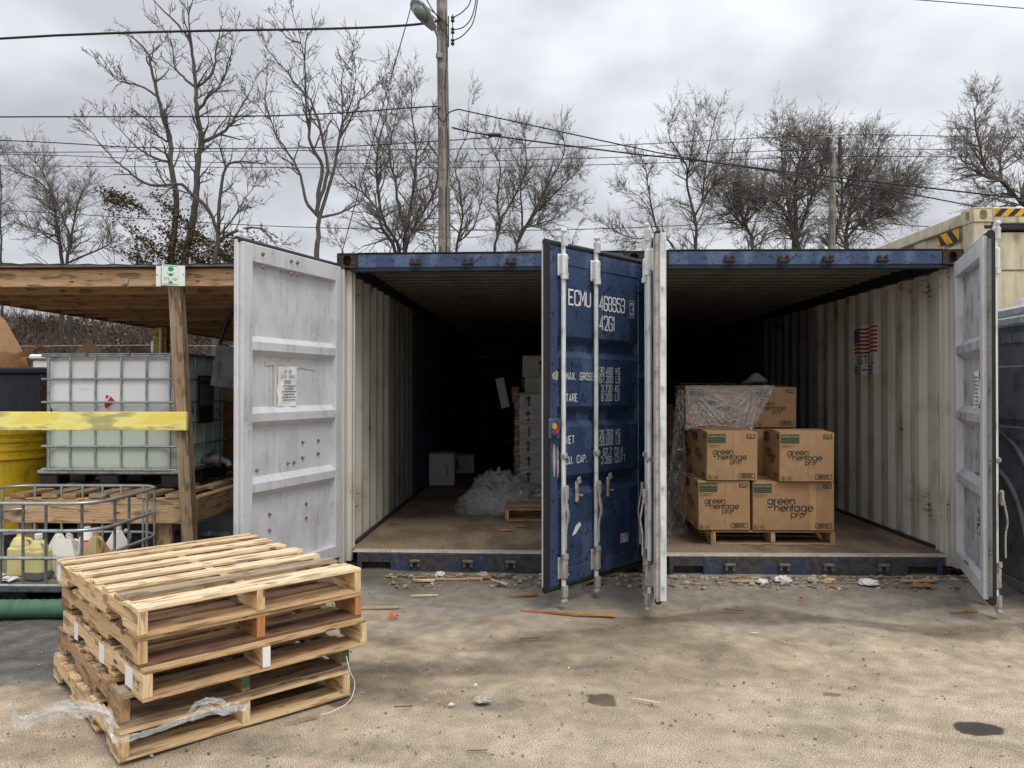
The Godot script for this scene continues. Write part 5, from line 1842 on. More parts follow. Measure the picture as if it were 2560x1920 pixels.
	le.xf = le.xf.scaled_local(Vector3(1.5, 0.8, 1.0))
	le.lathe(PackedVector2Array([Vector2(0.165, 0.0), Vector2(0.155, 0.05), Vector2(0.11, 0.10), Vector2(0.05, 0.125), Vector2(0.0, 0.13)]), 18)
	obj("lens", le, M.lamp_glass, l)
	# far pole
	var f := thing("utility_pole", "distant utility pole between the dense trees on the right", "utility pole", Vector3(11.32, 0, -27.0))
	var fm := MB.new()
	fm.tube(PackedVector3Array([Vector3(-0.10, 0, 0), Vector3(-0.085, 5.4, 0), Vector3(0, 9.8, 0)]), PackedFloat32Array([0.135, 0.122, 0.107]), 12)
	obj("shaft", fm, M.pole, f)
	for x in [-0.20, 0.20]:
		obj("cutout", ubox(Vector3(0.10, 0.90, 0.10), 0.015, Vector2.ZERO, Vector3(x, 9.83, 0.08)), M.porcelain, f)
		var b := MB.new()
		b.lathe(PackedVector2Array([Vector2(0, 0), Vector2(0.07, 0.014), Vector2(0.035, 0.064), Vector2(0.064, 0.085), Vector2(0.02, 0.14), Vector2(0, 0.156)]), 10, Vector3(x, 10.29, 0.08))
		obj("insulator", b, M.galv_dirty, f)
	# lines; each runs through points (x, y, z) in metres
	var W := func(label: String, r: float, pts: Array) -> void:
		tag(obj("power_line", pipe(smooth(pts, 8), r, 5), M.wire), label, "cable", "overhead lines")
	W.call("thick twisted cable from the upper left edge to the street lamp", 0.030, [Vector3(-24.0, 8.9, -18.6), Vector3(-12.4, 9.98, -18.6), Vector3(-3.7, 10.24, -18.6), Vector3(-1.75, 10.36, -18.5)])
	W.call("thin cable from the left edge to a loop half way up the near pole", 0.017, [Vector3(-24.0, 8.0, -18.6), Vector3(-12.4, 8.07, -18.6), Vector3(-5.7, 8.1, -18.6), Vector3(-2.0, 8.3, -18.55), Vector3(-1.86, 8.15, -18.42), Vector3(-1.65, 7.88, -18.42), Vector3(-1.52, 8.1, -18.42), Vector3(-1.3, 8.22, -18.5)])
	W.call("cable descending from the near pole towards the tan container", 0.016, [Vector3(-1.3, 8.22, -18.5), Vector3(2.71, 7.38, -18.6), Vector3(4.4, 7.05, -18.6), Vector3(9.9, 6.15, -18.6), Vector3(16.0, 4.9, -18.6)])
	W.call("thin cable sagging from the left edge to the splice beside the near pole", 0.013, [Vector3(-24.0, 7.9, -18.6), Vector3(-12.4, 7.50, -18.6), Vector3(-8.8, 7.32, -18.6), Vector3(-4.65, 7.36, -18.7), Vector3(-0.5, 7.6, -18.7)])
	W.call("spliced cable from the near pole down to the right edge", 0.020, [Vector3(-1.45, 7.78, -18.5), Vector3(-0.5, 7.62, -18.6), Vector3(2.71, 7.2, -18.6), Vector3(4.4, 7.02, -18.6), Vector3(7.7, 6.62, -18.6), Vector3(14.0, 5.9, -18.6)])
	W.call("highest far line to the top of the distant pole", 0.014, [Vector3(-35.53, 9.8, -27), Vector3(-17.98, 9.8, -27), Vector3(-5.33, 9.88, -27), Vector3(2.84, 10.02, -27), Vector3(11.3, 10.41, -27), Vector3(17.98, 10.34, -27), Vector3(28.42, 10.51, -27)])
	W.call("second far line passing behind the distant pole", 0.013, [Vector3(-35.53, 9.88, -27.21), Vector3(-17.98, 9.8, -27.21), Vector3(-8.24, 9.45, -27.21), Vector3(2.84, 9.66, -27.21), Vector3(11.23, 9.98, -27.21), Vector3(17.98, 9.95, -27.21), Vector3(28.42, 10.09, -27.21)])
	W.call("third far line passing behind the distant pole", 0.013, [Vector3(-35.53, 9.59, -27.43), Vector3(-6.75, 9.38, -27.43), Vector3(2.84, 9.48, -27.43), Vector3(11.23, 9.77, -27.43), Vector3(17.98, 9.77, -27.43), Vector3(28.42, 9.88, -27.43)])
	W.call("lowest far line just above the container roofs", 0.018, [Vector3(-40, 10.2, -34), Vector3(-22.7, 9.4, -34), Vector3(-11.0, 8.7, -34), Vector3(-1.7, 8.5, -34), Vector3(5.0, 8.6, -34), Vector3(14.1, 9.0, -34), Vector3(18.6, 8.65, -34), Vector3(30, 8.2, -34)])
	W.call("faint line crossing the upper right corner", 0.014, [Vector3(6.0, 14.2, -24), Vector3(13.3, 13.62, -24), Vector3(16.0, 13.4, -24), Vector3(22.0, 12.9, -24)])
	W.call("slanting guy wire from above the street lamp down into the trees", 0.012, [Vector3(-2.2, 12.0, -18.6), Vector3(-2.42, 10.88, -18.6), Vector3(-3.04, 8.68, -18.6), Vector3(-3.9, 5.6, -18.6), Vector3(-5.0, 1.5, -18.6)])
	var sp := MB.new()
	sp.box(Vector3(-0.42, 7.63, -18.6), Vector3(0.34, 0.09, 0.09), 0.03)
	sp.tube(PackedVector3Array(smooth([Vector3(-0.3, 7.6, -18.6), Vector3(-0.45, 7.25, -18.6), Vector3(-0.75, 7.15, -18.6), Vector3(-0.92, 7.4, -18.6), Vector3(-0.85, 7.65, -18.6)])), PackedFloat32Array([0.010]), 5)
	tag(obj("cable_splice", sp, M.wire), "dark splice case with a hanging loop right of the near pole", "cable splice")

func tree_rows() -> Array:
	return [
		["tall forked bare tree with ivy round its foot, above the shed roof", Vector3(-8.3, 1.6, -20), 301, "stub", [
			[[-0.57, 0, -0.58, 1.57, -0.59, 3.14, -0.46, 4.72, -0.59, 5.78, -0.66, 6.35, -0.81, 6.92, -0.99, 7.53, -1.12, 8.24, -1.3, 8.72, -1.69, 9.12, -1.87, 9.2], 0.115, 0.014, 16, 0.61, 3, 0.25],
			[[-0.19, 0, -0.2, 1.57, -0.2, 3.14, 0.02, 4.15, 0.15, 4.94, 0.2, 5.78, 0.28, 6.26, 0.22, 7.01, 0.15, 7.62, 0.09, 8.32, 0.02, 8.85, -0.24, 9.16, -0.64, 9.56, -0.88, 9.86], 0.13, 0.014, 18, 0.61, 3, 0.3],
			[[0.09, 8.32, 0.07, 9.12, 0.11, 9.56, 0.26, 9.8], 0.03, 0.008, 7, 0.41, 2, 0.1],
			[[0.15, 7.62, -0.2, 7.93, -0.46, 8.24, -0.59, 8.76, -0.73, 9.16, -0.97, 9.42], 0.04, 0.008, 10, 0.49, 2, 0.2],
			[[0.22, 7.01, 0.59, 7.36, 0.81, 7.67, 1.12, 8.24, 1.25, 8.85], 0.05, 0.01, 11, 0.53, 3, 0.15],
			[[0.15, 7.62, 0.55, 8.02, 0.61, 8.68, 0.64, 9.2, 0.72, 9.47], 0.04, 0.009, 10, 0.49, 2, 0.2],
			[[0.28, 6.26, 0.77, 6.65, 1.08, 7.14, 1.47, 8.06], 0.06, 0.01, 12, 0.57, 3, 0.2],
			[[-0.64, 5.73, -1.08, 5.91, -1.39, 6.13, -1.96, 6.74], 0.045, 0.008, 10, 0.49, 3, 0.2],
			[[0.11, 4.72, -0.2, 5.12, -1.08, 5.16, -1.61, 5.51, -2.04, 5.86, -2.4, 6.26, -2.75, 6.7], 0.055, 0.008, 14, 0.53, 3, 0.2],
			[[-0.64, 6.35, -1.08, 6.57, -1.39, 7.01, -1.96, 7.4], 0.04, 0.008, 9, 0.49, 3, 0.2],
			[[-0.99, 7.53, -1.39, 7.75, -1.87, 7.84, -2.22, 8.19], 0.035, 0.008, 9, 0.49, 3, 0.2],
			[[-1.1, 8.24, -1.21, 8.46, -0.95, 8.72, -0.75, 8.85], 0.03, 0.008, 7, 0.41, 2, 0.2],
		]],
		["low crooked bare tree whose limbs droop behind the folded door leaf", Vector3(-7.1, 1.6, -19.4), 302, "stub", [
			[[-0.41, 0, -0.41, 1.52, -0.42, 3.04, -0.38, 3.64, -0.46, 4.06, -0.72, 4.58, -1.14, 4.87, -1.74, 5.04], 0.11, 0.02, 9, 0.49, 3, 0.5],
			[[-0.4, 3.72, -0.33, 4.58, -0.16, 5.47, 0.35, 5.6, 0.82, 5.51, 0.99, 5.39], 0.06, 0.009, 12, 0.49, 3, 0.2],
			[[-0.16, 5.43, -0.21, 5.94, 0.01, 6.41], 0.03, 0.008, 7, 0.41, 2, 0.1],
			[[-0.33, 3.64, 0.14, 3.94, 0.73, 3.94, 1.03, 3.42], 0.055, 0.009, 12, 0.49, 3, 0.15],
			[[-0.35, 3.72, -0.04, 4.28, 0.22, 4.75, 0.48, 5.17], 0.035, 0.008, 12, 0.49, 3, 0.15],
		]],
		["slim tall bare tree with a clean trunk that forks behind the folded door leaf", Vector3(-5.05, 1.4, -20), 303, "stub2", [
			[[-0.06, 0, -0.06, 1.74, -0.06, 3.47, -0.04, 4.04, -0.04, 4.57], 0.105, 0.09, 0, 0.25, 1, 0.9],
			[[-0.04, 4.55, -0.37, 5.01, -0.5, 5.67, -0.81, 6.24, -1.16, 6.72, -1.43, 7.29, -1.95, 7.78], 0.055, 0.01, 15, 0.53, 3, 0.35],
			[[-1.34, 7.12, -1.51, 7.73, -1.43, 8.26], 0.025, 0.008, 7, 0.41, 2, 0.1],
			[[-0.02, 4.7, -0.02, 5.36, 0.02, 5.98, -0.28, 6.55, -0.31, 7.25, -0.46, 7.78, -0.48, 8.66, -0.64, 9.4, -0.86, 10.2], 0.07, 0.01, 20, 0.57, 3, 0.3],
			[[-0.61, 9.32, -0.99, 9.54, -1.25, 9.84, -1.45, 10.2], 0.03, 0.008, 8, 0.41, 2, 0.1],
			[[-0.55, 8.88, -0.37, 9.32, -0.11, 9.45], 0.025, 0.008, 7, 0.41, 2, 0.1],
			[[0.02, 4.92, 0.2, 5.8, 0.07, 6.68, -0.15, 7.47, -0.55, 8.0, -1.16, 8.74, -1.56, 9.23], 0.06, 0.01, 18, 0.53, 3, 0.3],
			[[0.07, 4.7, 0.29, 5.8, 0.44, 6.68, 0.55, 7.38, 0.46, 8.44, 0.77, 9.14], 0.06, 0.01, 18, 0.53, 3, 0.3],
			[[0.07, 4.57, 0.51, 4.74, 0.9, 5.05, 1.12, 5.4], 0.045, 0.009, 10, 0.49, 3, 0.3],
			[[0.44, 6.68, 0.77, 7.34, 1.08, 7.91, 1.61, 8.52], 0.04, 0.008, 16, 0.49, 3, 0.15],
			[[0.46, 7.03, 0.86, 7.73, 1.03, 8.31], 0.03, 0.008, 12, 0.45, 3, 0.1],
		]],
		["dark many-stemmed bare tree just left of the near utility pole", Vector3(-3.4, 1.6, -23), 304, "fine", [
			[[-0.09, 0, -0.09, 1.97, -0.09, 3.93, -0.5, 4.67, -0.64, 5.18, -1.01, 5.69, -1.66, 6.2, -1.98, 6.71], 0.085, 0.012, 30, 0.75, 3, 0.25],
			[[0.05, 0, 0.05, 1.97, 0.05, 3.93, -0.5, 5.04, -0.64, 6.2, -0.64, 7.12, -0.41, 8.05, -0.27, 8.93], 0.085, 0.012, 36, 0.79, 3, 0.3],
			[[0.16, 0, 0.17, 1.97, 0.17, 3.93, 0.28, 4.67, 0.42, 5.51, 0.56, 6.43, 0.52, 7.35, 0.42, 8.28, 0.52, 9.02], 0.085, 0.012, 36, 0.79, 3, 0.3],
			[[0.18, 0, 0.19, 2.02, 0.19, 4.03, 0.65, 5.14, 1.07, 5.97, 1.16, 6.89, 0.84, 7.45, 0.89, 8.19], 0.07, 0.012, 32, 0.75, 3, 0.3],
			[[0.28, 4.17, 0.84, 5.04, 1.3, 5.74, 1.58, 6.52], 0.05, 0.01, 24, 0.7, 3, 0.2],
			[[0.15, 4.58, 0.01, 5.37, -0.13, 6.2, -0.32, 6.89, -0.18, 7.82, -0.04, 8.74], 0.06, 0.01, 32, 0.75, 3, 0.3],
		]],
		["fine bare tree directly behind the near utility pole", Vector3(-2.0, 1.8, -24), 312, "fine", [
			[[0.23, 0, 0.24, 1.96, 0.24, 3.91, 0.44, 5.07, 0.34, 6.03, 0.2, 6.8, 0.58, 7.72, 0.63, 8.69], 0.06, 0.01, 36, 0.66, 3, 0.15],
			[[0.24, 4.1, 0.77, 4.68, 1.06, 5.55, 1.11, 6.27], 0.035, 0.009, 26, 0.62, 3, 0.15],
			[[-0.37, 0, -0.37, 1.96, -0.38, 3.91, -0.67, 4.59, -0.87, 5.31], 0.035, 0.009, 20, 0.62, 3, 0.15],
		]],
		["rounded fine-twigged bare tree to the right of the near utility pole", Vector3(-0.7, 1.8, -25), 305, "fine", [
			[[0.13, 0, 0.13, 2.04, 0.13, 4.09, 0.28, 4.89, 0.23, 5.9, 0.33, 6.8, 0.03, 7.5, -0.07, 7.81], 0.07, 0.01, 30, 0.62, 3, 0.2],
			[[0.28, 5.04, 0.73, 5.8, 1.13, 6.8, 1.13, 7.81, 1.08, 8.06], 0.05, 0.01, 34, 0.66, 3, 0.2],
			[[0.81, 0, 0.82, 2.04, 0.83, 4.09, 1.03, 4.89, 0.98, 5.9, 0.93, 6.8, 0.43, 7.81], 0.075, 0.01, 32, 0.66, 3, 0.25],
			[[0.93, 4.29, 1.48, 5.54, 1.88, 6.3, 2.39, 7.3, 2.34, 7.91], 0.065, 0.01, 36, 0.66, 3, 0.25],
			[[1.38, 5.39, 2.29, 6.15, 2.89, 6.7], 0.04, 0.009, 30, 0.62, 3, 0.15],
			[[1.23, 5.04, 1.99, 5.19, 2.89, 5.65], 0.035, 0.009, 26, 0.57, 3, 0.15],
		]],
		["spreading bare tree at the left edge above the shed", Vector3(-15.6, 1.8, -27), 306, "fine", [
			[[-0.31, 0, -0.32, 2.04, -0.32, 4.08, -0.5, 5.33, -0.74, 6.46, -1.33, 7.11, -2.04, 7.41, -2.76, 7.64], 0.1, 0.012, 34, 0.75, 3, 0.25],
			[[-0.5, 5.21, -0.62, 6.22, -1.04, 7.41, -1.75, 8.12], 0.06, 0.011, 32, 0.75, 3, 0.2],
			[[0.03, 0, 0.03, 2.04, 0.03, 4.08, 0.15, 4.85, -0.03, 5.68, -0.38, 6.52, -0.68, 7.52], 0.09, 0.011, 32, 0.7, 3, 0.25],
			[[0.12, 4.85, 0.39, 6.22, 0.69, 7.05], 0.05, 0.01, 28, 0.66, 3, 0.15],
			[[0.15, 4.2, 0.92, 4.56, 1.34, 4.91, 1.04, 5.63], 0.045, 0.01, 24, 0.62, 3, 0.2],
			[[-0.44, 4.91, -1.45, 5.39, -2.4, 5.68], 0.04, 0.01, 26, 0.7, 3, 0.2],
		]],
		["thin bare sapling at the far left edge over the shed roof", Vector3(-17.9, 1.8, -27.5), 307, "fine", [
			[[-0.27, 0, -0.28, 2.08, -0.28, 4.16, -0.22, 5.74, -0.25, 7.55, -0.37, 8.33], 0.06, 0.01, 40, 0.53, 3, 0.15],
		]],
		["open bare tree with an upright trunk over the right container's lettered corner", Vector3(3.6, 2.0, -28), 308, "fine", [
			[[2.93, 0, 2.97, 2.3, 3.02, 4.6, 3.06, 5.39, 2.73, 6.74, 2.66, 7.52, 2.09, 8.38, 1.95, 9.02], 0.1, 0.012, 34, 0.88, 3, 0.2],
			[[3.09, 5.89, 3.59, 6.74, 4.23, 7.45, 4.51, 8.88], 0.055, 0.011, 32, 0.84, 3, 0.2],
			[[2.73, 7.03, 2.95, 8.38, 3.02, 9.38], 0.04, 0.01, 24, 0.7, 3, 0.15],
			[[3.16, 6.31, 3.38, 7.88, 3.66, 9.3], 0.045, 0.01, 26, 0.75, 3, 0.15],
			[[2.31, 0, 2.34, 2.3, 2.38, 4.6, 1.88, 5.17, 1.24, 6.46, 0.53, 6.88], 0.055, 0.01, 28, 0.75, 3, 0.15],
			[[2.16, 5.6, 1.45, 6.81, 1.31, 7.74, 0.95, 8.24], 0.04, 0.01, 26, 0.7, 3, 0.2],
			[[1.88, 4.6, 0.74, 5.1, -0.18, 5.6], 0.04, 0.01, 26, 0.62, 3, 0.15],
		]],
		["dense dark bare tree left of the far utility pole", Vector3(6.9, 2.0, -28.5), 309, "dense", [
			[[2.02, 0, 2.05, 2.35, 2.08, 4.7, 1.79, 5.86, 1.43, 6.87, 1.29, 7.67], 0.1, 0.012, 61, 0.9, 3, 0.2],
			[[3.64, 0, 3.69, 2.35, 3.75, 4.7, 3.39, 5.71, 2.88, 6.44, 2.08, 7.16, 1.43, 7.74], 0.14, 0.014, 72, 0.95, 3, 0.2],
			[[3.5, 0, 3.56, 2.5, 3.61, 4.99, 3.39, 6.29, 3.24, 7.67, 3.17, 8.54, 3.1, 9.33], 0.11, 0.013, 68, 0.95, 3, 0.2],
			[[3.82, 5.13, 3.68, 6.87, 3.9, 7.89, 4.19, 8.75, 4.4, 9.26], 0.1, 0.013, 68, 0.95, 3, 0.2],
			[[4.26, 4.99, 4.19, 6.58, 4.55, 7.74, 4.77, 8.61], 0.09, 0.012, 61, 0.9, 3, 0.2],
			[[1.87, 5.42, 1.14, 6.29, 0.71, 7.16], 0.05, 0.01, 54, 0.85, 3, 0.15],
			[[3.03, 6.29, 2.3, 6.58, 1.58, 6.58], 0.05, 0.01, 50, 0.85, 3, 0.1],
		]],
		["wide fan-shaped bare tree right of the far utility pole", Vector3(10.3, 2.0, -28.5), 310, "dense", [
			[[1.68, 0, 1.7, 2.35, 1.73, 4.7, 2.02, 6.0, 2.09, 7.16, 1.95, 8.03, 2.16, 8.75], 0.11, 0.013, 61, 0.95, 3, 0.2],
			[[2.17, 0, 2.21, 2.35, 2.24, 4.7, 2.38, 6.0, 2.82, 6.87, 3.4, 7.89, 3.76, 8.83], 0.12, 0.013, 68, 0.95, 3, 0.2],
			[[2.31, 5.13, 3.18, 6.29, 3.98, 7.16, 4.56, 7.89], 0.08, 0.012, 61, 0.95, 3, 0.2],
			[[2.45, 5.86, 3.54, 6.87, 4.27, 6.94, 4.7, 7.16], 0.06, 0.011, 54, 0.9, 3, 0.2],
			[[2.31, 5.57, 3.4, 5.86, 4.48, 6.29], 0.06, 0.011, 54, 0.85, 3, 0.2],
			[[2.02, 6.87, 2.67, 7.89, 2.96, 8.83], 0.05, 0.01, 50, 0.9, 3, 0.15],
		]],
		["leaning bare tree at the right edge above the tan container", Vector3(15.9, 2.0, -23), 311, "fine", [
			[[-0.45, 0, -0.45, 2.31, -0.46, 4.62, -0.64, 5.09, -1.28, 5.68, -1.69, 5.97, -2.04, 6.44, -2.51, 6.96], 0.11, 0.012, 36, 0.75, 3, 0.15],
			[[-1.34, 5.73, -1.92, 5.85, -2.39, 6.2, -2.68, 6.55], 0.05, 0.01, 28, 0.7, 3, 0.15],
			[[-1.28, 5.68, -1.22, 6.38, -1.05, 6.79, -0.69, 7.55], 0.05, 0.01, 30, 0.7, 3, 0.15],
			[[-1.75, 6.03, -1.98, 6.96, -2.04, 7.84, -1.86, 8.13], 0.045, 0.01, 32, 0.62, 3, 0.2],
			[[-0.64, 5.21, -1.05, 5.38, -1.63, 5.27], 0.04, 0.01, 24, 0.62, 3, 0.15],
			[[-0.58, 5.09, -0.4, 6.38, -0.46, 7.43], 0.06, 0.011, 30, 0.75, 3, 0.2],
		]],
	]

# ------------------------------------------------------------------ pallets
const WOODS := ["pale", "fresh", "tan", "aged", "grey", "orange", "dark"]

func wood_board(parent: Node3D, called: String, s: Vector3, at: Vector3, wood: String, rg: RandomNumberGenerator, crook := 0.004) -> MeshInstance3D:
	var b := MB.new()
	b.off = Vector2(rg.randf() * 3.0, rg.randf() * 3.0)
	b.box(Vector3.ZERO, s, 0.0025)
	# slight warp: lift the ends a little, taper one side
	var wv := rg.randf_range(-crook, crook)
	var tw := rg.randf_range(-crook, crook)
	for i in b.v.size():
		var p := b.v[i]
		p.y += wv * (p.x * p.x) / maxf(0.01, s.x * s.x * 0.25) + tw * p.x * p.z / maxf(0.001, s.x * s.z * 0.25) * 0.5
		p.z += 0.004 * sin(p.x * 5.0 + wv * 900.0) * signf(p.z)
		b.v[i] = p
	var o := obj(called, b, M["wood_" + wood], parent)
	o.position = at
	o.rotation.y = rg.randf_range(-0.006, 0.006)
	return o

# a stringer pallet: boards run along x (1.016), stringers along z (1.219); origin under its centre
func pallet(label: String, at: Vector3, turn: float, seedn: int, woods: Array, group: String, tone := "tan") -> Node3D:
	var rg := RandomNumberGenerator.new()
	rg.seed = seedn
	var k := thing("wooden_pallet", label, "pallet", at, turn, group)
	for i in 3:
		# stringer with two fork notches in its lower edge
		var pl := PackedVector2Array()
		pl.append(Vector2(-0.6095, 0.0))
		for q in [-0.31, 0.31]:
			for e in [[-0.115, 0.0], [-0.108, 0.022], [-0.085, 0.034], [0.085, 0.034], [0.108, 0.022], [0.115, 0.0]]:
				pl.append(Vector2(q + e[0], e[1] + rg.randf_range(0, 0.002)))
		pl.append(Vector2(0.6095, 0.0))
		pl.append(Vector2(0.6095, 0.089))
		pl.append(Vector2(0.0, 0.089 + rg.randf_range(-0.001, 0.001)))
		pl.append(Vector2(-0.6095, 0.089))
		var b := MB.new()
		b.off = Vector2(rg.randf() * 3.0, rg.randf() * 3.0)
		b.prism(pl, -0.0185, 0.0185)
		var st := obj("stringer", b, M["wood_" + (woods[7 + i] if woods.size() > 9 else tone)], k)
		st.rotation.y = -PI / 2
		st.position = Vector3(-0.4895 + 0.4895 * i, 0.016, 0.0)
	# deck from the near edge (+z) to the far edge
	var ws := [0.138, 0.088, 0.088, 0.086, 0.090, 0.088, 0.126]
	var z := 0.6095
	var free := 1.219
	for w in ws:
		free -= w
	for i in 7:
		z -= ws[i] * 0.5
		wood_board(k, "deck_board", Vector3(1.016 + rg.randf_range(-0.008, 0.006), 0.016, ws[i]), Vector3(rg.randf_range(-0.006, 0.006), 0.113, z), woods[i], rg, 0.0015)
		z -= ws[i] * 0.5 + free / 6.0
	for q in [0.54, 0.20, 0.0, -0.20, -0.54]:
		wood_board(k, "bottom_board", Vector3(1.016 + rg.randf_range(-0.006, 0.006), 0.015, 0.138 if absf(q) > 0.4 else 0.09), Vector3(0, 0.0078, q), tone, rg, 0.001)
	# nail heads along each stringer
	var nl := MB.new()
	z = 0.54
	for i in 7:
		for x in [-0.4895, 0.0, 0.4895]:
			for e in [-0.022, 0.024]:
				nl.box(Vector3(x + rg.randf_range(-0.006, 0.006), 0.1212, 0.54 - 0.18 * i + e), Vector3(0.005, 0.002, 0.005))
	var no := obj("nail_heads", nl, M.steel, k)
	no.set_meta("kind", "stuff")
	return k

func pallets() -> void:
	var g := "five pallets stacked in the foreground"
	# near left corner (x, z) of each deck, its turn, its height
	var rows := [
		[Vector2(-1.54, -3.02), 41.3, 0.0, "lowest clean pale pallet of the foreground stack, resting on the yard", ["fresh", "tan", "fresh", "tan", "fresh", "tan", "fresh", "fresh", "fresh", "fresh"], "fresh"],
		[Vector2(-1.560, -3.065), 40.6, 0.1215, "greyest pallet of the foreground stack, second from the ground, with film snagged on it", ["grey", "aged", "grey", "aged", "tan", "grey", "aged", "aged", "aged", "tan"], "grey"],
		[Vector2(-1.440, -3.003), 43.0, 0.243, "middle pallet of the foreground stack with white paint patches and a number", ["tan", "aged", "fresh", "tan", "fresh", "tan", "aged", "fresh", "fresh", "fresh"], "tan"],
		[Vector2(-1.475, -3.034), 42.6, 0.3645, "pallet with dark reddish brown inner boards, second from the top of the foreground stack", ["tan", "dark", "tan", "aged", "tan", "fresh", "tan", "tan", "orange", "orange"], "dark"],
		[Vector2(-1.4655, -3.014), 43.6, 0.486, "topmost bright new pallet of the foreground stack", ["pale", "grey", "pale", "pale", "pale", "pale", "fresh", "fresh", "fresh", "fresh"], "tan"]]
	var made := []
	for i in rows.size():
		var r: Array = rows[i]
		var th := deg_to_rad(r[1])
		var c: Vector2 = r[0] + 0.508 * Vector2(cos(th), -sin(th)) + 0.6095 * Vector2(-sin(th), -cos(th))
		made.append(pallet(r[3], Vector3(c.x, r[2], c.y), th, 401 + i, r[4], g, r[5]))
	# splits and dark edges along some boards
	var rgs := RandomNumberGenerator.new()
	rgs.seed = 19
	for q in [[4, -0.5465, 0.85, 0.009], [4, 0.56, 0.5, 0.0025], [4, 0.0, 0.25, 0.002], [4, 0.38, 0.4, 0.002], [4, -0.2, 0.3, 0.002], [3, 0.575, 0.5, 0.003], [2, 0.55, 0.6, 0.004], [1, 0.57, 0.45, 0.003]]:
		var cr := MB.new()
		var pth := PackedVector2Array()
		var cz: float = q[1]
		for i in 15:
			pth.append(Vector2(-0.45 + 0.1 * rgs.randf() * 0.1 + q[2] * i / 14.0, cz))
			cz += rgs.randf_range(-0.003, 0.003)
		ribbon(cr, pth, q[3], func(p: Vector2) -> Vector3: return Vector3(p.x, 0.1222, p.y), Vector3.UP)
		obj("split", cr, M.print_dark, made[q[0]])
	# white paint patches on the left stringers and on one block end
	var pt := func(k: Node3D, z: float, y: float, w: float, h: float) -> void:
		var b := MB.new()
		var pg := PackedVector2Array([Vector2(-w, -h), Vector2(w * 0.9, -h * 0.95), Vector2(w, h * 0.2), Vector2(w * 0.93, h), Vector2(-w * 0.3, h * 0.92), Vector2(-w * 0.95, h)])
		b.prism(pg, 0.0, 0.0012)
		var o := obj("paint_patch", b, M.paper, k)
		o.position = Vector3(-0.5083, y, z)
		o.rotation.y = -PI / 2
	pt.call(made[4], -0.56, 0.062, 0.032, 0.040)
	pt.call(made[2], -0.36, 0.058, 0.034, 0.042)
	pt.call(made[2], 0.06, 0.058, 0.040, 0.042)
	pt.call(made[2], 0.44, 0.058, 0.048, 0.043)
	var wt := MB.new()
	wt.box(Vector3(0.0, 0.06, 0.6105), Vector3(0.035, 0.086, 0.0015))
	obj("paint_patch", wt, M.paper, made[2])
	for q in [[0.4895, 1], [0.0, 1]]:
		var gp := MB.new()
		gp.box(Vector3(q[0], 0.066, 0.6105), Vector3(0.034, 0.07, 0.0015))
		obj("green_paint", gp, M.green_hose, made[1])
	var nb := MB.new()
	lettering(nb, "32", Vector2(-0.02, 0.034), 0.036, 0.012, 0.006, 0.0028, func(p: Vector2) -> Vector3: return Vector3(-0.509, p.y, 0.560 + p.x), Vector3(-1, 0, 0))
	obj("marker_number", nb, M.print_dark, made[2])
	# stretch film snagged on the second pallet, trailing off to the left
	var st := MB.new()
	var strand := func(b: MB, path: Array, wid: float, sd: int, thick: float) -> void:
		var pp := smooth(path, 8)
		var f := noise(FastNoiseLite.TYPE_SIMPLEX_SMOOTH, 9.0, 2, sd)
		var cnt := pp.size() - 1
		for lay in 2:
			b.sheet(cnt * 2, 16, func(u: float, v: float) -> Vector3:
				var kk := clampi(int(u * cnt), 0, cnt - 1)
				var p: Vector3 = (pp[kk] as Vector3).lerp(pp[kk + 1], u * cnt - kk)
				var w := wid * (0.5 + 0.7 * absf(f.get_noise_2d(u * 0.8 + lay, 7.0)))
				var a := f.get_noise_3d(u * 0.7, v * 0.30, lay * 3.0)
				return p + Vector3(a * thick, (v - 0.5) * w + 0.4 * thick * a, f.get_noise_3d(u * 0.6, v * 0.34, 5.0 + lay * 4.0) * thick * 2.0))
	strand.call(st, [Vector3(-2.10, 0.14, -3.22), Vector3(-2.08, 0.075, -3.24), Vector3(-2.03, 0.075, -3.24), Vector3(-1.93, 0.13, -3.20), Vector3(-1.80, 0.165, -3.15), Vector3(-1.66, 0.172, -3.10), Vector3(-1.60, 0.165, -3.06), Vector3(-1.575, 0.13, -3.05)], 0.085, 3, 0.012)
	var s2 := [[Vector3(-1.60, 0.11, -3.06), Vector3(-1.56, 0.085, -3.03), Vector3(-1.50, 0.105, -3.00), Vector3(-1.40, 0.130, -3.03), Vector3(-1.28, 0.150, -3.10), Vector3(-1.22, 0.155, -3.13), Vector3(-1.13, 0.15, -3.17)],
		[Vector3(-1.30, 0.155, -3.09), Vector3(-1.27, 0.20, -3.10), Vector3(-1.20, 0.205, -3.13), Vector3(-1.16, 0.165, -3.15), Vector3(-1.09, 0.155, -3.19)],
		[Vector3(-1.29, 0.14, -3.10), Vector3(-1.24, 0.185, -3.12), Vector3(-1.18, 0.15, -3.14), Vector3(-1.12, 0.175, -3.17)]]
	for q in s2:
		strand.call(st, q, 0.034, 11, 0.007)
	tag(obj("film_strand", st, M.film_heap), "torn clear stretch film trailing left from the foreground pallet stack", "plastic film")
	var cord := pipe(smooth([Vector3(-0.775, 0.22, -3.60), Vector3(-0.755, 0.16, -3.58), Vector3(-0.735, 0.09, -3.60), Vector3(-0.75, 0.03, -3.55), Vector3(-0.82, 0.006, -3.49), Vector3(-0.86, 0.004, -3.47)]), 0.0018, 5)
	tag(obj("string_loop", cord, M.paper), "thin white string looping from the stack's right corner to the ground", "string")

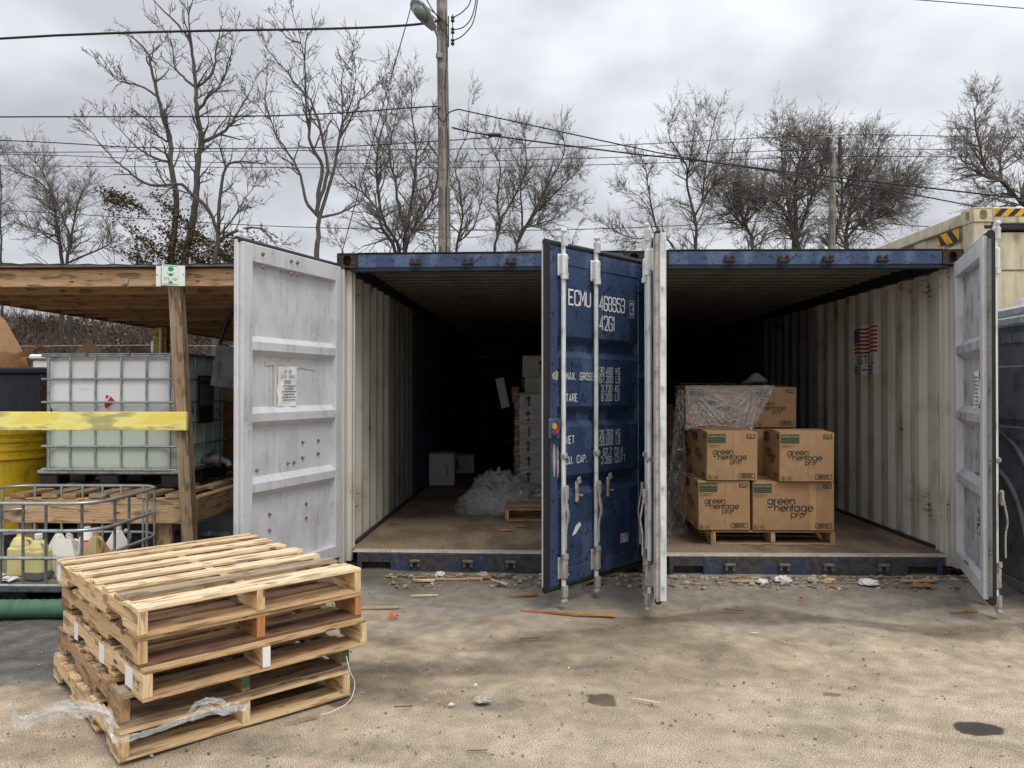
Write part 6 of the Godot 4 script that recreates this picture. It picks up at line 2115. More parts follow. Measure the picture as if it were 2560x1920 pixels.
# ------------------------------------------------------------------ cartons and film inside the containers
# geometric rounded lettering for the carton logo: circles and stems
func geo_word(b: MB, word: String, at: Vector2, x_h: float, w: float, place: Callable, face: Vector3) -> float:
	var x := at.x
	var u := x_h / 2.0
	for ch in word:
		var ps := []
		var adv := 2.5
		var arc := func(cx: float, cy: float, r: float, a0: float, a1: float) -> PackedVector2Array:
			var p := PackedVector2Array()
			for i in 17:
				var a := deg_to_rad(lerpf(a0, a1, i / 16.0))
				p.append(Vector2(cx + r * cos(a), cy + r * sin(a)))
			return p
		match ch:
			"o":
				ps = [arc.call(1, 1, 1, 0, 366)]
			"a":
				ps = [arc.call(1, 1, 1, 0, 366), PackedVector2Array([Vector2(2, 2), Vector2(2, 0)])]
				adv = 2.65
			"p":
				ps = [arc.call(1, 1, 1, 0, 366), PackedVector2Array([Vector2(0, 2), Vector2(0, -1.1)])]
				adv = 2.5
			"g":
				var tail: PackedVector2Array = arc.call(1, -0.25, 1, 0, -150)
				tail.insert(0, Vector2(2, 2))
				ps = [arc.call(1, 1, 1, 0, 366), tail]
				adv = 2.65
			"e":
				var e: PackedVector2Array = arc.call(1, 1, 1, 0, 318)
				e.insert(0, Vector2(0.1, 1.0))
				ps = [e]
				adv = 2.45
			"r":
				var r: PackedVector2Array = arc.call(0.95, 1.0, 0.95, 180, 92)
				ps = [PackedVector2Array([Vector2(0, 0), Vector2(0, 2)]), r]
				adv = 1.35
			"n", "h":
				var n: PackedVector2Array = arc.call(0.85, 1.1, 0.85, 180, 0)
				n.append(Vector2(1.7, 0))
				ps = [PackedVector2Array([Vector2(0, 0), Vector2(0, 2 if ch == "n" else 3.0)]), n]
				adv = 2.3
			"i":
				ps = [PackedVector2Array([Vector2(0, 0), Vector2(0, 2)])]
				adv = 0.62
			"t":
				ps = [PackedVector2Array([Vector2(0.1, 0), Vector2(0.1, 2.9)]), PackedVector2Array([Vector2(-0.35, 2.0), Vector2(0.75, 2.0)])]
				adv = 0.95
		for p in ps:
			var q := PackedVector2Array()
			for e in p:
				q.append(Vector2(x, at.y) + e * u)
			ribbon(b, q, w, place, face)
		x += adv * u
	return x

func box_print(k: Node3D, w: float, h: float, place: Callable, face: Vector3, full := true, scale := 1.0) -> void:
	# place takes (x 0..w, y 0..h) on the face
	var rect := func(b: MB, x0: float, y0: float, x1: float, y1: float, pl: Callable) -> void:
		b.quad_out(pl.call(Vector2(x0, y0)), pl.call(Vector2(x1, y0)), pl.call(Vector2(x1, y1)), pl.call(Vector2(x0, y1)), face)
	var pl2 := func(p: Vector2) -> Vector3: return place.call(p) + face * 0.0012
	var ink := MB.new()
	var s := h / 0.40 * scale
	var cx := w * 0.5
	var xh := 0.031 * s
	geo_word(ink, "green", Vector2(cx - 0.155 * s, h * 0.545), xh, 0.0062 * s, place, face)
	geo_word(ink, "heritage", Vector2(cx - 0.112 * s, h * 0.545 - 0.043 * s), xh, 0.0062 * s, place, face)
	geo_word(ink, "pro", Vector2(cx - 0.012 * s, h * 0.545 - 0.080 * s), xh * 0.86, 0.0045 * s, place, face)
	obj("logo_print", ink, M.print_dark, k)
	ink = MB.new()
	# barcode in its frame, two small marks at the lower left
	var bx := w - 0.15
	ribbon(ink, PackedVector2Array([Vector2(bx, 0.022), Vector2(bx + 0.128, 0.022), Vector2(bx + 0.128, 0.058), Vector2(bx, 0.058), Vector2(bx, 0.022), Vector2(bx + 0.02, 0.022)]), 0.004, place, face)
	var rg := RandomNumberGenerator.new()
	rg.seed = 8
	var x := bx + 0.018
	while x < bx + 0.108:
		var q := rg.randf_range(0.0012, 0.0035)
		rect.call(ink, x, 0.028, x + q, 0.053, place)
		x += q + rg.randf_range(0.0015, 0.0035)
	obj("barcode", ink, M.print_dark, k)
	for q in [0.012, 0.062]:
		ink = MB.new()
		ribbon(ink, PackedVector2Array([Vector2(q, 0.012), Vector2(q + 0.036, 0.012), Vector2(q + 0.036, 0.046), Vector2(q, 0.046), Vector2(q, 0.012), Vector2(q + 0.01, 0.012)]), 0.0015, place, face)
		for i in 3:
			rect.call(ink, q + 0.006, 0.018 + 0.008 * i, q + 0.030 - 0.004 * i, 0.0215 + 0.008 * i, place)
		obj("small_mark", ink, M.print_dark, k)
	var gr := MB.new()
	rect.call(gr, w - 0.088, h - 0.052, w - 0.018, h - 0.016, place)
	rect.call(gr, 0.010, h - 0.088, 0.158, h - 0.016, place)
	obj("green_label", gr, M.print_green, k)
	var pa := MB.new()
	lettering(pa, "276", Vector2(w - 0.080, h - 0.045), 0.022, 0.014, 0.0055, 0.0042, pl2, face)
	for i in 3:
		rect.call(pa, 0.010, h - 0.0475 - 0.0155 * i, 0.158, h - 0.0462 - 0.0155 * i, pl2)
	obj("pale_print", pa, M.print_pale, k)
	if full:
		var tm := TextMesh.new()
		var fo := SystemFont.new()
		fo.font_names = PackedStringArray(["Droid Sans"])
		fo.font_weight = 700
		tm.font = fo
		tm.text = "resolute tissue"
		tm.font_size = 32
		tm.pixel_size = 0.00062
		tm.depth = 0.0006
		var o := obj("label_text", tm, M.print_pale, k)
		var o0: Vector3 = place.call(Vector2(0.084, h - 0.032))
		var ux: Vector3 = ((place.call(Vector2(1, 0)) as Vector3) - (place.call(Vector2(0, 0)) as Vector3)).normalized()
		o.transform = Transform3D(Basis(ux, Vector3.UP, ux.cross(Vector3.UP)), o0 + face * 0.002)
		var li := MB.new()
		for i in 3:
			var x2 := 0.014
			while x2 < 0.11 - 0.01 * i:
				var q2 := rg.randf_range(0.006, 0.016)
				rect.call(li, x2, h - 0.105 - 0.009 * i, x2 + q2, h - 0.1025 - 0.009 * i, place)
				x2 += q2 + 0.003
		obj("fine_print", li, M.print_dark, k)

# a carton of w x h x d, its lower front left corner at `at`; tape seam and slightly lifted top flaps
func carton(label: String, at: Vector3, s: Vector3, turn: float, mat: Material, printed: int, seedn: int, group := "brown cartons on the pallet in the right container") -> Node3D:
	var rg := RandomNumberGenerator.new()
	rg.seed = seedn
	var k := thing("cardboard_box", label, "carton", at, turn, group)
	var b := MB.new()
	b.off = Vector2(rg.randf(), rg.randf())
	b.box(Vector3(s.x * 0.5, s.y * 0.5, -s.z * 0.5), s, 0.005)
	for i in b.v.size():
		# bulging, slightly crushed
		var p := b.v[i]
		p.x += 0.004 * sin(p.y * 13.0 + seedn)
		b.v[i] = p
	obj("body", b, mat, k)
	for i in 2:
		var f := MB.new()
		f.box(Vector3(0, 0, 0), Vector3(s.x - 0.01, 0.004, s.z * 0.492), 0.0015)
		var o := obj("flap", f, mat, k)
		o.position = Vector3(s.x * 0.5, s.y + 0.004 + 0.005 * i, -s.z * (0.25 if i == 0 else 0.75))
		o.rotation.x = (0.012 + rg.randf() * 0.03) * (1.0 if i == 0 else -1.0)
		o.rotation.z = rg.randf_range(-0.012, 0.012)
	if printed > 0:
		var cr := MB.new()
		cr.box(Vector3(s.x * (0.52 if printed == 1 else 0.74), s.y * 0.5, 0.0006), Vector3(0.003 if printed == 1 else 0.05, s.y - 0.01, 0.0012))
		obj("seam", cr, M.card_dark if printed == 1 else M.card_pale, k)
		var front := func(p: Vector2) -> Vector3: return Vector3(p.x, p.y, 0.0026)
		box_print(k, s.x, s.y, front, Vector3(0, 0, 1), true, 1.0 if s.x < 0.55 else 1.35)
		var left := func(p: Vector2) -> Vector3: return Vector3(-0.0066, p.y, -s.z + p.x)
		box_print(k, s.z, s.y, left, Vector3(-1, 0, 0), false)
	return k

func crumple(b: MB, c: Vector3, r: Vector3, sd: int, nu := 64, nv := 26, amp := 0.42, flat := false) -> void:
	# a collapsed heap of film: a low dome with soft folds that meet in creases
	var f := noise(FastNoiseLite.TYPE_SIMPLEX_SMOOTH, 1.6, 3, sd)
	f.fractal_type = FastNoiseLite.FRACTAL_RIDGED
	var g := noise(FastNoiseLite.TYPE_SIMPLEX_SMOOTH, 4.0, 2, sd + 1)
	b.sheet(nu, nv, func(u: float, v: float) -> Vector3:
		var a := TAU * u
		var q := 1.0 - v
		var rad := sin(q * PI * 0.5)
		var d := Vector3(cos(a) * rad, cos(q * PI * 0.5), sin(a) * rad)
		var k := 1.0 + amp * (f.get_noise_3dv(d * 1.3) * 0.8 - 0.1) + amp * 0.25 * g.get_noise_3dv(d * 1.4)
		var p := c + Vector3(d.x * r.x, d.y * r.y, d.z * r.z) * k
		p.y = maxf(p.y, c.y + 0.004)
		return p, 1, 1, flat)

func cargo() -> void:
	var fy := 0.176
	# right container: pallet with cartons
	var g := "pallets inside the containers"
	var tn := deg_to_rad(-1.5)
	var px := 2.175
	pallet("pallet under the brown cartons in the right container", Vector3(px, fy, -6.97), tn, 431, ["aged", "tan", "tan", "aged", "tan", "tan", "tan", "tan", "tan", "aged"], g, "aged")
	var y1 := 0.302
	carton("printed carton at the lower left of the front row in the right container", Vector3(1.540, y1, -6.36), Vector3(0.425, 0.405, 0.50), tn, M.card, 1, 1)
	carton("wide printed carton at the lower right of the front row in the right container", Vector3(1.985, y1, -6.345), Vector3(0.665, 0.398, 0.44), tn, M.card, 2, 2)
	carton("upper left front carton standing on the lower left printed one", Vector3(1.605, y1 + 0.412, -6.34), Vector3(0.418, 0.398, 0.48), tn + 0.02, M.card, 1, 3)
	carton("upper right front carton with its top flaps lifted", Vector3(2.195, y1 + 0.408, -6.30), Vector3(0.438, 0.402, 0.47), tn - 0.03, M.card, 1, 4)
	carton("printed carton peeping out behind the upper left front carton", Vector3(1.615, y1 + 0.41, -6.84), Vector3(0.48, 0.41, 0.44), tn, M.card, 1, 5)
	carton("plain carton behind the upper right front carton", Vector3(2.11, y1 + 0.405, -6.82), Vector3(0.46, 0.40, 0.46), tn, M.card, 0, 6)
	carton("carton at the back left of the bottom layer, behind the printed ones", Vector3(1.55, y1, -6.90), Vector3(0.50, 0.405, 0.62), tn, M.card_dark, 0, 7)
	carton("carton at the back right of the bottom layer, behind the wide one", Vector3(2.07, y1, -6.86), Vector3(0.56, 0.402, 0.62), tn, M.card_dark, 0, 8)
	carton("film-wrapped printed carton at the left of the topmost row", Vector3(1.560, y1 + 0.824, -6.90), Vector3(0.575, 0.36, 0.47), tn, M.card, 1, 9)
	carton("topmost carton at the right, only half under the film", Vector3(2.140, y1 + 0.822, -6.885), Vector3(0.405, 0.36, 0.47), tn, M.card, 1, 10)
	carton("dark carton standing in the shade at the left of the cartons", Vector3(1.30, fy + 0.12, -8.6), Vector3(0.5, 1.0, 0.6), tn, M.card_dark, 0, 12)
	# film over the top row, hanging down at the left
	var f := noise(FastNoiseLite.TYPE_SIMPLEX_SMOOTH, 6.0, 4, 61)
	var fr := noise(FastNoiseLite.TYPE_SIMPLEX_SMOOTH, 3.2, 3, 62)
	fr.fractal_type = FastNoiseLite.FRACTAL_RIDGED
	var fl := MB.new()
	fl.sheet(90, 46, func(u: float, v: float) -> Vector3:
		var x := 1.545 + 0.80 * u
		var yl := 1.10 + 0.05 * sin(u * 4.0)
		var y := lerpf(yl, 1.503, v)
		x -= 0.22 * u * (1.0 - v)
		var q := 0.024 + 0.016 * f.get_noise_2d(x * 1.2 + y * 0.8, y * 3.0 - x) + 0.022 * fr.get_noise_2d(x * 1.6 + y * 0.9, y * 2.2 - x * 0.9)
		return Vector3(x, y, -6.888 + q + 0.018), 1, 1, false)
	fl.sheet(46, 10, func(u: float, v: float) -> Vector3:
		var x := 1.545 + 0.80 * u
		return Vector3(x, 1.503 + 0.012 + 0.02 * absf(f.get_noise_2d(x * 5.0, v * 4.0)) + 0.10 * exp(-pow((u - 0.86) * 9.0, 2.0)) * exp(-pow((v - 0.3) * 4.0, 2.0)), -6.88 - 0.46 * v), 1, 1, false)
	var hang := MB.new()
	hang.sheet(26, 70, func(u: float, v: float) -> Vector3:
		var y := lerpf(0.24, 1.50, v)
		var z := -6.87 - 0.5 * u
		var o := 0.02 + (1.0 - v) * 0.10 + 0.05 * f.get_noise_2d(z * 3.0, y * 2.0) + 0.02 * fr.get_noise_2d(z, y) - 0.06 * u * (1.0 - v)
		return Vector3(1.545 - o - 0.05 * sin(v * 5.0), y, z), 1, 1, false)
	hang.sheet(18, 50, func(u: float, v: float) -> Vector3:
		var y := lerpf(0.20, 1.46, v)
		return Vector3(1.52 - 0.20 * u * (0.3 + 0.7 * (1.0 - v)) + 0.02 * f.get_noise_2d(u * 3.0, y * 3.0), y, -6.80 + 0.10 * (1.0 - v) + 0.05 * fr.get_noise_2d(u, y)), 1, 1, false)
	var fc := thing("film_cover", "clear stretch film draped over the topmost cartons and hanging at the left", "plastic film")
	obj("sheet", fl, M.film, fc)
	obj("hanging_film", hang, M.film_thin, fc)
	# whitish ribbons standing in for highlights on folds that fan from the caught film
	var rgf := RandomNumberGenerator.new()
	rgf.seed = 66
	var fo2 := MB.new()
	for i in 60:
		var o := Vector2(1.56, 1.49)
		var an := rgf.randf_range(-1.45, -0.05)
		var st := rgf.randf_range(0.02, 0.35)
		if i > 28:
			o = Vector2(2.16 + rgf.randf_range(-0.02, 0.10), 1.49)
			an = rgf.randf_range(-2.7, -1.75)
		if i > 50:
			o = Vector2(rgf.randf_range(1.57, 2.05), rgf.randf_range(1.13, 1.25))
			an = rgf.randf_range(-0.5, 1.4)
			st = 0.0
		var ln := rgf.randf_range(0.08, 0.38)
		var pth := PackedVector2Array()
		for q in 7:
			var t := st + ln * q / 6.0
			pth.append(Vector2(clampf(o.x + cos(an) * t, 1.55, 2.26), clampf(o.y + sin(an) * t + 0.01 * sin(t * 20.0 + i), 1.12, 1.50)))
		if pth[0].distance_to(pth[6]) > 0.03:
			var wd := rgf.randf_range(0.003, 0.016)
			ribbon(fo2, pth, wd, func(q: Vector2) -> Vector3: return Vector3(q.x, q.y, -6.838 + 0.006 * sin(q.x * 30.0 + q.y * 20.0)), Vector3(0, 0.3, 1))
	obj("fold_glints", fo2, M.fold_glint, fc).set_meta("kind", "stuff")
	# left container
	var pk := pallet("half hidden pallet behind the blue lettered door leaf in the left container", Vector3(0.46, fy, -8.12), deg_to_rad(-2.0), 433, ["aged", "tan", "aged", "tan", "aged", "tan", "aged", "tan", "tan", "tan"], g, "aged")
	pk.rotation.y = deg_to_rad(-2.0)
	pallet("pallet under the film-wrapped white stack in the left container", Vector3(0.50, fy, -10.0), deg_to_rad(-2.0), 434, ["aged", "tan", "aged", "tan", "aged", "tan", "aged", "tan", "tan", "tan"], g, "aged")
	var gw := "white cartons wrapped on the pallet in the left container"
	var names := ["lowest", "second", "third", "fourth", "fifth", "topmost full-width"]
	for i in 6:
		var y := 0.30 + 0.185 * i
		var k := carton(names[i] + " white carton of the film-wrapped stack in the left container", Vector3(0.04 + 0.006 * (i % 2), y, -9.42 - 0.004 * (i % 3)), Vector3(0.96, 0.183, 0.9), deg_to_rad(-2.65), M.white_card, 0, 20 + i, gw)
		var ar := MB.new()
		var on := func(p: Vector2) -> Vector3: return Vector3(p.x, p.y, 0.002)
		for q in [0.16, 0.52, 0.80]:
			ribbon(ar, PackedVector2Array([Vector2(q, 0.03), Vector2(q, 0.12)]), 0.028, on, Vector3(0, 0, 1))
			ar.tri(Vector3(q - 0.04, 0.115, 0.002), Vector3(q + 0.04, 0.115, 0.002), Vector3(q, 0.165, 0.002))
		obj("arrow_print", ar, M.print_blue, k)
		obj("brown_edge", ubox(Vector3(0.05, 0.17, 0.002), 0.0, Vector2.ZERO, Vector3(0.027, 0.092, 0.0015)), M.card_dark, k)
	carton("brown carton edge showing beside the top of the white stack", Vector3(-0.005, 1.30, -9.55), Vector3(0.09, 0.19, 0.5), deg_to_rad(-2.65), M.card, 0, 40, gw)
	var up := carton("loose white carton with an arrow lying on top of the wrapped stack", Vector3(0.13, 1.62, -9.60), Vector3(0.80, 0.26, 0.6), deg_to_rad(-4.0), M.white_card, 0, 41, gw)
	var ua := MB.new()
	ribbon(ua, PackedVector2Array([Vector2(0.24, 0.04), Vector2(0.24, 0.16)]), 0.035, func(p: Vector2) -> Vector3: return Vector3(p.x, p.y, 0.002), Vector3(0, 0, 1))
	ua.tri(Vector3(0.19, 0.155, 0.002), Vector3(0.29, 0.155, 0.002), Vector3(0.24, 0.22, 0.002))
	obj("arrow_print", ua, M.print_blue, up)
	carton("white carton under film just below the topmost loose one", Vector3(0.16, 1.42, -9.52), Vector3(0.82, 0.195, 0.7), deg_to_rad(-2.65), M.white_card, 0, 42, gw)
	var wr := MB.new()
	var ff := noise(FastNoiseLite.TYPE_SIMPLEX_SMOOTH, 3.0, 4, 71)
	wr.sheet(16, 90, func(u: float, v: float) -> Vector3:
		var y := lerpf(0.28, 1.42, v)
		return Vector3(0.02 + 1.0 * u, y, -9.385 - 0.008 * u + 0.008 * ff.get_noise_2d(u * 1.2, y * 22.0) + 0.01 * ff.get_noise_2d(u * 3.0, y * 3.0)), 1, 1, true)
	wr.sheet(16, 26, func(u: float, v: float) -> Vector3:
		var y := lerpf(1.42, 1.74, v)
		return Vector3(0.12 + 0.9 * u, y, -9.46 - 0.10 * v + 0.045 * ff.get_noise_2d(u * 4.0, y * 5.0)), 1, 1, true)
	tag(obj("film_wrap", wr, M.film_thin), "stretch film wound tight round the white stack in the left container", "plastic film")
	var fh := MB.new()
	fh.box(Vector3(0, 0, 0), Vector3(0.11, 0.38, 0.012), 0.002)
	var fo := obj("loose_flap", fh, M.white_card)
	fo.position = Vector3(-0.12, 1.42, -9.7)
	fo.rotation = Vector3(0.0, 0.3, 0.22)
	tag(fo, "loose pale cardboard flap leaning out at the left of the white stack", "cardboard")
	var wb := carton("white carton standing alone by the left wall of the left container", Vector3(-1.115, fy, -10.3), Vector3(0.34, 0.42, 0.30), deg_to_rad(-2.0), M.white_card, 0, 45, "loose white cartons on the left container floor")
	var lg := MB.new()
	var o2 := func(p: Vector2) -> Vector3: return Vector3(p.x, p.y, 0.0022)
	var ring := PackedVector2Array()
	for i in 15:
		ring.append(Vector2(0.245 + 0.022 * cos(TAU * i / 14.0), 0.27 + 0.022 * sin(TAU * i / 14.0)))
	ribbon(lg, ring, 0.006, o2, Vector3(0, 0, 1))
	for i in 5:
		ribbon(lg, PackedVector2Array([Vector2(0.232, 0.225 - 0.022 * i), Vector2(0.262, 0.225 - 0.022 * i)]), 0.012, o2, Vector3(0, 0, 1))
	obj("dark_print", lg, M.print_dark, wb)
	var wc := carton("smaller white carton behind the one by the left wall, blue arrow pointing down", Vector3(-0.93, fy, -11.75), Vector3(0.36, 0.27, 0.42), deg_to_rad(14.0), M.white_card, 0, 46, "loose white cartons on the left container floor")
	var dn := MB.new()
	ribbon(dn, PackedVector2Array([Vector2(0.09, 0.22), Vector2(0.09, 0.10)]), 0.03, o2, Vector3(0, 0, 1))
	dn.tri(Vector3(0.05, 0.11, 0.0022), Vector3(0.09, 0.05, 0.0022), Vector3(0.13, 0.11, 0.0022))
	obj("arrow_print", dn, M.print_blue, wc)
	# heap of used stretch film
	var hp := MB.new()
	crumple(hp, Vector3(-0.13, fy, -8.30), Vector3(0.33, 0.36, 0.30), 5)
	crumple(hp, Vector3(-0.32, fy, -8.12), Vector3(0.25, 0.21, 0.24), 15)
	crumple(hp, Vector3(0.08, fy, -8.33), Vector3(0.34, 0.25, 0.27), 25)
	crumple(hp, Vector3(-0.10, fy, -8.08), Vector3(0.24, 0.17, 0.20), 35)
	tag(obj("film_heap", hp, M.film_heap), "crumpled heap of used clear stretch film on the left container floor", "plastic film")
	# sticks on the floor
	for q in [[Vector3(-0.05, fy + 0.012, -6.98), 0.10, 0.13, "dark red stick on the left container floor, left of its pair"], [Vector3(0.09, fy + 0.012, -7.18), 0.05, 0.09, "short red-brown stick on the left container floor, right of its pair"], [Vector3(-0.72, fy + 0.006, -7.9), 0.06, 0.30, "flat brown slat on the left container floor"]]:
		var o := obj("wood_stick", ubox(Vector3(q[2], 0.014, 0.024), 0.004), M.wood_orange if q[2] < 0.2 else M.wood_dark)
		o.position = q[0]
		o.rotation.y = q[1]
		tag(o, q[3], "stick")

# ------------------------------------------------------------------ totes and cage
func ring_path(w: float, d: float, r: float, y: float, seg := 5) -> PackedVector3Array:
	var p := PackedVector3Array()
	for q in 4:
		var cx := (w * 0.5 - r) * (1.0 if q == 0 or q == 3 else -1.0)
		var cz := (d * 0.5 - r) * (1.0 if q < 2 else -1.0)
		for k in seg + 1:
			var a := PI * 0.5 * (q + float(k) / seg)
			p.append(Vector3(cx + r * cos(a), y, cz + r * sin(a)))
	return p

# a caged liquid tote 1.2 x 1.0 on a plastic pallet; origin under its centre
func tote(label: String, at: Vector3, turn: float, upper: Material, lower: Material, level: float, cage_mat: Material) -> Node3D:
	var k := thing("liquid_tote", label, "liquid tote", at, turn, "caged liquid totes on the staging")
	var W := 1.2
	var D := 1.0
	var bt := MB.new()
	bt.rbox(Vector3(0, 0.14 + level + (0.97 - level) * 0.5, 0), Vector3(W - 0.04, 0.97 - level, D - 0.04), 0.15, 0.09, 6, 0.006)
	obj("bottle", bt, upper, k)
	var bl := MB.new()
	bl.rbox(Vector3(0, 0.14 + level * 0.5 + 0.008, 0), Vector3(W - 0.034, level + 0.09, D - 0.034), 0.15, 0.09, 6, 0.006)
	obj("filled_part", bl, lower, k)
	# lowered left shoulder and raised middle of the top
	var sh := MB.new()
	sh.rbox(Vector3(0.40, 1.105, 0), Vector3(0.36, 0.05, D - 0.16), 0.05, 0.02, 3)
	obj("bottle_shoulder", sh, upper, k)
	var lid := MB.new()
	lid.lathe(PackedVector2Array([Vector2(0.12, 1.10), Vector2(0.12, 1.14), Vector2(0.10, 1.155), Vector2(0, 1.155)]), 18, Vector3(0.08, 0, 0.1))
	obj("lid", lid, M.red_lid, k)
	for i in 6:
		var y: float = [0.155, 0.35, 0.545, 0.72, 0.915, 1.125][i]
		var b := MB.new()
		b.tube(ring_path(W + 0.012, D + 0.012, 0.09, y), PackedFloat32Array([0.010]), 6, false, true)
		if i == 5:
			b.tube(ring_path(W + 0.012, D + 0.012, 0.09, y - 0.016), PackedFloat32Array([0.009]), 6, false, true)
		obj("cage_rail", b, cage_mat, k)
	var bar := rod(Vector3(0, 0.14, 0), Vector3(0, 1.125, 0), 0.0095, 7).mesh()
	for x in [-0.51, -0.33, -0.115, 0.105, 0.32, 0.52]:
		for z in [1, -1]:
			var o := obj("cage_bar", bar, cage_mat, k)
			o.position = Vector3(x, 0, z * (D * 0.5 - 0.004))
	for z in [-0.38, -0.19, 0.0, 0.19, 0.38]:
		for x in [1, -1]:
			var o := obj("cage_bar", bar, cage_mat, k)
			o.position = Vector3(x * (W * 0.5 - 0.004), 0, z)
	obj("base_tray", ubox(Vector3(W + 0.02, 0.035, D + 0.02), 0.01, Vector2.ZERO, Vector3(0, 0.135, 0)), M.zinc, k)
	for x in [-0.52, 0.0, 0.52]:
		for z in [-0.42, 0.0, 0.42]:
			obj("pallet_foot", ubox(Vector3(0.16, 0.118, 0.15), 0.012, Vector2.ZERO, Vector3(x, 0.059, z)), M.black_plastic, k)
	for q in [-0.18, 0.18]:
		var cl := MB.new()
		cl.box(Vector3(q, 1.128, D * 0.5 + 0.012), Vector3(0.028, 0.045, 0.02), 0.005)
		obj("cage_clip", cl, M.steel, k)
	return k

func totes() -> void:
	var t := tote("white caged tote nearest the leaning post, half full, with a torn red diamond label", Vector3(-3.36, 0.637, -6.93), deg_to_rad(-2.0), M.bottle, M.bottle_full, 0.46, M.zinc)
	# torn red diamond and a small white strip label on its front
	var z := 0.4865
	var dm := MB.new()
	dm.prism(PackedVector2Array([Vector2(-0.045, 0.665), Vector2(-0.040, 0.785), Vector2(0.012, 0.775), Vector2(0.052, 0.735), Vector2(0.02, 0.70), Vector2(-0.022, 0.655)]), z, z + 0.001)
	obj("white_backing", dm, M.paper, t)
	var rd := MB.new()
	rd.prism(PackedVector2Array([Vector2(-0.038, 0.672), Vector2(-0.040, 0.715), Vector2(-0.012, 0.735), Vector2(0.012, 0.768), Vector2(0.045, 0.735), Vector2(0.015, 0.70), Vector2(-0.022, 0.662)]), z + 0.0015, z + 0.0025)
	rd.prism(PackedVector2Array([Vector2(-0.032, 0.748), Vector2(-0.030, 0.78), Vector2(0.0, 0.776), Vector2(-0.018, 0.752)]), z + 0.0015, z + 0.0025)
	obj("red_diamond", rd, M.red, t)
	var ws := MB.new()
	ws.box(Vector3(-0.215, 0.835, z + 0.001), Vector3(0.075, 0.014, 0.001), 0.0, Basis(Vector3.BACK, 0.12))
	obj("strip_label", ws, M.paper, t)
	# document holder with grey sheets on its right side
	var dh := MB.new()
	dh.box(Vector3(0.628, 0.74, 0.05), Vector3(0.012, 0.42, 0.30), 0.004)
	obj("document_holder", dh, M.black_plastic, t)
	obj("grey_sheet", ubox(Vector3(0.004, 0.19, 0.25), 0.001, Vector2.ZERO, Vector3(0.638, 0.78, 0.05)), M.grey_sheet, t)
	obj("holder_header", ubox(Vector3(0.004, 0.035, 0.22), 0.001, Vector2.ZERO, Vector3(0.638, 0.915, 0.06)), M.grey_sheet, t)
	# outlet valve low on the right side
	var v := MB.new()
	v.tube(PackedVector3Array([Vector3(0.58, 0.20, 0.0), Vector3(0.74, 0.195, 0.0)]), PackedFloat32Array([0.05, 0.045]), 12)
	v.tube(PackedVector3Array([Vector3(0.70, 0.195, 0.0), Vector3(0.75, 0.195, 0.0)]), PackedFloat32Array([0.06, 0.06]), 12)
	v.tube(PackedVector3Array([Vector3(0.75, 0.195, 0.0), Vector3(0.82, 0.175, 0.02), Vector3(0.84, 0.14, 0.03)]), PackedFloat32Array([0.03, 0.03, 0.03]), 10)
	v.box(Vector3(0.66, 0.27, 0.03), Vector3(0.05, 0.02, 0.12), 0.008)
	v.tube(PackedVector3Array([Vector3(0.66, 0.20, 0.0), Vector3(0.66, 0.27, 0.0)]), PackedFloat32Array([0.018, 0.018]), 8)
	obj("outlet_valve", v, M.steel, t)
	var t2 := tote("tan and brown caged tote half hidden behind the folded door leaf", Vector3(-2.62, 0.60, -8.45), deg_to_rad(88.0), M.bottle_tan, M.bottle_brown, 0.52, M.zinc_dull)
	obj("document_holder", ubox(Vector3(0.012, 0.42, 0.30), 0.004, Vector2.ZERO, Vector3(-0.626, 0.76, 0.30)), M.black_plastic, t2)
	var gs := obj("grey_board", ubox(Vector3(0.215, 0.36, 0.012), 0.004), M.grey_sheet)
	gs.position = Vector3(-2.46, 1.66, -6.62)
	gs.rotation = Vector3(0.1, 0.25, -0.16)
	tag(gs, "tilted grey board fixed over the white tote's right rear corner", "board")
	var gn := pipe(smooth([Vector3(-2.62, 1.74, -6.80), Vector3(-2.58, 1.86, -6.78), Vector3(-2.52, 2.02, -6.75), Vector3(-2.45, 2.14, -6.72), Vector3(-2.40, 2.24, -6.70)]), 0.016, 7)
	gn.tube(PackedVector3Array([Vector3(-2.52, 2.02, -6.75), Vector3(-2.49, 2.08, -6.74)]), PackedFloat32Array([0.026, 0.026]), 8)
	tag(obj("hanging_hose", gn, M.rubber), "black hose hanging from the shed roof to the white tote", "hose")
	# open cut-down cage in front, holding jugs
	var c := thing("cut_down_cage", "cut-down open tote cage holding old jugs in front of the staging", "cage", Vector3(-3.40, 0, -5.66), deg_to_rad(-1.0))
	for i in 4:
		var y := 0.145 + 0.184 * i
		var rp := ring_path(1.24, 0.96, 0.22, y, 8)
		var b := MB.new()
		b.tube(rp, PackedFloat32Array([0.0125]), 7, false, true)
		obj("cage_rail", b, M.zinc, c)
	var bar := rod(Vector3(0, 0.13, 0), Vector3(0, 0.70, 0), 0.010, 7).mesh()
	for q in [[-0.58, 0.40], [-0.40, 0.468], [-0.22, 0.468], [-0.044, 0.468], [0.108, 0.468], [0.264, 0.468], [0.49, 0.435], [0.61, 0.24], [0.612, 0.05], [0.612, -0.215], [0.585, -0.39], [-0.60, -0.36], [-0.415, -0.468], [-0.20, -0.468], [-0.03, -0.468], [0.13, -0.468], [0.28, -0.468], [0.47, -0.44], [-0.612, 0.15], [-0.612, -0.15]]:
		var o := obj("cage_bar", bar, M.zinc_dull if q[1] > 0 else M.zinc, c)
		o.position = Vector3(q[0], 0, q[1])
	obj("base_tray", ubox(Vector3(1.20, 0.045, 0.92), 0.012, Vector2.ZERO, Vector3(0, 0.115, 0)), M.zinc, c)
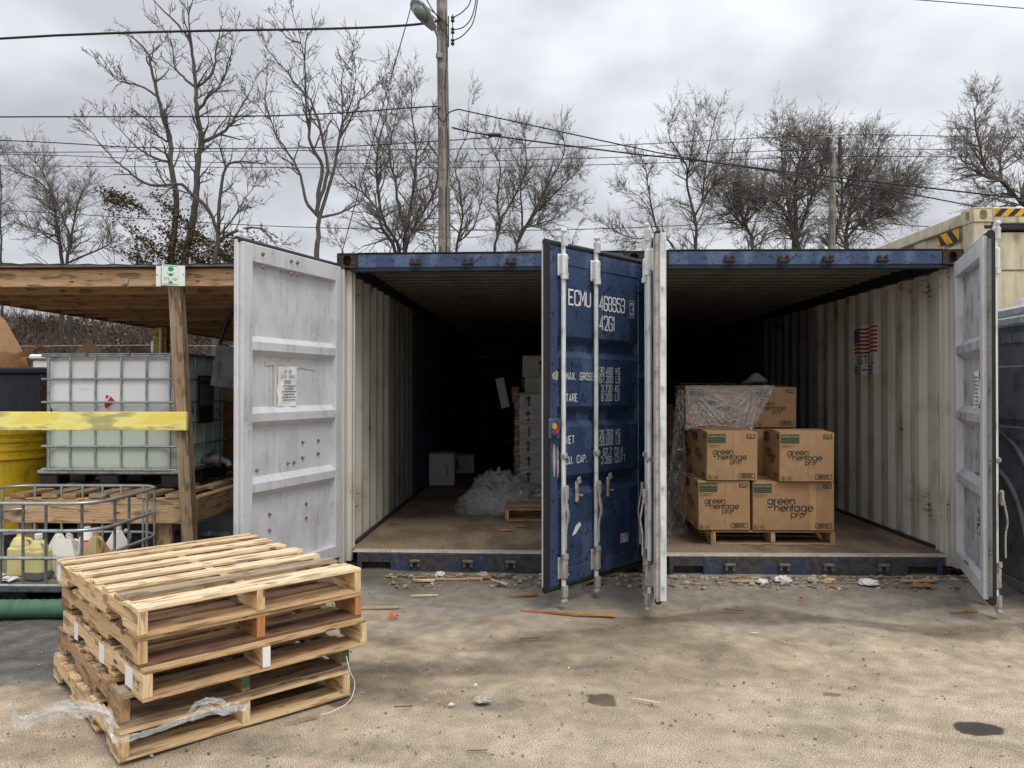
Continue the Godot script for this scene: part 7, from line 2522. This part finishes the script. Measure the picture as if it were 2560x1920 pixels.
	obj("tray_floor", ubox(Vector3(1.10, 0.01, 0.82), 0.002, Vector2.ZERO, Vector3(0, 0.142, 0)), M.floor, c)
	for x in [-0.48, 0.0, 0.48]:
		for zz in [-0.34, 0.34]:
			obj("pallet_foot", ubox(Vector3(0.17, 0.092, 0.14), 0.012, Vector2.ZERO, Vector3(x, 0.046, zz)), M.black_plastic, c)
	# gallon jugs: wide shoulders, narrow neck, a handle
	var rows := [
		[-3.486, -5.45, 0.4, "jug_yellow", false, "pale yellow open jug leaning at the left in the cage"],
		[-3.287, -5.34, -0.2, "jug_yellow", true, "pale yellow handled jug with a white cap and dark dregs"],
		[-3.30, -5.60, 0.8, "jug_white", false, "white jug behind the dusty white one in the cage"],
		[-3.12, -5.42, 0.1, "jug_white", false, "dusty white jug with sloping shoulders left of the pink one"],
		[-3.16, -5.72, 0.3, "jug_pink", false, "jug of pink liquid with a clear top in the cage"],
		[-2.99, -5.53, -0.3, "jug_amber", false, "amber brown jug in front of the pink one"],
		[-2.95, -5.75, 0.9, "jug_white", false, "white jug at the right end of the row in the cage"]]
	for r in rows:
		var j := thing("plastic_jug", r[5], "jug", Vector3(r[0], 0.148, r[1]), r[2], "old jugs standing in the cage")
		var m: Material = M[r[3]]
		var b := MB.new()
		if r[3] == "jug_yellow":
			b.rbox(Vector3(0, 0.105, 0), Vector3(0.150, 0.21, 0.135), 0.045, 0.02, 4)
			b.lathe(PackedVector2Array([Vector2(0.066, 0.19), Vector2(0.060, 0.225), Vector2(0.040, 0.265), Vector2(0.022, 0.278), Vector2(0.020, 0.295)]), 16)
		else:
			b.rbox(Vector3(0, 0.075, 0), Vector3(0.150, 0.15, 0.150), 0.035, 0.02, 4)
			var n4 := 4
			var lo := []
			for q in 4:
				lo.append(Vector3([0.07, -0.07, -0.07, 0.07][q], 0.14, [0.07, 0.07, -0.07, -0.07][q]))
			for q in n4:
				var a: Vector3 = lo[q]
				var e: Vector3 = lo[(q + 1) % 4]
				b.quad_out(a, e, Vector3(e.x * 0.3, 0.262, e.z * 0.3), Vector3(a.x * 0.3, 0.262, a.z * 0.3), a + e + Vector3(0, 0.1, 0))
			b.lathe(PackedVector2Array([Vector2(0.030, 0.25), Vector2(0.022, 0.268), Vector2(0.022, 0.292), Vector2(0.016, 0.292)]), 14)
		obj("jug_body", b, m if r[3] != "jug_pink" else M.jug_pink, j)
		if r[3] == "jug_pink":
			var tp := MB.new()
			tp.lathe(PackedVector2Array([Vector2(0.058, 0.205), Vector2(0.034, 0.265), Vector2(0.024, 0.27), Vector2(0.023, 0.295), Vector2(0, 0.296)]), 14)
			obj("clear_top", tp, M.jug_white, j)
		obj("handle", pipe(smooth([Vector3(0.045, 0.262, 0.02), Vector3(0.074, 0.245, 0.022), Vector3(0.080, 0.20, 0.02), Vector3(0.066, 0.155, 0.02)]), 0.011, 7), m, j)
		if r[4]:
			var cp := MB.new()
			cp.lathe(PackedVector2Array([Vector2(0.026, 0.285), Vector2(0.026, 0.312), Vector2(0.022, 0.316), Vector2(0, 0.316)]), 16)
			obj("cap", cp, M.cap_white, j)
			var dr := MB.new()
			dr.rbox(Vector3(0, 0.036, 0), Vector3(0.154, 0.062, 0.139), 0.046, 0.012, 4)
			obj("dark_dregs", dr, M.jug_grime, j)
	for q in [[-3.52, -5.28, 0.3, "flat white paper scrap before the leftmost yellow jug in the cage"], [-3.44, -5.26, 0.9, "folded white paper scrap between the two yellow jugs in the cage"], [-3.60, -5.40, 0.1, "white paper scrap at the far left of the cage tray"]]:
		var s := MB.new()
		s.sheet(5, 4, func(u: float, v: float) -> Vector3: return Vector3((u - 0.5) * 0.12, 0.008 + 0.02 * absf(sin(u * 4.0 + q[2] * 5.0)), (v - 0.5) * 0.08))
		var o := obj("paper_scrap", s, M.paper)
		o.position = Vector3(q[0], 0.148, q[1])
		o.rotation.y = q[2]
		tag(o, q[3], "paper scrap")

# ------------------------------------------------------------------ drum, skip, toilet cabin, hose
func yard_things() -> void:
	var d := thing("spill_drum", "large ribbed yellow plastic drum behind the yellow rail board", "drum", Vector3(-4.87, 0.0, -7.35))
	var b := MB.new()
	b.lathe(PackedVector2Array([Vector2(0.30, 0.0), Vector2(0.33, 0.02), Vector2(0.36, 0.55), Vector2(0.375, 0.80), Vector2(0.405, 0.82), Vector2(0.405, 0.845), Vector2(0.378, 0.86), Vector2(0.378, 0.885), Vector2(0.408, 0.90), Vector2(0.408, 0.925), Vector2(0.38, 0.94), Vector2(0.38, 0.965), Vector2(0.41, 0.98), Vector2(0.41, 1.01), Vector2(0.385, 1.025), Vector2(0.39, 1.10)]), 36)
	obj("drum_body", b, M.yellow_plastic, d)
	var l := MB.new()
	l.lathe(PackedVector2Array([Vector2(0.42, 1.05), Vector2(0.42, 1.12), Vector2(0.40, 1.15), Vector2(0.36, 1.16), Vector2(0.34, 1.14), Vector2(0, 1.14)]), 36)
	obj("screw_lid", l, M.yellow_plastic, d)
	obj("moulded_panel", ubox(Vector3(0.30, 0.50, 0.05), 0.015, Vector2.ZERO, Vector3(0.0, 0.36, 0.335)), M.yellow_plastic, d)
	# blue skip with cardboard
	var s := thing("waste_skip", "dark navy steel waste skip with blue rim, heaped with flattened cardboard", "skip", Vector3(-6.35, 0, -9.6), 0.02)
	obj("front_wall", ubox(Vector3(2.2, 1.62, 0.05), 0.01, Vector2.ZERO, Vector3(0, 0.83, 0.95)), M.navy, s)
	obj("back_wall", ubox(Vector3(2.2, 1.62, 0.05), 0.01, Vector2.ZERO, Vector3(0, 0.83, -0.95)), M.navy, s)
	for x in [-1.08, 1.08]:
		obj("side_wall", ubox(Vector3(0.05, 1.62, 1.86), 0.01, Vector2.ZERO, Vector3(x, 0.83, 0)), M.navy, s)
	obj("rim", ubox(Vector3(2.3, 0.075, 0.10), 0.015, Vector2.ZERO, Vector3(0, 1.675, 0.97)), M.navy_rim, s)
	obj("rim", ubox(Vector3(2.3, 0.075, 0.10), 0.015, Vector2.ZERO, Vector3(0, 1.675, -0.97)), M.navy_rim, s)
	obj("rusty_corner", ubox(Vector3(0.10, 1.62, 0.08), 0.01, Vector2.ZERO, Vector3(1.08, 0.83, 0.97)), M.rust, s)
	obj("floor_plate", ubox(Vector3(2.15, 0.03, 1.86), 0.0, Vector2.ZERO, Vector3(0, 0.10, 0)), M.navy, s)
	var rg := RandomNumberGenerator.new()
	rg.seed = 14
	for i in 3:
		var w := MB.new()
		var pg := PackedVector2Array()
		for a in 16:
			var r := 0.14 * (0.5 + 0.8 * rg.randf())
			pg.append(Vector2(-0.1 + 0.38 * i + r * cos(TAU * a / 16.0), 1.18 - 0.10 * i + 0.9 * r * sin(TAU * a / 16.0)))
		w.prism(pg, 0.975, 0.9775 + 0.001 * i)
		obj("scuff_patch", w, M.dumpster_wear, s)
	var flaps := [
		["tall brown cardboard sheet standing up at the left edge of the skip", [-0.28, 0.0, 0.10, 0.0, 0.02, 0.28, -0.30, 0.86, -0.42, 0.98], Vector3(-5.70, 1.66, -8.95), 0.25, "card"],
		["dark folded cardboard leaning behind the tall sheet in the skip", [-0.35, 0.0, 0.42, 0.0, 0.12, 0.30, -0.15, 0.34, -0.32, 0.20], Vector3(-5.78, 1.66, -8.80), -0.1, "card_dark"],
		["long thin cardboard flap jutting out to the right over the skip rim", [-0.7, 0.0, 0.0, 0.10, 0.62, 0.37, 0.18, 0.08, -0.2, -0.06], Vector3(-5.60, 1.78, -8.62), 0.0, "card_dark"],
		["pale cardboard corner at the very left of the skip heap", [-0.2, 0.0, 0.10, 0.0, 0.08, 0.30, -0.02, 0.46, -0.2, 0.62], Vector3(-6.05, 1.72, -9.1), 0.1, "card_pale"],
		["brown cardboard piece at the right end of the skip heap", [-0.22, 0.0, 0.22, 0.0, 0.24, 0.24, -0.06, 0.28], Vector3(-5.05, 1.70, -9.4), 0.0, "card"]]
	for q in flaps:
		var w := MB.new()
		var pg := PackedVector2Array()
		for i in range(0, q[1].size(), 2):
			pg.append(Vector2(q[1][i] * 0.72, q[1][i + 1] * 0.72))
		w.prism(pg, -0.004, 0.004)
		var o := obj("cardboard_sheet", w, M[q[4]])
		o.position = q[2]
		o.rotation = Vector3(-0.15, q[3], 0)
		tag(o, q[0], "cardboard", "cardboard heaped in the skip")
	# bin of white scrap and an opened box behind the white tote
	var bb := thing("cardboard_box", "opened pale cardboard box peaking behind the white tote's top rail", "carton", Vector3(-5.10, 1.62, -9.2))
	bb.scale = Vector3(0.78, 0.95, 0.78)
	for q in [[PackedVector2Array([Vector2(-0.45, 0.0), Vector2(0.45, 0.0), Vector2(0.44, 0.12), Vector2(0.05, 0.42), Vector2(-0.42, 0.14)]), 0.0, "card_pale"], [PackedVector2Array([Vector2(-0.18, 0.05), Vector2(0.48, 0.05), Vector2(0.46, 0.16), Vector2(0.08, 0.46), Vector2(-0.14, 0.30)]), 0.06, "card_pale"], [PackedVector2Array([Vector2(-0.5, 0.0), Vector2(0.5, 0.0), Vector2(0.5, 0.06), Vector2(-0.5, 0.10)]), 0.12, "card"]]:
		var w := MB.new()
		w.prism(q[0], q[1], q[1] + 0.008)
		obj("flap", w, M[q[2]], bb)
	obj("body", ubox(Vector3(0.9, 0.9, 0.5), 0.006, Vector2.ZERO, Vector3(0, -0.46, -0.26)), M.card_pale, bb)
	var wb := thing("white_bin", "white topped bin standing between the skip and the white tote", "bin", Vector3(-5.55, 0, -10.6))
	obj("bin_body", ubox(Vector3(1.6, 1.86, 0.9), 0.03, Vector2.ZERO, Vector3(0, 0.93, 0)), M.cap_white, wb)
	obj("bin_rim", ubox(Vector3(1.66, 0.07, 0.96), 0.02, Vector2.ZERO, Vector3(0, 1.89, 0)), M.cap_white, wb)
	# suction hose along the ground
	var h := MB.new()
	var pp := []
	var n := 150
	for i in n:
		var x := -5.6 + 3.9 * i / (n - 1.0)
		pp.append(Vector3(x, 0.062, -4.95 + 0.03 * sin(x * 1.3)))
	var rr := PackedFloat32Array()
	for i in n:
		rr.append(0.060 if i % 2 else 0.0565)
	h.tube(PackedVector3Array(pp), rr, 18)
	tag(obj("suction_hose", h, M.green_hose), "thick ribbed green suction hose lying on the asphalt behind the pallets", "hose")
	# dark grey toilet cabin at the right edge: its left side shows raised arcs
	var t := thing("portable_toilet", "dark grey moulded toilet cabin with a white roof at the right edge", "portable toilet", Vector3(4.20, 0.0, -5.42), deg_to_rad(-6.0))
	var W := 1.10
	var H := 1.93
	obj("base_skid", ubox(Vector3(W + 0.04, 0.10, W + 0.04), 0.02, Vector2.ZERO, Vector3(0, 0.055, 0)), M.potty, t)
	obj("left_wall", ubox(Vector3(0.03, H - 0.1, W - 0.06), 0.006, Vector2.ZERO, Vector3(-W * 0.5, 0.1 + (H - 0.1) * 0.5, 0)), M.potty, t)
	obj("right_wall", ubox(Vector3(0.03, H - 0.1, W - 0.06), 0.006, Vector2.ZERO, Vector3(W * 0.5, 0.1 + (H - 0.1) * 0.5, 0)), M.potty, t)
	obj("back_wall", ubox(Vector3(W - 0.08, H - 0.1, 0.03), 0.006, Vector2.ZERO, Vector3(0, 0.1 + (H - 0.1) * 0.5, -W * 0.5)), M.potty, t)
	obj("door", ubox(Vector3(W - 0.08, H - 0.1, 0.03), 0.006, Vector2.ZERO, Vector3(0, 0.1 + (H - 0.1) * 0.5, W * 0.5)), M.potty, t)
	for x in [-1, 1]:
		for z in [-1, 1]:
			obj("corner_post", ubox(Vector3(0.07, H - 0.08, 0.07), 0.02, Vector2.ZERO, Vector3(x * W * 0.5, 0.09 + (H - 0.1) * 0.5, z * W * 0.5)), M.potty, t)
	# moulded arcs and panels on the left wall (its outside looks along -x)
	var xw := -W * 0.5 - 0.015
	for q in [[0.78, 0.92], [0.55, 0.62]]:
		var pth := []
		for i in 15:
			var a := PI * 0.5 * i / 14.0
			pth.append(Vector3(xw, 0.16 + (q[1] + 0.10) * sin(a) * 1.0, -0.50 + q[0] * 1.22 * (1.0 - cos(a)) if false else -0.46 + q[0] * cos(a)))
		pth.insert(0, Vector3(xw, 0.16, -0.46 + q[0]))
		obj("moulded_arc", pipe(pth, 0.022, 8), M.potty, t)
	for q in [[1.44, 0.40], [0.52, 0.0]]:
		if q[1] > 0:
			obj("moulded_panel", ubox(Vector3(0.03, q[1], W - 0.34), 0.012, Vector2.ZERO, Vector3(xw - 0.002, q[0], 0.0)), M.potty, t)
	obj("moulded_panel", ubox(Vector3(0.03, 0.10, W - 0.24), 0.012, Vector2.ZERO, Vector3(xw - 0.002, 1.15, 0.0)), M.potty, t)
	obj("moulded_panel", ubox(Vector3(0.03, 0.62, 0.13), 0.012, Vector2.ZERO, Vector3(xw - 0.002, 0.50, -0.40)), M.potty, t)
	for z in [-0.36, -0.20, -0.04]:
		obj("vent_plate", ubox(Vector3(0.02, 0.075, 0.13), 0.005, Vector2.ZERO, Vector3(xw - 0.002, 1.84, z)), M.potty_grey, t)
	for z in [-0.44, 0.40]:
		var sc := MB.new()
		sc.xf = Transform3D(Basis(Vector3.BACK, PI / 2), Vector3(xw, 0.17, z))
		sc.lathe(PackedVector2Array([Vector2(0.018, 0), Vector2(0.018, 0.008), Vector2(0.008, 0.014), Vector2(0, 0.014)]), 12)
		obj("screw_cap", sc, M.potty_grey, t)
	obj("notice_sheet", ubox(Vector3(0.004, 0.30, 0.20), 0.0, Vector2.ZERO, Vector3(xw - 0.022, 1.52, 0.30)), M.paper, t)
	var rf := MB.new()
	rf.box(Vector3(0, H + 0.03, 0), Vector3(W + 0.10, 0.07, W + 0.10), 0.015)
	rf.box(Vector3(0, H + 0.10, 0), Vector3(W + 0.06, 0.08, W + 0.06), 0.02)
	obj("roof", rf, M.potty_white, t)
	var vp := MB.new()
	vp.lathe(PackedVector2Array([Vector2(0.30, H + 0.13), Vector2(0.27, H + 0.20), Vector2(0.17, H + 0.24), Vector2(0.14, H + 0.42), Vector2(0.14, H + 0.43), Vector2(0.0, H + 0.43)]), 26, Vector3(-0.18, 0, -0.26))
	obj("vent_dome", vp, M.potty_white, t)
	var vc := MB.new()
	vc.lathe(PackedVector2Array([Vector2(0.135, H + 0.425), Vector2(0.15, H + 0.43), Vector2(0.15, H + 0.475), Vector2(0.13, H + 0.48), Vector2(0, H + 0.48)]), 26, Vector3(-0.18, 0, -0.26))
	obj("vent_cap", vc, M.potty_grey, t)

# ------------------------------------------------------------------ what lies about on the ground
func stone(rg: RandomNumberGenerator) -> MB:
	var b := MB.new()
	var p := []
	for j in 4:
		for i in 6:
			var a := TAU * (i + 0.5 * (j % 2)) / 6.0
			var h := PI * (j + 0.5) / 4.0
			p.append(Vector3(cos(a) * sin(h), cos(h) * 0.62, sin(a) * sin(h)) * rg.randf_range(0.75, 1.15))
	var top := Vector3(0, 0.6, 0)
	var bot := Vector3(0, -0.6, 0)
	for j in 3:
		for i in 6:
			var a: Vector3 = p[j * 6 + i]
			var e: Vector3 = p[j * 6 + (i + 1) % 6]
			var c: Vector3 = p[(j + 1) * 6 + i]
			var d: Vector3 = p[(j + 1) * 6 + (i + 1) % 6]
			b.tri(a, e, c)
			b.tri(e, d, c)
	for i in 6:
		b.tri(top, p[(i + 1) % 6], p[i])
		b.tri(bot, p[18 + i], p[18 + (i + 1) % 6])
	return b

func scatter(called: String, label: String, cat: String, mesh: Mesh, m: Material, count: int, sd: int, where: Callable, smin: float, smax: float, tall := 1.0) -> void:
	var rg := RandomNumberGenerator.new()
	rg.seed = sd
	var mm := MultiMesh.new()
	mm.transform_format = MultiMesh.TRANSFORM_3D
	mm.use_colors = true
	mm.mesh = mesh
	mm.instance_count = count
	for i in count:
		var p: Vector2 = where.call(rg)
		var s := lerpf(smin, smax, pow(rg.randf(), 3.0))
		var bs := Basis(Vector3.UP, rg.randf() * TAU).scaled(Vector3(s, s * tall, s * rg.randf_range(0.6, 1.1)))
		mm.set_instance_transform(i, Transform3D(bs, Vector3(p.x, s * 0.2 * tall - 0.006 + rise(p.x, p.y), p.y)))
		var g := rg.randf_range(0.45, 1.15)
		mm.set_instance_color(i, Color(g, g * rg.randf_range(0.93, 1.0), g * rg.randf_range(0.82, 1.0)))
	var o := MultiMeshInstance3D.new()
	o.multimesh = mm
	o.name = called
	var mc: StandardMaterial3D = m.duplicate()
	mc.vertex_color_use_as_albedo = true
	o.material_override = mc
	add_child(o, true)
	tag(o, label, cat, "", "stuff")

func litter() -> void:
	var rg := RandomNumberGenerator.new()
	rg.seed = 600
	var st := stone(rg).mesh()
	var yard := func(r: RandomNumberGenerator) -> Vector2:
		var z := -2.55 - 3.5 * pow(r.randf(), 1.2)
		return Vector2(r.randf_range(-0.78, 0.78) * -z * 0.95, z)
	scatter("gravel", "fine loose gravel scattered over the dusty yard", "gravel", st, M.stone, 2600, 61, yard, 0.0016, 0.008)
	scatter("dark_gravel", "dark grit scattered over the dusty yard", "gravel", st, M.stone_dark, 900, 62, yard, 0.0016, 0.008)
	var sill := func(r: RandomNumberGenerator) -> Vector2:
		var x := r.randf_range(-0.95, 3.6)
		var front := -6.10 if x < 1.04 else -5.94
		return Vector2(x, front + 0.08 + 0.30 * pow(r.randf(), 2.2) + (0.1 if x < 1.04 else 0.0))
	scatter("rubble", "broken pale rubble along the foot of the container sills", "rubble", st, M.stone, 800, 63, sill, 0.005, 0.026)
	var chip := MB.new()
	chip.box(Vector3.ZERO, Vector3(2.4, 0.16, 0.5), 0.05)
	scatter("wood_chips", "small wood chips along the foot of the container sills", "wood chips", chip.mesh(), M.wood_tan, 520, 64, sill, 0.007, 0.032)
	var leaf := MB.new()
	leaf.sheet(3, 3, func(u: float, v: float) -> Vector3: return Vector3((u - 0.5) * 2.0 * (1.0 - absf(v - 0.5)), 0.3 * sin(u * 3.0) * sin(v * 2.0), (v - 0.5) * 1.6))
	scatter("dead_leaves", "dead leaf bits along the foot of the container sills", "leaf litter", leaf.mesh(), M.brush, 360, 65, sill, 0.008, 0.024)
	# single pieces, each in its place: [x, z, length, width, turn, material, what it is]
	var sticks := [
		[0.36, -5.02, 0.62, 0.030, -0.16, "wood_orange", "long split brown lath lying in front of the blue lettered door leaf"],
		[-0.93, -5.14, 0.34, 0.022, 0.10, "wood_tan", "thin tan stick on the dark asphalt right of the pallets"],
		[-0.62, -5.42, 0.20, 0.018, 0.05, "wood_pale", "pale thin stick in front of the left container's sill"],
		[-0.66, -5.74, 0.17, 0.045, -0.12, "wood_fresh", "stubby fresh wood block near the left container's sill"],
		[-0.27, -5.79, 0.22, 0.050, 0.25, "wood_tan", "broken board end left of the blue door's foot"],
		[-0.40, -5.76, 0.36, 0.030, 0.02, "wood_tan", "lath lying along the left container's sill"],
		[0.08, -5.45, 0.20, 0.04, 0.3, "wood_aged", "curled bark strip beside the blue door's free edge"],
		[0.56, -5.72, 0.15, 0.07, 0.5, "wood_tan", "plywood scrap under the blue lettered door leaf"],
		[1.02, -5.78, 0.22, 0.022, 0.05, "wood_tan", "narrow wood strip at the corner between the two containers"],
		[0.62, -3.62, 0.155, 0.010, -0.42, "wood_pale", "pale pointed splinter right of the round damp spot"],
		[0.10, -4.52, 0.115, 0.012, 0.12, "wood_dark", "dark short stick on the damp earth in the middle of the yard"],
		[-0.31, -3.62, 0.06, 0.007, 0.5, "wood_aged", "small brown twig in the left middle of the yard"],
		[-0.50, -3.55, 0.085, 0.010, 0.05, "wood_dark", "blackened stick left of the grey film scrap"],
		[-0.14, -3.12, 0.085, 0.006, 0.08, "wood_dark", "dark twig near the bottom middle of the yard"],
		[-0.93, -3.42, 0.15, 0.014, 0.55, "wood_grey", "grey stick on the ground right of the pallet stack"],
		[1.47, -5.10, 0.13, 0.014, -0.35, "wood_dark", "dark broken stick right of the edge-on door leaf"],
		[1.75, -5.72, 0.24, 0.040, -0.06, "wood_tan", "wood strip at the left of the right container's sill"],
		[2.52, -5.68, 0.40, 0.012, 0.02, "wood_aged", "thin cane lying along the right container's sill"],
		[3.02, -5.72, 0.26, 0.035, 0.04, "wood_tan", "lath under the right fork pocket of the right container"],
		[2.98, -5.62, 0.18, 0.055, 0.08, "wood_orange", "orange-brown board piece before the right fork pocket"],
		[2.35, -5.74, 0.13, 0.05, 0.5, "wood_fresh", "tilted wood chip in the middle of the right container's sill debris"],
		[2.97, -5.07, 0.18, 0.05, 0.15, "wood_aged", "curled brown bark piece before the scratched door leaf"],
		[-0.10, -5.70, 0.20, 0.02, -0.9, "wood_pale", "pale splinter propped at an angle before the left sill"],
		[1.90, -3.28, 0.03, 0.006, 0.9, "wood_pale", "tiny pale splinter on the black oil spot"],
		[1.45, -4.62, 0.05, 0.010, -0.4, "wood_pale", "small pale chip on the wet run in the right of the yard"],
		[0.60, -2.98, 0.03, 0.004, 0.2, "wood_pale", "tiny straw in the bottom middle of the yard"]]
	for q in sticks:
		var b := MB.new()
		b.off = Vector2(rg.randf() * 3.0, rg.randf() * 3.0)
		b.box(Vector3.ZERO, Vector3(q[2], minf(0.014, q[3] * 0.6), q[3]), 0.002)
		for i in b.v.size():
			var p := b.v[i]
			var t: float = p.x / q[2]
			p.z *= 1.0 - 0.65 * smoothstep(0.1, 0.5, -t) - 0.15 * sin(t * 11.0)
			p.y += 0.12 * q[3] * sin(t * 6.0)
			b.v[i] = p
		var o := obj("wood_splinter", b, M[q[5]])
		o.position = Vector3(q[0], 0.006 + rise(q[0], q[1]), q[1])
		o.rotation.y = q[4]
		tag(o, q[6], "wood scrap")
	# film and paper scraps
	var scraps := [
		[-0.14, -3.62, 0.06, "grey torn film scrap in the left middle of the yard"], [-0.28, -3.58, 0.022, "small grey film curl left of the torn film scrap"], [2.02, -5.74, 0.09, "crumpled clear film at the left in the right sill's debris"], [2.24, -5.73, 0.07, "white paper scrap in the middle of the right sill's debris"],
		[2.62, -5.66, 0.10, "crumpled white film at the right in the right sill's debris"], [1.86, -5.70, 0.06, "pale torn film at the left end of the right sill's debris"], [-0.22, -5.88, 0.07, "whitish crumpled ball before the left sill"], [-0.55, -5.90, 0.06, "grey crumpled film before the left sill"], [1.02, -5.62, 0.035, "white crumpled ball at the corner between the containers"]]
	for i in scraps.size():
		var q: Array = scraps[i]
		var b := MB.new()
		crumple(b, Vector3.ZERO, Vector3(q[2], q[2] * 0.6, q[2] * 0.7) * 0.62, 700 + i, 14, 6, 0.7, true)
		var o := obj("film_scrap", b, M.scrap_white if i % 3 else M.stone)
		o.position = Vector3(q[0], rise(q[0], q[1]), q[1])
		tag(o, q[3], "scrap")
	var ob := MB.new()
	var rp := PackedVector3Array()
	for i in 12:
		rp.append(Vector3(0.028 * cos(TAU * i / 12.0), 0.010 + 0.006 * sin(TAU * i / 6.0), 0.020 * sin(TAU * i / 12.0)))
	ob.tube(rp, PackedFloat32Array([0.006]), 6, false, true)
	var oo := obj("orange_loop", ob, M.orange_bit)
	oo.position = Vector3(-0.765, 0.0, -4.96)
	tag(oo, "small bright orange plastic loop on the dark asphalt", "plastic scrap")
	var rb := obj("red_bit", ubox(Vector3(0.022, 0.018, 0.016), 0.005), M.red)
	rb.position = Vector3(2.02, 0.012, -5.38)
	tag(rb, "tiny red plastic bit before the right container's sill", "plastic scrap")
	for q in [[0.10, -2.78, 0.012, "largest pale pebble near the bottom middle of the yard"], [0.16, -2.86, 0.010, "pale pebble right of the largest one near the bottom"], [-0.18, -3.82, 0.011, "white pebble above the grey film scrap"], [-1.02, -4.25, 0.012, "white pebble right of the pallet stack"], [0.98, -2.88, 0.022, "flat pale pebble at the bottom right of the yard"], [0.30, -4.05, 0.008, "tiny white pebble on the damp earth"]]:
		var o := obj("pebble", stone(rg), M.scrap_white if q[2] < 0.015 else M.stone)
		o.position = Vector3(q[0], 0.002, q[1])
		o.scale = Vector3(q[2], q[2], q[2] * 0.8)
		tag(o, q[3], "pebble")
